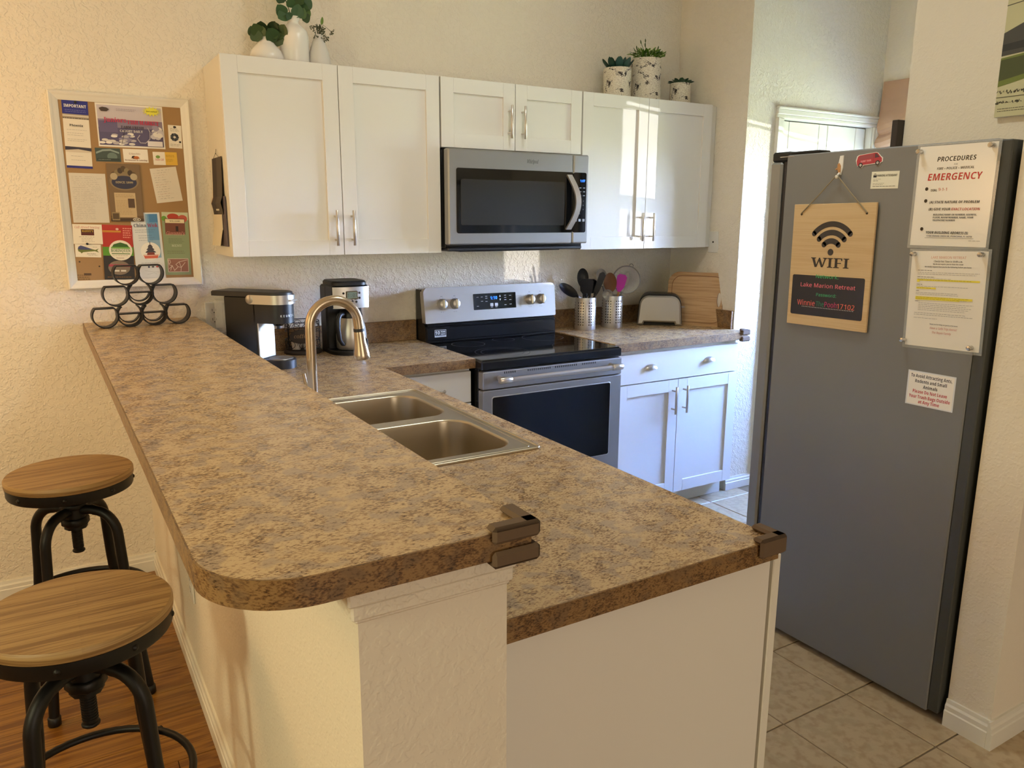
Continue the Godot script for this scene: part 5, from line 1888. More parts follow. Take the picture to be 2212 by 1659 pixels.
# ---------------------------------------------------------------- plants on the cabinets
func cabinet_top_things() -> void:
	var yt := 2.1182
	var sets := [
		["short round white ceramic vase at the left on top of the cabinets", Vector3(0.272, yt, 0.165), [Vector2(0, 0), Vector2(0.052, 0), Vector2(0.064, 0.012), Vector2(0.067, 0.03), Vector2(0.058, 0.055), Vector2(0.038, 0.076), Vector2(0.026, 0.09), Vector2(0.0255, 0.1), Vector2(0.029, 0.113), Vector2(0.026, 0.114), Vector2(0.021, 0.1), Vector2(0.021, 0.085), Vector2(0, 0.08)], "ceramic"],
		["tall white ceramic bottle vase in the middle of the three on the cabinets", Vector3(0.387, yt, 0.16), [Vector2(0, 0), Vector2(0.055, 0), Vector2(0.058, 0.006), Vector2(0.058, 0.12), Vector2(0.054, 0.142), Vector2(0.036, 0.16), Vector2(0.022, 0.17), Vector2(0.0205, 0.178), Vector2(0.026, 0.19), Vector2(0.0315, 0.196), Vector2(0.029, 0.197), Vector2(0.019, 0.18), Vector2(0.018, 0.168), Vector2(0, 0.16)], "ceramic"],
		["matt white cone-shaped vase at the right of the three on the cabinets", Vector3(0.488, yt, 0.165), [Vector2(0, 0), Vector2(0.046, 0), Vector2(0.048, 0.006), Vector2(0.047, 0.03), Vector2(0.04, 0.07), Vector2(0.028, 0.105), Vector2(0.019, 0.128), Vector2(0.0165, 0.14), Vector2(0.0145, 0.14), Vector2(0.016, 0.125), Vector2(0, 0.115)], "ceramic_matt"]]
	for q in sets:
		var m := MB.new()
		m.lathe(q[2], Vector3.ZERO, Vector3.UP, 40)
		tag(obj("vase", m, mats[q[3]], self, q[1]), q[0], "vase", "white vases on the cabinets")
	# round-leaved sprigs in the short vase: low bunches to both sides
	var t := thing("leafy_sprig", "low bunch of dark round-leaved greenery in the short round vase", "sprig", Vector3(0.272, yt + 0.1, 0.165))
	var greens := [Color(0.18, 0.27, 0.12), Color(0.22, 0.31, 0.14), Color(0.15, 0.22, 0.1), Color(0.26, 0.33, 0.16)]
	var k := 0
	for q in [[-0.055, 0.022, 0.01], [-0.035, 0.032, 0.02], [-0.015, 0.038, 0.0], [-0.028, 0.022, 0.025], [0.0, 0.026, 0.02], [0.035, 0.035, 0.02], [0.05, 0.045, 0.005], [0.066, 0.036, 0.02], [0.045, 0.018, 0.03], [0.07, 0.012, 0.02], [0.03, 0.05, 0.0], [0.06, 0.0, 0.01], [0.02, 0.018, 0.03], [-0.045, 0.005, 0.02], [0.078, 0.022, 0.0]]:
		var p := Vector3(q[0], q[1], q[2])
		var m := MB.new()
		m.col = lin(greens[k % 4])
		var r := 0.02 + 0.005 * (k % 3)
		var dir := Vector3(q[0], 0.1 + q[1], q[2]).normalized()
		m.leaf(p - dir * r, Vector3(rng.randf_range(-0.6, 0.6), 0.6, rng.randf_range(-0.2, 0.4)), Vector3(-0.4, 0.2, 0.9), r * 2.0, r * 2.0, 0.1, 0.001, 0.3, 0.08)
		m.tube([Vector3(0, -0.02, 0), p * 0.5 + Vector3(0, 0.004, 0), p - dir * r], 0.0012, 5)
		obj("leaf", m, mats.leaf, t)
		k += 1
	# eucalyptus in the tall vase: goes out of the top of the frame
	t = thing("eucalyptus_sprig", "tall sprig of round green eucalyptus leaves in the tall white bottle vase", "sprig", Vector3(0.387, yt + 0.18, 0.16))
	var stems := [[Vector3(0, -0.03, 0), Vector3(-0.012, 0.03, 0.005), Vector3(-0.03, 0.09, 0.0), Vector3(-0.04, 0.17, 0.01)], [Vector3(0, -0.03, 0), Vector3(0.01, 0.03, 0.01), Vector3(0.03, 0.08, 0.02), Vector3(0.045, 0.16, 0.01)], [Vector3(0, -0.03, 0), Vector3(0.0, 0.05, 0.0), Vector3(0.005, 0.11, 0.01), Vector3(0.0, 0.2, 0.0)]]
	var sm := MB.new()
	sm.col = lin(Color(0.25, 0.3, 0.16))
	for s in stems:
		sm.tube(s, 0.0016, 6)
	obj("stems", sm, mats.leaf, t)
	for q in [[-0.052, 0.032, 0.02, 0.025], [-0.05, 0.008, 0.025, 0.024], [-0.026, 0.012, 0.035, 0.016], [0.012, 0.036, 0.03, 0.026], [0.03, 0.03, 0.028, 0.022], [0.046, 0.014, 0.03, 0.019], [0.036, 0.05, 0.02, 0.026], [0.052, 0.04, 0.012, 0.022], [0.022, 0.075, 0.025, 0.024], [0.056, 0.072, 0.02, 0.024], [-0.012, 0.066, 0.02, 0.02], [-0.048, 0.084, 0.01, 0.024], [-0.066, 0.1, 0.012, 0.022], [0.018, 0.108, 0.02, 0.025], [-0.028, 0.118, 0.02, 0.024], [0.044, 0.112, 0.0, 0.025], [0.07, 0.13, 0.01, 0.02], [-0.06, 0.14, 0.0, 0.025], [0.005, 0.15, 0.015, 0.026], [0.05, 0.165, 0.0, 0.024], [-0.03, 0.175, 0.01, 0.026], [0.02, 0.19, 0.0, 0.024]]:
		var m := MB.new()
		m.col = lin([Color(0.2, 0.33, 0.17), Color(0.25, 0.37, 0.2), Color(0.17, 0.28, 0.15)][k % 3])
		if k % 9 == 4:
			m.col = lin(Color(0.36, 0.48, 0.22))
		var r: float = q[3]
		var d := Vector3(q[0] * 6.0, rng.randf_range(-0.2, 0.8), 0.1).normalized()
		m.leaf(Vector3(q[0], q[1], q[2]) - d * r, d, Vector3(rng.randf_range(-0.5, 0.1), rng.randf_range(-0.1, 0.4), 0.9), r * 2.0, r * 2.0, 0.05, 0.001, 0.25, 0.06)
		obj("leaf", m, mats.leaf, t)
		k += 1
	# drooping seed heads in the cone vase
	t = thing("seed_sprig", "drooping dark green seed-head sprig with one upright leaf in the cone vase", "sprig", Vector3(0.488, yt + 0.135, 0.165))
	for q in [[-0.02, 0.03, 0.0, 10], [0.008, 0.018, 0.02, 14], [0.02, 0.028, 0.0, 14], [0.052, 0.022, 0.01, 12], [0.028, -0.006, 0.02, 10], [0.016, -0.012, 0.025, 8], [-0.018, -0.002, 0.02, 8], [0.0, 0.04, -0.01, 10]]:
		var m := MB.new()
		var c := Vector3(q[0], q[1], q[2])
		m.col = lin(Color(0.24, 0.27, 0.15))
		m.tube([Vector3(0, -0.01, 0), Vector3(q[0] * 0.4, 0.045, q[2] * 0.5), c], 0.001, 5)
		for i in q[3]:
			var d := Vector3(rng.randf_range(-1, 1), rng.randf_range(-1, 0.6), rng.randf_range(-1, 1)).normalized()
			m.col = lin(Color(0.2, 0.25, 0.13).lerp(Color(0.34, 0.34, 0.2), rng.randf()))
			var e: Vector3 = c + d * 0.013
			m.tube([c, e], 0.0007, 4)
			m.ball(e, Vector3.ONE * 0.0026, 6, 4)
		obj("seed_head", m, mats.leaf, t)
	var lm := MB.new()
	lm.col = lin(Color(0.38, 0.5, 0.18))
	lm.leaf(Vector3(0.016, 0.045, 0.0), Vector3(0.15, 1, 0), Vector3(-0.2, 0, 1), 0.032, 0.012, 0.1)
	obj("leaf", lm, mats.leaf, t)

	# birch bark pots
	var bark := mat("birch_bark", Color.WHITE, 0.8)
	var n1 := noise_bytes(256, 256, 0.0165, 2, 71, FastNoiseLite.TYPE_SIMPLEX_SMOOTH, 512, 512)
	var n2 := noise_bytes(256, 512, 0.09, 3, 72, FastNoiseLite.TYPE_SIMPLEX_SMOOTH, 512, 512)
	var n3 := noise_bytes(64, 512, 0.16, 2, 73, FastNoiseLite.TYPE_SIMPLEX_SMOOTH, 512, 512)
	bark.albedo_texture = tex_rgb(512, 512, func(i: int) -> Color:
		var c := Color(0.9, 0.87, 0.8).lerp(Color(0.82, 0.77, 0.68), smoothstep(-0.2, 0.4, (n2[i] - 128) / 128.0))
		c = c.lerp(Color(0.5, 0.44, 0.38), smoothstep(0.5, 0.62, (n3[i] - 128) / 128.0) * 0.8)
		var blot := (n1[i] - 128) / 128.0 + (n2[i] - 128) / 128.0 * 0.45
		return c.lerp(Color(0.2, 0.17, 0.16), smoothstep(0.42, 0.6, blot)))
	bark.heightmap_enabled = true
	bark.heightmap_texture = tex_l(512, 512, n2)
	bark.heightmap_scale = 0.1
	tri_planar(bark, Vector3(4.4, 4.4, 4.4), true)
	for q in [
		["birch-bark pot with a dark blue-green pointed succulent at the left of its row", Vector3(2.062, yt, 0.16), 0.071, 0.158],
		["tallest birch-bark pot with bushy bright green leaves in the middle of its row", Vector3(2.255, yt, 0.16), 0.077, 0.222],
		["smallest birch-bark pot with a dusty green succulent at the right of its row", Vector3(2.498, yt, 0.16), 0.056, 0.122]]:
		t = thing("potted_plant", q[0], "potted plant", q[1], 0.0, "birch-bark pots on the cabinets")
		var R: float = q[2]
		var H: float = q[3]
		var m := MB.new()
		# slightly lumpy cylinder
		var loops := []
		for y in [0.0, 0.3, 0.6, 0.85, 0.97, 1.0]:
			var l := []
			for i in 32:
				var a := TAU * i / 32.0
				var rr := R * (1.0 + 0.02 * sin(a * 3.0 + y * 4.0) + 0.012 * sin(a * 7.0 - y * 6.0)) - (0.003 if y > 0.98 else 0.0)
				l.append(Vector3(cos(a) * rr, y * H, sin(a) * rr))
			loops.append(l)
		m.loft(loops, false, true)
		var inner := []
		for y in [1.0, 0.9]:
			var l := []
			for i in 32:
				var a := TAU * i / 32.0
				l.append(Vector3(cos(a) * (R - 0.007), y * H, sin(a) * (R - 0.007)))
			inner.append(l)
		m.loft(inner, true)
		for i in 32:
			var j := (i + 1) % 32
			m.quad(loops[5][i], loops[5][j], inner[0][j], inner[0][i], Vector3.UP)
		obj("pot", m, bark, t)
		m = MB.new()
		m.cyl(Vector3(0, H * 0.88, 0), Vector3(0, H * 0.93, 0), R - 0.007, 24)
		obj("soil", m, mats.soil, t)
		if R > 0.075:
			for i in 110:
				var a := rng.randf() * TAU
				var rad := sqrt(rng.randf()) * R * 1.05
				var p := Vector3(cos(a) * rad, H + 0.008 + rng.randf_range(0.0, 0.036) * (1.2 - rad / R * 0.6), sin(a) * rad)
				var d := Vector3(cos(a) * rad / R * 1.4 + rng.randf_range(-0.5, 0.5), rng.randf_range(-0.2, 1.0), sin(a) * rad / R * 1.4 + rng.randf_range(-0.5, 0.5))
				m = MB.new()
				m.col = lin(Color(0.25, 0.42, 0.1).lerp(Color(0.46, 0.6, 0.18), rng.randf()))
				m.leaf(p, d, Vector3.UP + Vector3(-0.3, 0, 0.5), rng.randf_range(0.024, 0.036), rng.randf_range(0.01, 0.015), rng.randf_range(-0.3, 0.3), 0.001)
				m.tube([Vector3(p.x * 0.7, H * 0.9, p.z * 0.7), p], 0.001, 4)
				obj("leaf", m, mats.leaf, t)
			for s in [[-0.06, 0.07, 0.02], [-0.015, 0.085, 0.0], [-0.085, 0.04, 0.02], [0.07, 0.06, 0.0], [0.09, 0.02, 0.03], [-0.04, 0.055, 0.03]]:
				m = MB.new()
				m.col = lin(Color(0.22, 0.32, 0.1))
				m.tube([Vector3(s[0] * 0.5, H - 0.01, s[2]), Vector3(s[0] * 0.8, H + s[1] * 0.7, s[2]), Vector3(s[0], H + s[1], s[2])], 0.0013, 5)
				m.leaf(Vector3(s[0], H + s[1] - 0.004, s[2]), Vector3(s[0] * 4.0, 0.8, 0), Vector3(0, 0, 1), 0.02, 0.007)
				obj("leaf", m, mats.leaf, t)
		else:
			var big := R > 0.06
			for ring in 3:
				var cnt: int = [9, 7, 4][ring]
				for i in cnt:
					var a := TAU * i / cnt + ring * 0.35
					var el: float = [0.62, 0.95, 1.3][ring] if big else [0.5, 0.95, 1.25][ring]
					var d := Vector3(cos(a) * cos(el), sin(el), sin(a) * cos(el))
					m = MB.new()
					m.col = lin(Color(0.1, 0.24, 0.2).lerp(Color(0.17, 0.32, 0.25), rng.randf()) if big else Color(0.24, 0.35, 0.26).lerp(Color(0.3, 0.42, 0.31), rng.randf()))
					var p: Vector3 = Vector3(cos(a), 0, sin(a)) * R * [0.5, 0.3, 0.1][ring] + Vector3(0, H * 0.92 + 0.002, 0)
					var L: float = (R * [1.05, 0.95, 0.85][ring]) * (1.0 if big else 0.85)
					m.leaf(p, d, Vector3.UP - d * 0.2, L, L * (0.48 if big else 0.62), 0.22 if big else -0.15, 0.004, 0.9 if big else 0.45, 0.22)
					obj("leaf", m, mats.leaf, t)

# ---------------------------------------------------------------- wine rack and bar stools
func bar_things() -> void:
	var t := thing("wine_rack", "black iron pyramid wine rack of nine D-shaped rings on the far end of the bar", "wine rack", Vector3(-0.276, YB, 0.19), 0.06)
	var r := 0.044
	var pitch := 0.0868
	var rows := [[4, 0.0], [3, 0.0805], [2, 0.1585]]
	for ri in 3:
		for i in rows[ri][0]:
			var x: float = (i - (rows[ri][0] - 1) / 2.0) * pitch
			var cy: float = 0.0462 + rows[ri][1]
			var edge: bool = i == 0 or i == rows[ri][0] - 1
			var m := MB.new()
			var o := Vector3(x, cy, 0)
			if edge:
				# ring cut flat at the top
				var p := arc(o, Vector3.RIGHT, Vector3.UP, r, PI * 0.5 + 0.86, PI * 2.5 - 0.86, 30)
				m.band(p, Vector3(0, 0, 1), 0.055, 0.0042, true)
			else:
				m.band(arc(o, Vector3.RIGHT, Vector3.UP, r, PI * 0.5 + 0.7, PI * 2.5 - 0.7, 30), Vector3(0, 0, 1), 0.055, 0.0042)
				# inner cradle: flat bar with a shallower bow, set back
				var c := o + Vector3(0, 0.006, -0.02)
				m.band([c + Vector3(-r + 0.003, -0.004, 0), c + Vector3(r - 0.003, -0.004, 0)], Vector3(0, 0, 1), 0.045, 0.004)
				m.band(arc(c, Vector3.RIGHT, Vector3.UP, r * 0.86, PI + 0.1, TAU - 0.1, 20), Vector3(0, 0, 1), 0.03, 0.0036)
			obj("bottle_ring", m, mats.black_iron, t)
	# stools
	for q in [["round wood-topped iron swivel bar stool nearest the camera", Vector3(-0.607, 0, 1.852), 0.0], ["round wood-topped iron swivel bar stool further away by the back wall", Vector3(-0.586, 0, 0.862), 0.12]]:
		stool(q[0], q[1], q[2])

func stool(label: String, at: Vector3, turn: float) -> void:
	var t := thing("bar_stool", label, "stool", at, turn, "bar stools at the breakfast bar")
	var y := 0.75
	var m := MB.new()
	m.lathe([Vector2(0, y - 0.024), Vector2(0.174, y - 0.024), Vector2(0.1775, y - 0.021), Vector2(0.1775, y - 0.005), Vector2(0.174, y), Vector2(0, y)], Vector3.ZERO, Vector3.UP, 64)
	obj("seat", m, mats.seat_wood, t)
	m = MB.new()
	m.lathe([Vector2(0, y - 0.03), Vector2(0.168, y - 0.03), Vector2(0.168, y - 0.056), Vector2(0.172, y - 0.056), Vector2(0.1745, y - 0.05), Vector2(0.1745, y - 0.0245), Vector2(0, y - 0.0245)], Vector3.ZERO, Vector3.UP, 64)
	var rim := obj("seat_rim", m, mats.black_iron, t)
	for i in 8:
		var a := TAU * i / 8.0 + 0.25
		m = MB.new()
		var d := Vector3(cos(a), 0, sin(a))
		m.lathe([Vector2(0, 0), Vector2(0.0065, 0), Vector2(0.005, 0.003), Vector2(0, 0.0045)], d * 0.1743 + Vector3(0, y - 0.039, 0), d, 10)
		obj("rivet", m, mats.black_iron, rim)
	m = MB.new()
	m.cyl(Vector3(0, 0.49, 0), Vector3(0, y - 0.03, 0), 0.0145, 18)
	m.cyl(Vector3(0, 0.484, 0), Vector3(0, 0.494, 0), 0.018, 18, 0.003)
	for i in 26:
		m.cyl(Vector3(0, 0.5 + i * 0.006, 0), Vector3(0, 0.5025 + i * 0.006, 0), 0.0158, 14)
	obj("screw_post", m, mats.black_iron, t)
	m = MB.new()
	m.cyl(Vector3(0, 0.565, 0), Vector3(0, 0.66, 0), 0.033, 8)
	m.cyl(Vector3(0, 0.575, 0), Vector3(0, 0.6, 0), 0.04, 8, 0.004)
	m.cyl(Vector3(0, 0.63, 0), Vector3(0, 0.65, 0), 0.04, 8, 0.004)
	obj("hub", m, mats.black_iron, t)
	for i in 4:
		var a := PI / 4 + PI / 2 * i
		var d := Vector3(cos(a), 0, sin(a))
		m = MB.new()
		var p := [d * 0.03 + Vector3(0, 0.625, 0), d * 0.06 + Vector3(0, 0.628, 0)]
		for j in 9:
			var u := PI / 2 * (1.0 - j / 8.0)
			p.append(d * (0.07 + cos(u) * 0.07) + Vector3(0, 0.545 + sin(u) * 0.08, 0))
		p.append(d * 0.148 + Vector3(0, 0.42, 0))
		p.append(d * 0.193 + Vector3(0, 0.012, 0))
		m.tube(p, 0.0152, 14)
		var lg := obj("leg", m, mats.black_iron, t)
		m = MB.new()
		m.cyl(d * 0.1932 + Vector3(0, 0.0, 0), d * 0.1915 + Vector3(0, 0.03, 0), 0.0185, 14, 0.003)
		obj("foot", m, mats.black_plastic, lg)
	m = MB.new()
	var rp := []
	for i in 48:
		var a := TAU * i / 48.0
		rp.append(Vector3(cos(a) * 0.187, 0.34, sin(a) * 0.187))
	m.tube(rp, 0.0085, 10, true)
	for i in 4:
		var a := PI / 4 + PI / 2 * i
		var d := Vector3(cos(a), 0, sin(a))
		m.cyl(d * 0.15 + Vector3(0, 0.338, 0), d * 0.2 + Vector3(0, 0.338, 0), 0.006, 8, 0.001)
	obj("foot_ring", m, mats.black_iron, t)

# ---------------------------------------------------------------- flat printed things
class Sheet:
	var m: MB = null
	var w := 0.0
	var h := 0.0
	var z := 0.0004
	var rg := RandomNumberGenerator.new()

	func step() -> void:
		z += 0.00009

	func c(hex: String) -> void:
		m.col = Color(hex).srgb_to_linear()

	func pt(u: float, v: float) -> Vector3:
		return Vector3((u - 0.5) * w, (0.5 - v) * h, z)

	func rect(u0: float, v0: float, u1: float, v1: float, hex: String) -> void:
		c(hex)
		step()
		m.quad(pt(u0, v0), pt(u1, v0), pt(u1, v1), pt(u0, v1), Vector3(0, 0, 1))

	func poly(p: Array, hex: String) -> void:
		c(hex)
		step()
		var pp := PackedVector2Array()
		for i in range(0, p.size(), 2):
			pp.append(Vector2((p[i] - 0.5) * w, (0.5 - p[i + 1]) * h))
		var ix := Geometry2D.triangulate_polygon(pp)
		for i in range(0, ix.size(), 3):
			m.ftri(Vector3(pp[ix[i]].x, pp[ix[i]].y, z), Vector3(pp[ix[i + 1]].x, pp[ix[i + 1]].y, z), Vector3(pp[ix[i + 2]].x, pp[ix[i + 2]].y, z), Vector3(0, 0, 1))

	func ell(u: float, v: float, ru: float, rv: float, hex: String, k := 28) -> void:
		var p := []
		for i in k:
			var a := TAU * i / k
			p.append_array([u + cos(a) * ru, v + sin(a) * rv])
		poly(p, hex)

	# stroke along fractions, width in metres
	func line(p: Array, width: float, hex: String) -> void:
		c(hex)
		step()
		for i in range(0, p.size() - 2, 2):
			var a := pt(p[i], p[i + 1])
			var b := pt(p[i + 2], p[i + 3])
			var d := (b - a).normalized()
			var s := Vector3(-d.y, d.x, 0) * width / 2.0
			a -= d * width * 0.3
			b += d * width * 0.3
			m.quad(a - s, b - s, b + s, a + s, Vector3(0, 0, 1))

	func text(s: String, u: float, v: float, cap: float, hex: String, kind := 0, al := 0, max_w := 0.0, slant := 0.0, exact := false) -> void:
		c(hex)
		step()
		m.text(s, pt(u, v), cap, kind, al, max_w * w, slant, exact)

	# rows of word-like dashes where the print is too small to read
	func rows(u0: float, v0: float, u1: float, n: int, dv: float, hex: String, th := 0.0011, ragged := 0.25) -> void:
		c(hex)
		step()
		for i in n:
			var u := u0
			var end := u1 - rg.randf() * ragged * (u1 - u0)
			var v := v0 + dv * i
			while u < end:
				var l := rg.randf_range(0.004, 0.011) / w
				var e := minf(u + l, end)
				var a := pt(u, v)
				var b := pt(e, v)
				m.quad(a - Vector3(0, th / 2, 0), b - Vector3(0, th / 2, 0), b + Vector3(0, th / 2, 0), a + Vector3(0, th / 2, 0), Vector3(0, 0, 1))
				u = e + 0.0018 / w

	# scrawled handwriting
	func scrawl(u0: float, v0: float, u1: float, hex: String, amp := 0.0022, width := 0.0006) -> void:
		c(hex)
		step()
		var x := (u0 - 0.5) * w
		var y := (0.5 - v0) * h
		var last := Vector3(x, y, z)
		while x < (u1 - 0.5) * w:
			x += rg.randf_range(0.0008, 0.0022)
			var q := Vector3(x, y + rg.randf_range(-amp, amp) * 0.8, z)
			if rg.randf() < 0.16:
				x += 0.0025
				last = Vector3(x, y, z)
				continue
			var d := (q - last).normalized()
			var s := Vector3(-d.y, d.x, 0) * width / 2.0
			m.quad(last - s, q - s, q + s, last + s, Vector3(0, 0, 1))
			last = q

var sheet_n := 0

func sheet(bas: Basis, ang: float, w: float, h: float, hex: String, th := 0.0006, curl := 0.0) -> Sheet:
	var s := Sheet.new()
	sheet_n += 1
	s.rg.seed = 900 + sheet_n
	s.w = w
	s.h = h
	s.z = th
	s.m = MB.new()
	s.m.xf = Transform3D(bas * Basis(Vector3(0, 0, 1), ang), Vector3.ZERO)
	s.c(hex)
	s.m.box(Vector3(-w / 2, -h / 2, 0), Vector3(w / 2, h / 2, th))
	return s

func pin_up(s: Sheet, called: String, label: String, cat: String, at: Vector3, group := "", mt := "print") -> MeshInstance3D:
	var o := obj(called, s.m, mats[mt], self, at)
	tag(o, label, cat, group)
	return o

func pinboard() -> void:
	var t := thing("corkboard", "white framed cork pinboard covered with cards and menus on the dining wall", "pinboard", Vector3(-0.262, 1.61, 0.0))
	var x0 := -0.51
	var x1 := -0.0135
	var y0 := 1.2385
	var y1 := 1.983
	var m := world_mb(t)
	m.box(Vector3(x0 + 0.02, y0 + 0.02, 0.001), Vector3(x1 - 0.02, y1 - 0.02, 0.0115))
	obj("cork", m, mats.cork, t)
	# moulded frame: four sides, stepped profile
	var pr := [[0.0, 0.02], [0.004, 0.024], [0.01, 0.022], [0.016, 0.019], [0.026, 0.016], [0.0335, 0.013]]
	for sd in 4:
		m = world_mb(t)
		for i in range(pr.size() - 1):
			var a: float = pr[i][0]
			var b: float = pr[i + 1][0]
			var za: float = pr[i][1]
			var zb: float = pr[i + 1][1]
			var c := []
			match sd:
				0: c = [Vector3(x0 + a, y0 + a, za), Vector3(x1 - a, y0 + a, za), Vector3(x1 - b, y0 + b, zb), Vector3(x0 + b, y0 + b, zb)]
				1: c = [Vector3(x0 + a, y1 - a, za), Vector3(x1 - a, y1 - a, za), Vector3(x1 - b, y1 - b, zb), Vector3(x0 + b, y1 - b, zb)]
				2: c = [Vector3(x0 + a, y0 + a, za), Vector3(x0 + a, y1 - a, za), Vector3(x0 + b, y1 - b, zb), Vector3(x0 + b, y0 + b, zb)]
				3: c = [Vector3(x1 - a, y0 + a, za), Vector3(x1 - a, y1 - a, za), Vector3(x1 - b, y1 - b, zb), Vector3(x1 - b, y0 + b, zb)]
			m.quad(c[0], c[1], c[2], c[3], Vector3(0, 0, 1))
		match sd:
			0: m.quad(Vector3(x0, y0, 0.001), Vector3(x1, y0, 0.001), Vector3(x1, y0, 0.02), Vector3(x0, y0, 0.02), Vector3.DOWN)
			1: m.quad(Vector3(x0, y1, 0.001), Vector3(x1, y1, 0.001), Vector3(x1, y1, 0.02), Vector3(x0, y1, 0.02), Vector3.UP)
			2: m.quad(Vector3(x0, y0, 0.001), Vector3(x0, y1, 0.001), Vector3(x0, y1, 0.02), Vector3(x0, y0, 0.02), Vector3.LEFT)
			3: m.quad(Vector3(x1, y0, 0.001), Vector3(x1, y1, 0.001), Vector3(x1, y1, 0.02), Vector3(x1, y0, 0.02), Vector3.RIGHT)
		obj("frame", m, mats.trim, t)
	var I := Basis.IDENTITY
	var g := "papers pinned on the corkboard"
	var Z := 0.0117
	# blue-headed leaflet
	var s := sheet(I, -0.023, 0.0875, 0.248, "#e8e0d0")
	s.rect(0, 0, 1, 0.2, "#2e2f86")
	s.text("IMPORTANT", 0.5, 0.08, 0.0105, "#f2eee6", 1, 0, 0.85)
	s.rows(0.1, 0.14, 0.92, 2, 0.025, "#8f90c8")
	s.rect(0, 0.2, 1, 0.27, "#a89a86")
	s.rect(0, 0.215, 1, 0.235, "#d8cfc0")
	s.rows(0.0, 0.26, 1.0, 1, 0.02, "#5a5048", 0.003, 0.0)
	s.text("Phoenix", 0.5, 0.365, 0.0085, "#33302e", 1, 0, 0.55)
	s.rows(0.12, 0.43, 0.9, 1, 0.02, "#a8a29a")
	s.rows(0.12, 0.48, 0.9, 2, 0.03, "#a8a29a")
	s.rows(0.12, 0.57, 0.9, 2, 0.025, "#a8a29a")
	s.rect(0, 0.68, 1, 0.76, "#d4c8b4")
	s.poly([0, 0.68, 1, 0.69, 1, 0.74, 0.5, 0.715, 0, 0.735], "#3d3a48")
	s.rows(0.2, 0.82, 0.8, 2, 0.06, "#9a948c")
	s.rect(0, 0.965, 1, 1, "#2e2f86")
	pin_up(s, "leaflet", "narrow leaflet with a blue IMPORTANT header at the corkboard's upper left", "leaflet", Vector3(-0.4238, 1.8255, Z), g)
	# fish market flyer
	s = sheet(I, 0.0, 0.239, 0.162, "#ece6da")
	s.rect(0.02, 0.04, 0.98, 0.38, "#c9bfc4")
	s.rect(0.02, 0.36, 0.98, 0.62, "#8c7f96")
	s.rect(0.02, 0.55, 0.98, 0.96, "#5d5578")
	s.rect(0.03, 0.4, 0.3, 0.66, "#6a5f84")
	for i in 26:
		var u := s.rg.randf_range(0.05, 0.52)
		var v := s.rg.randf_range(0.68, 0.93)
		s.ell(u, v, 0.05, 0.03, ["#d8d2cc", "#b9b2b6", "#8d86a0", "#efeae2"][i % 4], 9)
	for i in 14:
		s.ell(s.rg.randf_range(0.82, 0.95), s.rg.randf_range(0.5, 0.75), 0.05, 0.06, ["#c9c4cc", "#e4dfdc", "#9c96ac"][i % 3], 9)
	s.poly([0.05, 0.12, 0.1, 0.09, 0.16, 0.1, 0.2, 0.14, 0.16, 0.19, 0.08, 0.19], "#4a3c34")
	s.rows(0.3, 0.12, 0.6, 2, 0.035, "#7d6f78")
	var star := []
	for i in 28:
		var a := TAU * i / 28.0
		var rr := 1.0 if i % 2 == 0 else 0.6
		star.append_array([0.83 + cos(a) * 0.15 * rr, 0.13 + sin(a) * 0.12 * rr])
	s.poly(star, "#e6e04a")
	s.text("Best seafood", 0.83, 0.13, 0.005, "#4a4218", 1, 0, 0.16)
	s.text("Juniors", 0.27, 0.375, 0.0165, "#c22a52", 2, 0, 0.33)
	s.text("FISH MARKET", 0.69, 0.41, 0.015, "#c8204a", 2, 0, 0.47)
	s.text("FARM FRESH", 0.52, 0.53, 0.0095, "#2b2a2c", 2, 0, 0.34)
	s.text("CAUGHT DAILY", 0.5, 0.62, 0.0085, "#e8e4e0", 2, 0, 0.34)
	s.line([0.4, 0.6, 0.34, 0.93], 0.0015, "#2a2630")
	s.line([0.75, 0.52, 0.78, 0.62, 0.77, 0.78, 0.7, 0.88, 0.62, 0.88, 0.58, 0.78, 0.62, 0.7], 0.0028, "#b8b0b8")
	s.rect(0.73, 0.83, 0.96, 0.95, "#e6e2e6")
	pin_up(s, "flyer", "large purple seafood market flyer with a yellow starburst at the corkboard's top", "flyer", Vector3(-0.234, 1.8675, Z), g)
	# small card with a dark emblem
	s = sheet(I, -0.02, 0.0495, 0.089, "#ebe5d6")
	s.ell(0.5, 0.08, 0.12, 0.05, "#2e2926")
	s.rows(0.15, 0.15, 0.85, 3, 0.05, "#5c564e")
	for i in 9:
		var a := TAU * i / 9.0
		s.ell(0.45 + cos(a) * 0.19, 0.52 + sin(a) * 0.11, 0.14, 0.07, ["#2c3036", "#4a5058"][i % 2], 10)
	s.ell(0.45, 0.52, 0.1, 0.05, "#d8d2c6")
	s.rect(0.78, 0.68, 0.92, 0.76, "#2c2826")
	s.rows(0.1, 0.84, 0.9, 2, 0.06, "#5c564e")
	pin_up(s, "business_card", "small upright white card with a round dark emblem at the corkboard's right edge", "card", Vector3(-0.0743, 1.8365, Z), g)
	# four business cards in a row
	s = sheet(I, 0.011, 0.088, 0.051, "#46544e")
	s.poly([0.03, 0.3, 0.3, 0.1, 0.6, 0.06, 0.95, 0.28, 0.95, 0.4, 0.6, 0.2, 0.3, 0.24, 0.03, 0.44], "#8fa09a")
	s.ell(0.66, 0.62, 0.2, 0.3, "#6d7f78")
	s.rect(0.05, 0.75, 0.95, 0.95, "#35403c")
	s.rows(0.1, 0.85, 0.6, 1, 0.1, "#a9b8b0")
	pin_up(s, "business_card", "dark green photo business card left in the corkboard's row of cards", "card", Vector3(-0.3245, 1.7555, Z), g)
	s = sheet(I, 0.011, 0.0895, 0.051, "#eee8da")
	s.text("El Ranchito", 0.46, 0.35, 0.0065, "#8a4a2a", 4, 0, 0.45)
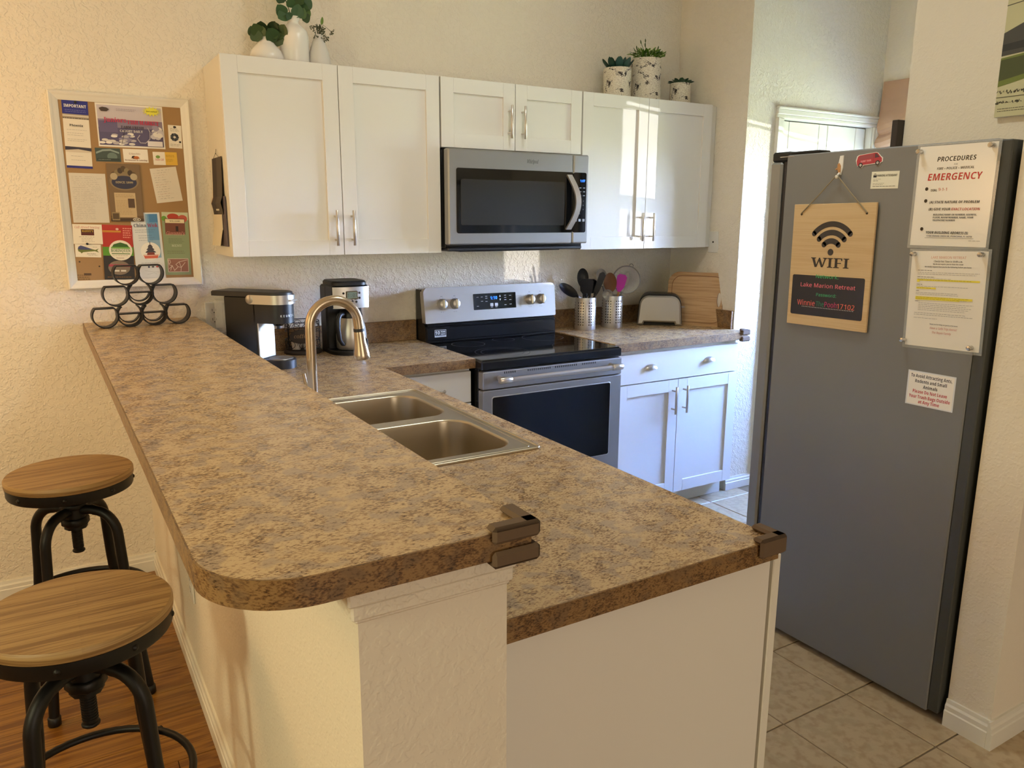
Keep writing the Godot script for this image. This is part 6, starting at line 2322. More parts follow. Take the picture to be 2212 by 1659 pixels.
	s.ell(0.42, 0.62, 0.09, 0.12, "#3a2a20")
	s.ell(0.52, 0.64, 0.11, 0.12, "#c46a2e")
	s.rect(0.3, 0.66, 0.66, 0.7, "#8a5a30")
	s.text("Restaurant & Catering", 0.5, 0.83, 0.0055, "#7a4a30", 2, 0, 0.9)
	pin_up(s, "business_card", "white restaurant business card with an orange sunset logo mid corkboard", "card", Vector3(-0.2263, 1.756, Z), g)
	s = sheet(I, 0.017, 0.09, 0.0505, "#f0eadc")
	s.rect(0.5, 0, 1, 1, "#e3b844")
	s.ell(0.2, 0.38, 0.09, 0.12, "#7ba04a")
	s.text("Palms Cafe", 0.26, 0.58, 0.008, "#c0403a", 4, 0, 0.36, 0.2)
	s.rows(0.54, 0.25, 0.95, 2, 0.1, "#7a5a1e")
	s.rows(0.54, 0.55, 0.85, 3, 0.09, "#9a7a2e")
	pin_up(s, "business_card", "half white, half yellow business card on the corkboard's right", "card", Vector3(-0.1185, 1.7498, Z), g)
	# handwritten notes
	s = sheet(I, -0.004, 0.1255, 0.1875, "#d9d2c4")
	for i in 24:
		s.scrawl(0.06, 0.07 + i * 0.037, 0.92 - 0.3 * s.rg.randf() if i < 15 else 0.62, "#8a8580", 0.0014, 0.0005)
	pin_up(s, "note", "white page of dense handwriting at the corkboard's left middle", "note", Vector3(-0.4052, 1.5897, Z), g)
	s = sheet(I, 0.121, 0.0992, 0.1357, "#e0d8c8")
	for i in 13:
		s.scrawl(0.1 if i else 0.25, 0.07 + i * 0.068, 0.75 - 0.25 * s.rg.randf(), "#6f6a66" if i % 4 != 2 else "#b06a5e", 0.0018, 0.0006)
	pin_up(s, "note", "tilted white handwritten note with rounded corner at the corkboard's right middle", "note", Vector3(-0.1227, 1.6465, Z), g)
	# brown brochure
	s = sheet(I, -0.004, 0.1185, 0.2225, "#6d553a")
	s.rect(0.0, 0.0, 1, 0.9, "#7d6548")
	s.ell(0.5, 0.3, 0.44, 0.16, "#8e7a5a")
	s.ell(0.5, 0.32, 0.38, 0.115, "#3a3a4e")
	for i in 7:
		s.ell(0.5 + (i - 3) * 0.1, 0.19 - 0.035 * (3 - absi(i - 3)), 0.08, 0.05, ["#5a4a30", "#8a7a58", "#4a3c2c"][i % 3], 12)
	s.ell(0.2, 0.22, 0.11, 0.06, "#b8a888", 14)
	s.ell(0.8, 0.22, 0.11, 0.06, "#b8a888", 14)
	s.text("SINCE 1899", 0.5, 0.32, 0.008, "#c8b890", 2, 0, 0.55)
	s.rect(0.16, 0.5, 0.8, 0.93, "#c8b088")
	s.rows(0.2, 0.54, 0.76, 2, 0.03, "#7a6444")
	s.rows(0.2, 0.64, 0.76, 10, 0.026, "#a08a64")
	s.rect(0.56, 0.6, 0.76, 0.76, "#5a4634")
	s.rect(0.0, 0.95, 1.0, 1.0, "#4a3a28")
	s.ell(0.78, 0.965, 0.12, 0.03, "#ece4d0")
	s.ell(0.78, 0.965, 0.1, 0.024, "#3a2c22")
	s.text("KW", 0.78, 0.965, 0.008, "#ece4d0", 1)
	s.rect(0.04, 0.84, 0.27, 0.98, "#9a855c")
	s.rect(0.06, 0.86, 0.25, 0.96, "#5c4a34")
	pin_up(s, "brochure", "brown brochure with a scrolled navy crest and old newspaper print mid corkboard", "brochure", Vector3(-0.2772, 1.6122, Z + 0.004), g)
	# menus
	s = sheet(I, 0.018, 0.1085, 0.275, "#dfe2e4")
	s.rect(0.5, 0.02, 0.92, 0.66, "#8fb2cc")
	s.rect(0.56, 0.02, 0.92, 0.4, "#6c9cc4")
	s.rect(0.62, 0.02, 0.92, 0.14, "#4f86b8")
	s.text("China", 0.08, 0.185, 0.0135, "#39435c", 2, -1, 0.42)
	s.text("Wok", 0.54, 0.185, 0.0135, "#a8344a", 2, -1, 0.36)
	s.rows(0.1, 0.25, 0.92, 2, 0.03, "#5a6878")
	s.rows(0.2, 0.33, 0.8, 3, 0.035, "#6a7888")
	s.ell(0.56, 0.56, 0.34, 0.13, "#f2eee6")
	for k in 3:
		var v := 0.5 + k * 0.038
		var u := 0.09 + k * 0.05
		s.poly([0.56 - u, v, 0.56 - u * 0.45, v - 0.034, 0.56 + u * 0.45, v - 0.034, 0.56 + u, v, 0.56 + u * 0.8, v + 0.006, 0.56 - u * 0.8, v + 0.006], "#4a4550")
		s.rect(0.56 - u * 0.6, v + 0.004, 0.56 + u * 0.6, v + 0.014, "#a4503a")
	s.line([0.56, 0.42, 0.56, 0.47], 0.0022, "#4a4550")
	s.rect(0.43, 0.588, 0.69, 0.618, "#7c3a30")
	s.poly([0.3, 0.612, 0.82, 0.612, 0.78, 0.665, 0.34, 0.665], "#d0624a")
	s.rect(0.32, 0.618, 0.8, 0.626, "#e8d8c8")
	s.rows(0.2, 0.73, 0.9, 2, 0.018, "#7a7478")
	s.ell(0.44, 0.79, 0.035, 0.014, "#2f3a5c")
	s.ell(0.58, 0.79, 0.045, 0.012, "#4a4a52")
	s.ell(0.73, 0.79, 0.045, 0.012, "#c04a44")
	s.line([0.3, 0.84, 0.5, 0.86, 0.8, 0.87], 0.0006, "#8a8488")
	s.line([0.36, 0.9, 0.6, 0.88, 0.7, 0.9], 0.0006, "#8a8488")
	s.line([0.12, 0.95, 0.9, 0.95], 0.0006, "#c8c0c0")
	pin_up(s, "menu", "white and sky-blue takeout menu with a round temple picture low on the corkboard", "menu", Vector3(-0.2108, 1.3985, Z), g)
	s = sheet(I, -0.037, 0.1096, 0.2162, "#b8362c")
	s.rect(0, 0.4, 1, 0.56, "#5f9a34")
	s.rect(0, 0.56, 1, 1, "#33302f")
	s.ell(0.5, 0.075, 0.05, 0.02, "#e8c8b8")
	s.rect(0.02, 0.105, 0.62, 0.122, "#d8a83c")
	s.rect(0.02, 0.128, 0.62, 0.138, "#c88a34")
	s.rows(0.68, 0.06, 0.98, 5, 0.04, "#e89a88", 0.004)
	s.ell(0.58, 0.46, 0.385, 0.185, "#f2ead8")
	s.poly([0.27, 0.42, 0.36, 0.35, 0.58, 0.315, 0.8, 0.35, 0.89, 0.42], "#3f6a2c")
	s.rect(0.27, 0.4, 0.89, 0.43, "#7ab050")
	s.text("BORINQUEN", 0.58, 0.465, 0.0115, "#4d7a3c", 2, 0, 0.64, 0.0, true)
	s.rect(0.28, 0.515, 0.88, 0.53, "#4d7a3c")
	s.rows(0.3, 0.555, 0.86, 1, 0.02, "#a08a64")
	s.text("Presents", 0.55, 0.6, 0.005, "#8a3028", 4)
	s.ell(0.5, 0.78, 0.36, 0.13, "#8a7a68")
	s.rect(0.16, 0.72, 0.9, 0.76, "#a83a48")
	s.text("Restaurant", 0.5, 0.73, 0.012, "#c8687a", 4, 0, 0.6, 0.25)
	s.rect(0.24, 0.82, 0.5, 0.85, "#e8e0d4")
	s.rect(0.55, 0.82, 0.72, 0.85, "#e8e0d4")
	s.rows(0.1, 0.95, 0.9, 1, 0.02, "#c88a34")
	pin_up(s, "menu", "red, green and black menu with a white oval logo low on the corkboard", "menu", Vector3(-0.3227, 1.379, Z + 0.0012), g)
	s = sheet(I, -0.02, 0.1005, 0.255, "#8fa07c")
	s.rect(0, 0, 1, 0.12, "#c8d0b0")
	s.ell(0.42, 0.07, 0.22, 0.05, "#b8402e")
	s.ell(0.78, 0.1, 0.18, 0.06, "#c05a48")
	s.ell(0.08, 0.1, 0.1, 0.04, "#6aa03c")
	s.rect(0.1, 0.1, 0.86, 0.35, "#7a4a38")
	s.rect(0.12, 0.11, 0.84, 0.17, "#e8dcb8")
	s.text("WILLIAMS", 0.48, 0.14, 0.006, "#5a4a34", 2, 0, 0.4)
	s.rect(0.5, 0.22, 0.6, 0.3, "#33261f")
	s.text("Giovanni's", 0.48, 0.335, 0.014, "#e8a898", 4, 0, 0.7, 0.2)
	s.rows(0.2, 0.42, 0.85, 4, 0.022, "#5c6a50")
	s.text("MENU", 0.5, 0.53, 0.009, "#c8d4b8", 2, 0, 0.5)
	s.rows(0.12, 0.62, 0.9, 2, 0.03, "#6a5a48")
	s.rect(0.12, 0.74, 0.9, 0.95, "#9a6a5a")
	for q in [[0.14, 0.76, 0.2, 0.76, 0.22, 0.8, 0.16, 0.83, 0.14, 0.76], [0.35, 0.93, 0.5, 0.87, 0.42, 0.83, 0.55, 0.79, 0.86, 0.76], [0.16, 0.9, 0.28, 0.85, 0.36, 0.93], [0.55, 0.79, 0.62, 0.88, 0.5, 0.87], [0.62, 0.88, 0.78, 0.8], [0.62, 0.88, 0.6, 0.94], [0.16, 0.84, 0.28, 0.85, 0.2, 0.93], [0.12, 0.74, 0.9, 0.74, 0.9, 0.95, 0.12, 0.95, 0.12, 0.74]]:
		s.line(q, 0.0018, "#e8d8c8")
	pin_up(s, "menu", "green tri-fold menu with a street map at the bottom right of the corkboard", "menu", Vector3(-0.1028, 1.4105, Z), g)
	# lower-left cards
	s = sheet(I, -0.045, 0.0896, 0.05, "#efe8d8")
	s.poly([0.1, 0.4, 0.13, 0.2, 0.22, 0.12, 0.4, 0.22, 0.65, 0.36, 0.78, 0.42, 0.92, 0.3, 0.85, 0.46, 0.92, 0.62, 0.76, 0.52, 0.55, 0.56, 0.3, 0.62, 0.24, 0.72, 0.2, 0.62, 0.12, 0.56], "#6f7a3c")
	s.poly([0.1, 0.38, 0.13, 0.2, 0.22, 0.1, 0.4, 0.2, 0.68, 0.38, 0.45, 0.42, 0.2, 0.42], "#4a4f7c")
	s.ell(0.16, 0.36, 0.015, 0.025, "#1c1c20")
	s.text("Joe Taylor", 0.62, 0.72, 0.0045, "#5a5650", 4)
	s.rows(0.5, 0.84, 0.9, 1, 0.1, "#8a847c")
	s.rows(0.68, 0.2, 0.9, 1, 0.1, "#8a847c")
	pin_up(s, "business_card", "white card with a blue and green fish drawing low left on the corkboard", "card", Vector3(-0.4288, 1.3875, Z), g)
	s = sheet(I, -0.025, 0.102, 0.0757, "#f0e8d6")
	s.text("Call Ahead Seating", 0.5, 0.15, 0.0085, "#c8705e", 4, 0, 0.84, 0.15)
	s.rect(0.28, 0.25, 0.72, 0.56, "#5c2a24")
	s.rect(0.3, 0.27, 0.7, 0.42, "#3c2018")
	s.text("MANNY'S", 0.5, 0.345, 0.008, "#d8b040", 2, 0, 0.38)
	s.rows(0.2, 0.64, 0.82, 1, 0.08, "#6a6058")
	s.rows(0.28, 0.72, 0.75, 3, 0.08, "#9a948a")
	pin_up(s, "business_card", "white call-ahead seating card with a dark red sign logo on the corkboard", "card", Vector3(-0.4245, 1.4518, Z + 0.0016), g)
	s = sheet(I, -0.032, 0.0946, 0.0871, "#a5835a")
	s.ell(0.15, 0.15, 0.035, 0.04, "#4a3c30", 10)
	s.ell(0.87, 0.35, 0.035, 0.04, "#4a3c30", 10)
	s.rows(0.02, 0.75, 0.55, 3, 0.09, "#77603f", 0.004)
	s.rect(0.28, 0.66, 0.55, 0.76, "#5a4632")
	pin_up(s, "kraft_card", "plain brown kraft card with dark smudges at the corkboard's lower left corner", "card", Vector3(-0.4308, 1.314, Z), g)
	for q in [Vector3(-0.43, 1.4145, Z + 0.002), Vector3(-0.419, 1.943, Z + 0.001)]:
		var pm := MB.new()
		pm.lathe([Vector2(0, 0), Vector2(0.0045, 0), Vector2(0.003, 0.004), Vector2(0.0045, 0.008), Vector2(0, 0.009)], Vector3.ZERO, Vector3(0, 0, 1), 12)
		tag(obj("push_pin", pm, mats.charcoal, self, q), "dark push pin holding the fish drawing card" if q.y < 1.5 else "dark push pin at the top of the blue-headed leaflet", "push pin")

# ---------------------------------------------------------------- notes on the refrigerator
func fridge_notes() -> void:
	var F := Basis(Vector3(0, 0, 1), Vector3.UP, Vector3(-1, 0, 0))
	var X := XF - 0.0003
	# emergency sheet in a clear sleeve
	var s := sheet(F, 0.0, 0.2195, 0.2795, "#e6e1d8")
	s.text("PROCEDURES", 0.5, 0.135, 0.0125, "#1c1a1c", 1, 0, 0.54, 0.12)
	s.text("FOR", 0.5, 0.19, 0.0042, "#2a282a", 0, 0, 0.0, 0.12)
	s.text("FIRE – POLICE – MEDICAL", 0.5, 0.227, 0.0063, "#242224", 1, 0, 0.5, 0.12)
	s.text("EMERGENCY", 0.5, 0.31, 0.0185, "#b3202a", 1, 0, 0.86, 0.12)
	s.ell(0.15, 0.425, 0.022, 0.018, "#141214")
	s.text("DIAL", 0.21, 0.44, 0.006, "#2a282a", 1, -1)
	s.text("9-1-1", 0.31, 0.433, 0.0085, "#b4402e", 0, -1)
	s.ell(0.155, 0.545, 0.022, 0.018, "#141214")
	s.text("(A) STATE NATURE OF PROBLEM", 0.21, 0.56, 0.0068, "#2a282a", 1, -1, 0.66, 0.1)
	s.text("(B) GIVE YOUR", 0.21, 0.63, 0.0068, "#2a282a", 1, -1, 0.29, 0.1)
	s.text("EXACT LOCATION", 0.515, 0.63, 0.0068, "#b8403c", 1, -1, 0.37, 0.1)
	s.text("BUILDING NAME OR NUMBER, ADDRESS,", 0.28, 0.685, 0.0046, "#3a383a", 1, -1, 0.62, 0.1)
	s.text("FLOOR, ROOM NUMBER, NAME, YOUR", 0.28, 0.713, 0.0046, "#3a383a", 1, -1, 0.56, 0.1)
	s.text("TELEPHONE NUMBER", 0.28, 0.741, 0.0046, "#3a383a", 1, -1, 0.32, 0.1)
	s.ell(0.145, 0.83, 0.022, 0.018, "#141214")
	s.text("YOUR BUILDING ADDRESS IS:", 0.205, 0.865, 0.0068, "#2a282a", 1, -1, 0.56, 0.1)
	s.text("17102 INDIAN CREEK DR, POINCIANA, FL 34759", 0.22, 0.9, 0.0042, "#6a6668", 1, -1, 0.6)
	s.rect(0.2, 0.918, 0.84, 0.9205, "#2a282a")
	s.rows(0.78, 0.94, 0.93, 1, 0.02, "#5a5658", 0.0009, 0.0)
	pin_up(s, "notice", "white emergency procedures sheet with red heading, topmost on the refrigerator's right side", "notice", Vector3(X, 1.5875, 2.2425), "notices on the refrigerator", "print_gloss")
	# checkout page
	s = sheet(F, 0.029, 0.2195, 0.2795, "#e6e0d6")
	s.text("LAKE MARION RETREAT", 0.5, 0.065, 0.0072, "#d0907a", 0, 0, 0.46)
	s.text("Check-Out Time is 10:00 a.m.", 0.5, 0.105, 0.0052, "#4a4648", 2, 0, 0.38)
	s.text("We do not require you to clean the room!", 0.5, 0.133, 0.0038, "#5a5658", 1, 0, 0.4)
	s.text("We kindly request that you do the following before you leave:", 0.5, 0.162, 0.0038, "#5a5658", 1, 0, 0.62)
	s.rows(0.1, 0.2, 0.3, 1, 0.02, "#5a5658", 0.0013, 0.0)
	s.rows(0.1, 0.222, 0.92, 2, 0.017, "#9a9694", 0.0011, 0.05)
	s.rows(0.1, 0.268, 0.34, 1, 0.02, "#5a5658", 0.0013, 0.0)
	s.rect(0.1, 0.29, 0.93, 0.308, "#e4d44a")
	s.rect(0.1, 0.308, 0.14, 0.322, "#e4d44a")
	s.rows(0.1, 0.284, 0.6, 1, 0.02, "#9a9694")
	s.rows(0.11, 0.298, 0.92, 1, 0.02, "#8a8030")
	s.rows(0.1, 0.347, 0.18, 1, 0.02, "#5a5658", 0.0013, 0.0)
	s.rows(0.1, 0.365, 0.82, 1, 0.02, "#9a9694")
	s.rect(0.1, 0.374, 0.37, 0.392, "#e4d44a")
	s.rows(0.11, 0.383, 0.36, 1, 0.02, "#8a8030")
	s.rows(0.1, 0.413, 0.15, 1, 0.02, "#5a5658", 0.0013, 0.0)
	s.rows(0.1, 0.432, 0.7, 2, 0.017, "#9a9694", 0.0011, 0.1)
	s.rect(0.1, 0.472, 0.86, 0.496, "#e4d44a")
	s.rect(0.1, 0.496, 0.7, 0.506, "#e4d44a")
	s.rows(0.11, 0.48, 0.85, 2, 0.015, "#8a8030", 0.001, 0.1)
	s.rows(0.1, 0.522, 0.16, 1, 0.02, "#5a5658", 0.0013, 0.0)
	s.rows(0.15, 0.54, 0.94, 5, 0.018, "#9a9694", 0.0011, 0.35)
	s.rows(0.1, 0.645, 0.93, 2, 0.018, "#8a8684", 0.0011, 0.2)
	s.rows(0.1, 0.698, 0.48, 1, 0.02, "#9a9694")
	s.text("Thank you for being our guests at the house.", 0.52, 0.755, 0.0038, "#6a6668", 2, 0, 0.38)
	s.text("Have a Safe Trip Home!", 0.52, 0.795, 0.0066, "#cf8a80", 0, 0, 0.36, 0.2)
	s.text("The Reyes Family", 0.5, 0.84, 0.0062, "#cf8a80", 0, 0, 0.26, 0.2)
	pin_up(s, "notice", "white checkout page with yellow highlighted lines below the emergency sheet on the refrigerator", "notice", Vector3(X, 1.2947, 2.2568), "notices on the refrigerator", "print_gloss")
	# clear sleeves behind the two pages
	for q in [[Vector3(XF - 0.00012, 1.5875, 2.2425), 0.0, "clear plastic sleeve edge round the emergency procedures sheet"], [Vector3(XF - 0.00012, 1.2947, 2.2568), 0.029, "clear plastic sleeve edge round the checkout page"]]:
		var sm := MB.new()
		sm.xf = Transform3D(F * Basis(Vector3(0, 0, 1), q[1]), Vector3.ZERO)
		var ww := 0.2195 / 2
		var hh := 0.2795 / 2
		for e in [[-ww - 0.008, -hh - 0.008, ww + 0.008, -hh - 0.0005], [-ww - 0.008, hh + 0.0005, ww + 0.008, hh + 0.006], [-ww - 0.008, -hh, -ww - 0.0005, hh], [ww + 0.0005, -hh, ww + 0.008, hh]]:
			sm.box(Vector3(e[0], e[1], 0.0001), Vector3(e[2], e[3], 0.0007))
		tag(obj("plastic_sleeve", sm, mats.clear, self, q[0]), q[2], "sleeve", "clear sleeves on the refrigerator")
	# small trash notice
	s = sheet(F, 0.003, 0.146, 0.1045, "#d8dbe2")
	s.rect(0.03, 0.035, 0.97, 0.965, "#ebe7e2")
	s.text("To Avoid Attracting Ants,", 0.5, 0.14, 0.0098, "#2c2a30", 1, 0, 0.86)
	s.text("Rodents and Small", 0.5, 0.29, 0.0098, "#2c2a30", 1, 0, 0.66)
	s.text("Animals", 0.5, 0.44, 0.0098, "#2c2a30", 1, 0, 0.3)
	s.text("Please Do Not Leave", 0.5, 0.59, 0.0098, "#bd4350", 1, 0, 0.72)
	s.text("Your Trash Bags Outside", 0.5, 0.74, 0.0098, "#bd4350", 1, 0, 0.86)
	s.text("at Any Time", 0.5, 0.88, 0.0098, "#bd4350", 1, 0, 0.44)
	pin_up(s, "notice", "small laminated notice about ants and trash bags, lowest on the refrigerator", "notice", Vector3(X, 1.0263, 2.2455), "notices on the refrigerator", "print_gloss")
	# parking card (its code square stays blank)
	s = sheet(F, -0.011, 0.0915, 0.051, "#e2decb")
	s.poly([0.07, 0.24, 0.1, 0.12, 0.16, 0.12, 0.19, 0.24, 0.19, 0.34, 0.07, 0.34], "#26242a")
	s.rect(0.1, 0.15, 0.16, 0.22, "#c8c4b4")
	s.text("PARKING ATTENDANT", 0.57, 0.24, 0.0062, "#3a3834", 1, 0, 0.72)
	s.rows(0.08, 0.44, 0.4, 1, 0.1, "#8a867a", 0.0009)
	s.rows(0.08, 0.54, 0.26, 1, 0.1, "#4a4840", 0.0011)
	s.rows(0.08, 0.68, 0.52, 2, 0.08, "#8a867a", 0.0009)
	s.rows(0.08, 0.86, 0.9, 1, 0.1, "#4a4840", 0.0011, 0.05)
	pin_up(s, "parking_card", "small cream parking attendant card left of the emergency sheet", "card", Vector3(X, 1.639, 2.0293))
	# red van magnet
	s = sheet(F, 0.075, 0.012, 0.004, "#e8e2d8", 0.0003)
	s.m = MB.new()
	s.m.xf = Transform3D(F * Basis(Vector3(0, 0, 1), 0.075), Vector3.ZERO)
	s.w = 0.1
	s.h = 0.05
	s.c("#e8e2d8")
	var vp := PackedVector2Array()
	for q in [[-0.045, 0.004], [-0.04, -0.013], [-0.034, -0.013], [-0.032, -0.019], [-0.024, -0.02], [-0.018, -0.013], [0.022, -0.013], [0.026, -0.019], [0.034, -0.019], [0.04, -0.012], [0.047, -0.01], [0.047, 0.002], [0.042, 0.006], [0.03, 0.019], [0.024, 0.021], [-0.034, 0.02], [-0.041, 0.017]]:
		vp.append(Vector2(q[0], q[1]))
	s.m.prism(vp, 0.0, 0.0012)
	s.z = 0.0012
	s.poly([0.08, 0.46, 0.12, 0.2, 0.18, 0.13, 0.72, 0.1, 0.79, 0.13, 0.9, 0.4, 0.94, 0.48, 0.94, 0.68, 0.9, 0.72, 0.1, 0.74], "#b03a40")
	s.poly([0.7, 0.15, 0.77, 0.17, 0.86, 0.4, 0.7, 0.42], "#5a3a40")
	s.poly([0.2, 0.18, 0.66, 0.16, 0.66, 0.4, 0.16, 0.42], "#9a4a50")
	s.text("SURF VAN", 0.4, 0.52, 0.0055, "#e8a8a8", 1, 0, 0.42)
	s.line([0.66, 0.14, 0.66, 0.72], 0.0006, "#7a2a30")
	for u in [0.22, 0.8]:
		s.ell(u, 0.73, 0.075, 0.15, "#2a2628")
		s.ell(u, 0.73, 0.042, 0.085, "#b8b0a8")
	pin_up(s, "magnet", "red van shaped magnet near the top of the refrigerator's side", "magnet", Vector3(X, 1.7, 1.9695))
	# round metal push-pin magnets
	for q in [["emergency sheet's upper left corner", 1.714, 2.137], ["emergency sheet's upper right corner", 1.718, 2.339], ["checkout page's upper left corner", 1.423, 2.153], ["checkout page's upper right corner", 1.429, 2.348], ["checkout page's lower left corner", 1.167, 2.15], ["checkout page's lower right corner", 1.17, 2.35]]:
		var m := MB.new()
		m.lathe([Vector2(0, 0), Vector2(0.006, 0), Vector2(0.0066, 0.001), Vector2(0.0055, 0.006), Vector2(0.0042, 0.009), Vector2(0.0072, 0.0125), Vector2(0.0075, 0.0155), Vector2(0.006, 0.0185), Vector2(0, 0.0195)], Vector3.ZERO, Vector3(-1, 0, 0), 24)
		tag(obj("magnet", m, mats.chrome, self, Vector3(XF - 0.0022, q[1], q[2])), "silver push-pin magnet at the " + q[0], "magnet", "silver push-pin magnets")
	# wall hook and the hanging sign
	var t := thing("adhesive_hook", "white adhesive hook with peeling brown backing above the hanging sign", "hook", Vector3(XF, 1.685, 1.871))
	var m := MB.new()
	m.xf = Transform3D(F, Vector3.ZERO)
	m.prism(PackedVector2Array([Vector2(-0.0085, 0.008), Vector2(-0.004, 0.034), Vector2(0.009, 0.035), Vector2(0.0095, -0.002), Vector2(0.004, -0.025), Vector2(-0.004, -0.025), Vector2(-0.0085, -0.006)]), 0.0, 0.004, 0.001)
	obj("strip", m, mats.white_plastic, t)
	m = MB.new()
	m.xf = Transform3D(F, Vector3.ZERO)
	m.prism(PackedVector2Array([Vector2(-0.009, 0.008), Vector2(-0.003, 0.012), Vector2(0.003, 0.003), Vector2(0.003, -0.018), Vector2(-0.002, -0.021), Vector2(-0.008, -0.008)]), 0.004, 0.007, 0.001)
	m.prism(PackedVector2Array([Vector2(-0.017, -0.006), Vector2(-0.008, -0.001), Vector2(-0.008, -0.008), Vector2(-0.015, -0.009)]), 0.003, 0.006, 0.001)
	obj("peeling_backing", m, mats.pale_wood, t)
	m = MB.new()
	m.tube([Vector3(-0.003, -0.018, 0.0), Vector3(-0.012, -0.024, 0.0), Vector3(-0.016, -0.031, 0.0), Vector3(-0.019, -0.026, 0.0)], 0.0032, 10)
	m.ball(Vector3(-0.016, -0.031, 0.0), Vector3(0.0055, 0.0065, 0.0055), 12, 8)
	obj("peg", m, mats.white_plastic, t)
	t = thing("hanging_sign", "light wooden wifi sign hanging on a cord with a black chalk panel", "sign", Vector3(XF - 0.004, 1.3707, 1.868))
	var w := 0.3075
	var h := 0.402
	var R := Transform3D(F * Basis(Vector3(0, 0, 1), 0.011), Vector3.ZERO)
	m = MB.new()
	m.xf = R
	m.box(Vector3(-w / 2, -h / 2, 0), Vector3(w / 2, h / 2, 0.008), 0.0012)
	obj("board", m, mats.sign_wood, t)
	m = MB.new()
	m.xf = R
	m.prism(rrect(-0.14, -0.166, 0.136, -0.032, 0.006), 0.0078, 0.0086)
	var chalk := obj("chalk_panel", m, mats.charcoal, t)
	s = sheet(F, 0.0, 0.01, 0.01, "#000000")
	s.m = MB.new()
	s.m.xf = R
	s.w = w
	s.h = h
	s.z = 0.0087
	# wifi symbol: three arcs and a dot
	s.c("#39332f")
	var ic := Vector3(0.002, 0.046, 0.0085)
	for q in [0.036, 0.063, 0.09]:
		var k := 24
		var th := 0.0088
		for i in k:
			var a0 := PI / 4.4 + (PI - PI / 2.2) * i / k
			var a1 := PI / 4.4 + (PI - PI / 2.2) * (i + 1) / k
			var d0 := Vector3(cos(a0), sin(a0), 0)
			var d1 := Vector3(cos(a1), sin(a1), 0)
			s.m.quad(ic + d0 * (q - th), ic + d1 * (q - th), ic + d1 * (q + th), ic + d0 * (q + th), Vector3(0, 0, 1))
		for e in [PI / 4.4, PI - PI / 4.4]:
			var c: Vector3 = ic + Vector3(cos(e), sin(e), 0) * q
			for i in 16:
				s.m.ftri(c, c + Vector3(cos(TAU * i / 16.0), sin(TAU * i / 16.0), 0) * th, c + Vector3(cos(TAU * (i + 1) / 16.0), sin(TAU * (i + 1) / 16.0), 0) * th, Vector3(0, 0, 1))
	for i in 24:
		s.m.ftri(ic, ic + Vector3(cos(TAU * i / 24.0), sin(TAU * i / 24.0), 0) * 0.0108, ic + Vector3(cos(TAU * (i + 1) / 24.0), sin(TAU * (i + 1) / 24.0), 0) * 0.0108, Vector3(0, 0, 1))
	s.text("WIFI", 0.505, 0.472, 0.0315, "#332d29", 2, 0, 0.47, 0.0, true)
	obj("lettering", s.m, mats.print, t)
	s.m = MB.new()
	s.m.xf = R
	s.z = 0.0088
	s.text("Network:", 0.49, 0.585, 0.0115, "#3fae6a", 0, 0, 0.28, 0.0, true)
	s.text("Lake Marion Retreat", 0.5, 0.66, 0.0135, "#e0707a", 0, 0, 0.68, 0.0, true)
	s.text("Password:", 0.495, 0.735, 0.0105, "#3fae6a", 0, 0, 0.25, 0.0, true)
	s.text("Winnie", 0.13, 0.81, 0.018, "#e0685a", 0, -1, 0.23, 0.0, true)
	s.text("The", 0.375, 0.81, 0.016, "#2f7f5a", 0, -1, 0.1, 0.0, true)
	s.text("Pooh", 0.485, 0.81, 0.017, "#c0386a", 0, -1, 0.15, 0.0, true)
	s.text("17102", 0.64, 0.815, 0.016, "#e8705a", 0, -1, 0.21, 0.0, true)
	for i in 33:
		s.ell(0.2 + i * 0.02, 0.842, 0.0042, 0.0032, "#e8e0d8", 8)
	obj("lettering", s.m, mats.print, chalk)
	m = MB.new()
	for q in [[-0.122, 0.1685], [0.122, 0.1685]]:
		m.xf = R
		m.cyl(Vector3(q[0], q[1], 0.006), Vector3(q[0], q[1], 0.0086), 0.004, 12)
	obj("cord_holes", m, mats.brown_board, t)
	var peg := Vector3(XF - 0.0165, 1.66, 1.871) - Vector3(XF - 0.004, 1.3707, 1.868)
	m = MB.new()
	for q in [[-0.122, 0.1685], [0.122, 0.1685]]:
		var a := R * Vector3(q[0], q[1], 0.009)
		m.xf = Transform3D.IDENTITY
		m.tube([a + Vector3(0.004, 0, 0), a + Vector3(-0.0012, 0.003, 0), a.lerp(peg, 0.5), peg], 0.0019, 8)
	obj("cord", m, mats.cord, t)

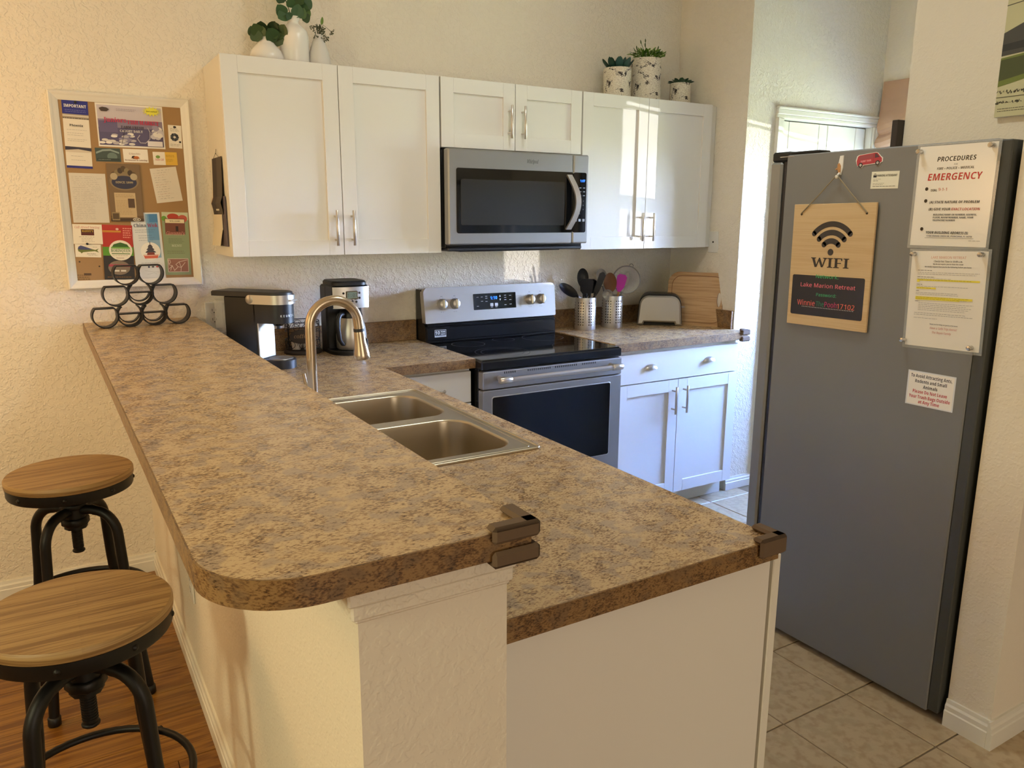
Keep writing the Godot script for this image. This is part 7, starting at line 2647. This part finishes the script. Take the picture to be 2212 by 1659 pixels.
# ---------------------------------------------------------------- hall beyond
func hall_things() -> void:
	# roman shade pulled up over the hall window
	var t := thing("roman_shade", "tan cloth roman shade gathered above the hall window behind the refrigerator", "window shade", Vector3(3.7, 2.1, 1.0))
	var m := world_mb(t)
	var pr := []
	for q in [[2.302, 0.012], [2.27, 0.014], [2.2, 0.02], [2.14, 0.03], [2.1, 0.042], [2.07, 0.05], [2.045, 0.046], [2.03, 0.032], [2.02, 0.03], [2.0, 0.05], [1.975, 0.058], [1.955, 0.045], [1.945, 0.025]]:
		pr.append(Vector2(3.728 - q[1], q[0]))
	var nz := 26
	for i in range(pr.size() - 1):
		for j in nz:
			var z0 := lerpf(0.545, 1.5, float(j) / nz)
			var z1 := lerpf(0.545, 1.5, float(j + 1) / nz)
			var f := func(k: int, z: float) -> Vector3:
				var low: float = clampf((2.25 - pr[k].y) / 0.2, 0.0, 1.0)
				return Vector3(pr[k].x - low * 0.012 * sin(z * 21.0 + pr[k].y * 9.0), pr[k].y - low * 0.018 * sin(z * 13.0 + 1.0), z)
			m.quad(f.call(i, z0), f.call(i, z1), f.call(i + 1, z1), f.call(i + 1, z0), Vector3(-1, 0, 0))
	m.box(Vector3(3.7165, 2.285, 0.545), Vector3(3.7295, 2.303, 1.5), 0.002)
	obj("cloth", m, mats.tan_cloth, t)
	# dark board seen between the hall and the wall behind the refrigerator
	m = MB.new()
	m.box(Vector3(-0.04, 0, -0.014), Vector3(0.016, 1.92, 0.014), 0.002)
	tag(obj("upright_board", m, mats.brown_board, self, Vector3(2.5, 0, 1.484)), "tall narrow dark brown board standing against the wall edge behind the refrigerator", "board")
	# canvas print on the alcove wall
	t = thing("canvas_print", "cream and green canvas print with handwriting hung high behind the refrigerator", "picture", Vector3(2.499, 2.22, 2.11))
	m = world_mb(t)
	m.box(Vector3(2.474, 1.89, 1.868), Vector3(2.499, 2.55, 2.35), 0.002)
	obj("stretcher", m, mats.cabinet_box, t)
	var s := sheet(Basis(Vector3(0, 0, 1), Vector3.UP, Vector3(-1, 0, 0)), 0.0, 0.48, 0.658, "#c8c29a", 0.0004)
	s.rect(0, 0, 1, 0.6, "#c4bd92")
	s.poly([0.0, 0.0, 0.6, 0.0, 0.75, 0.3, 0.5, 0.42, 0.2, 0.3, 0.05, 0.12], "#b99f74")
	for i in 5:
		s.line([0.0, 0.28 + i * 0.035, 0.12 + 0.02 * i, 0.272 + i * 0.033], 0.003, "#4a4638")
	s.poly([0.0, 0.56, 0.2, 0.5, 0.5, 0.46, 1, 0.5, 1, 0.66, 0.4, 0.66, 0.0, 0.68], "#45443c")
	s.poly([0.0, 0.62, 0.3, 0.6, 1, 0.6, 1, 0.64, 0.4, 0.64, 0.0, 0.655], "#2e2d2a")
	s.poly([0.0, 0.69, 0.4, 0.66, 1, 0.66, 1, 0.76, 0.4, 0.78, 0.0, 0.84], "#6f7a34")
	s.poly([0.0, 0.7, 0.3, 0.68, 0.7, 0.7, 0.3, 0.77, 0.0, 0.81], "#4a5028")
	s.scrawl(0.0, 0.87, 0.5, "#4a463a", 0.009, 0.0022)
	s.rect(0.0, 0.895, 0.6, 0.8985, "#4a463a")
	s.scrawl(0.0, 0.925, 0.5, "#4a463a", 0.008, 0.0022)
	s.rows(0.02, 0.958, 0.6, 2, 0.012, "#6a6454", 0.0022)
	for i in s.m.v.size():
		s.m.v[i] += Vector3(2.4738, 2.22, 2.109) - t.position
	obj("printed_face", s.m, mats.print, t)
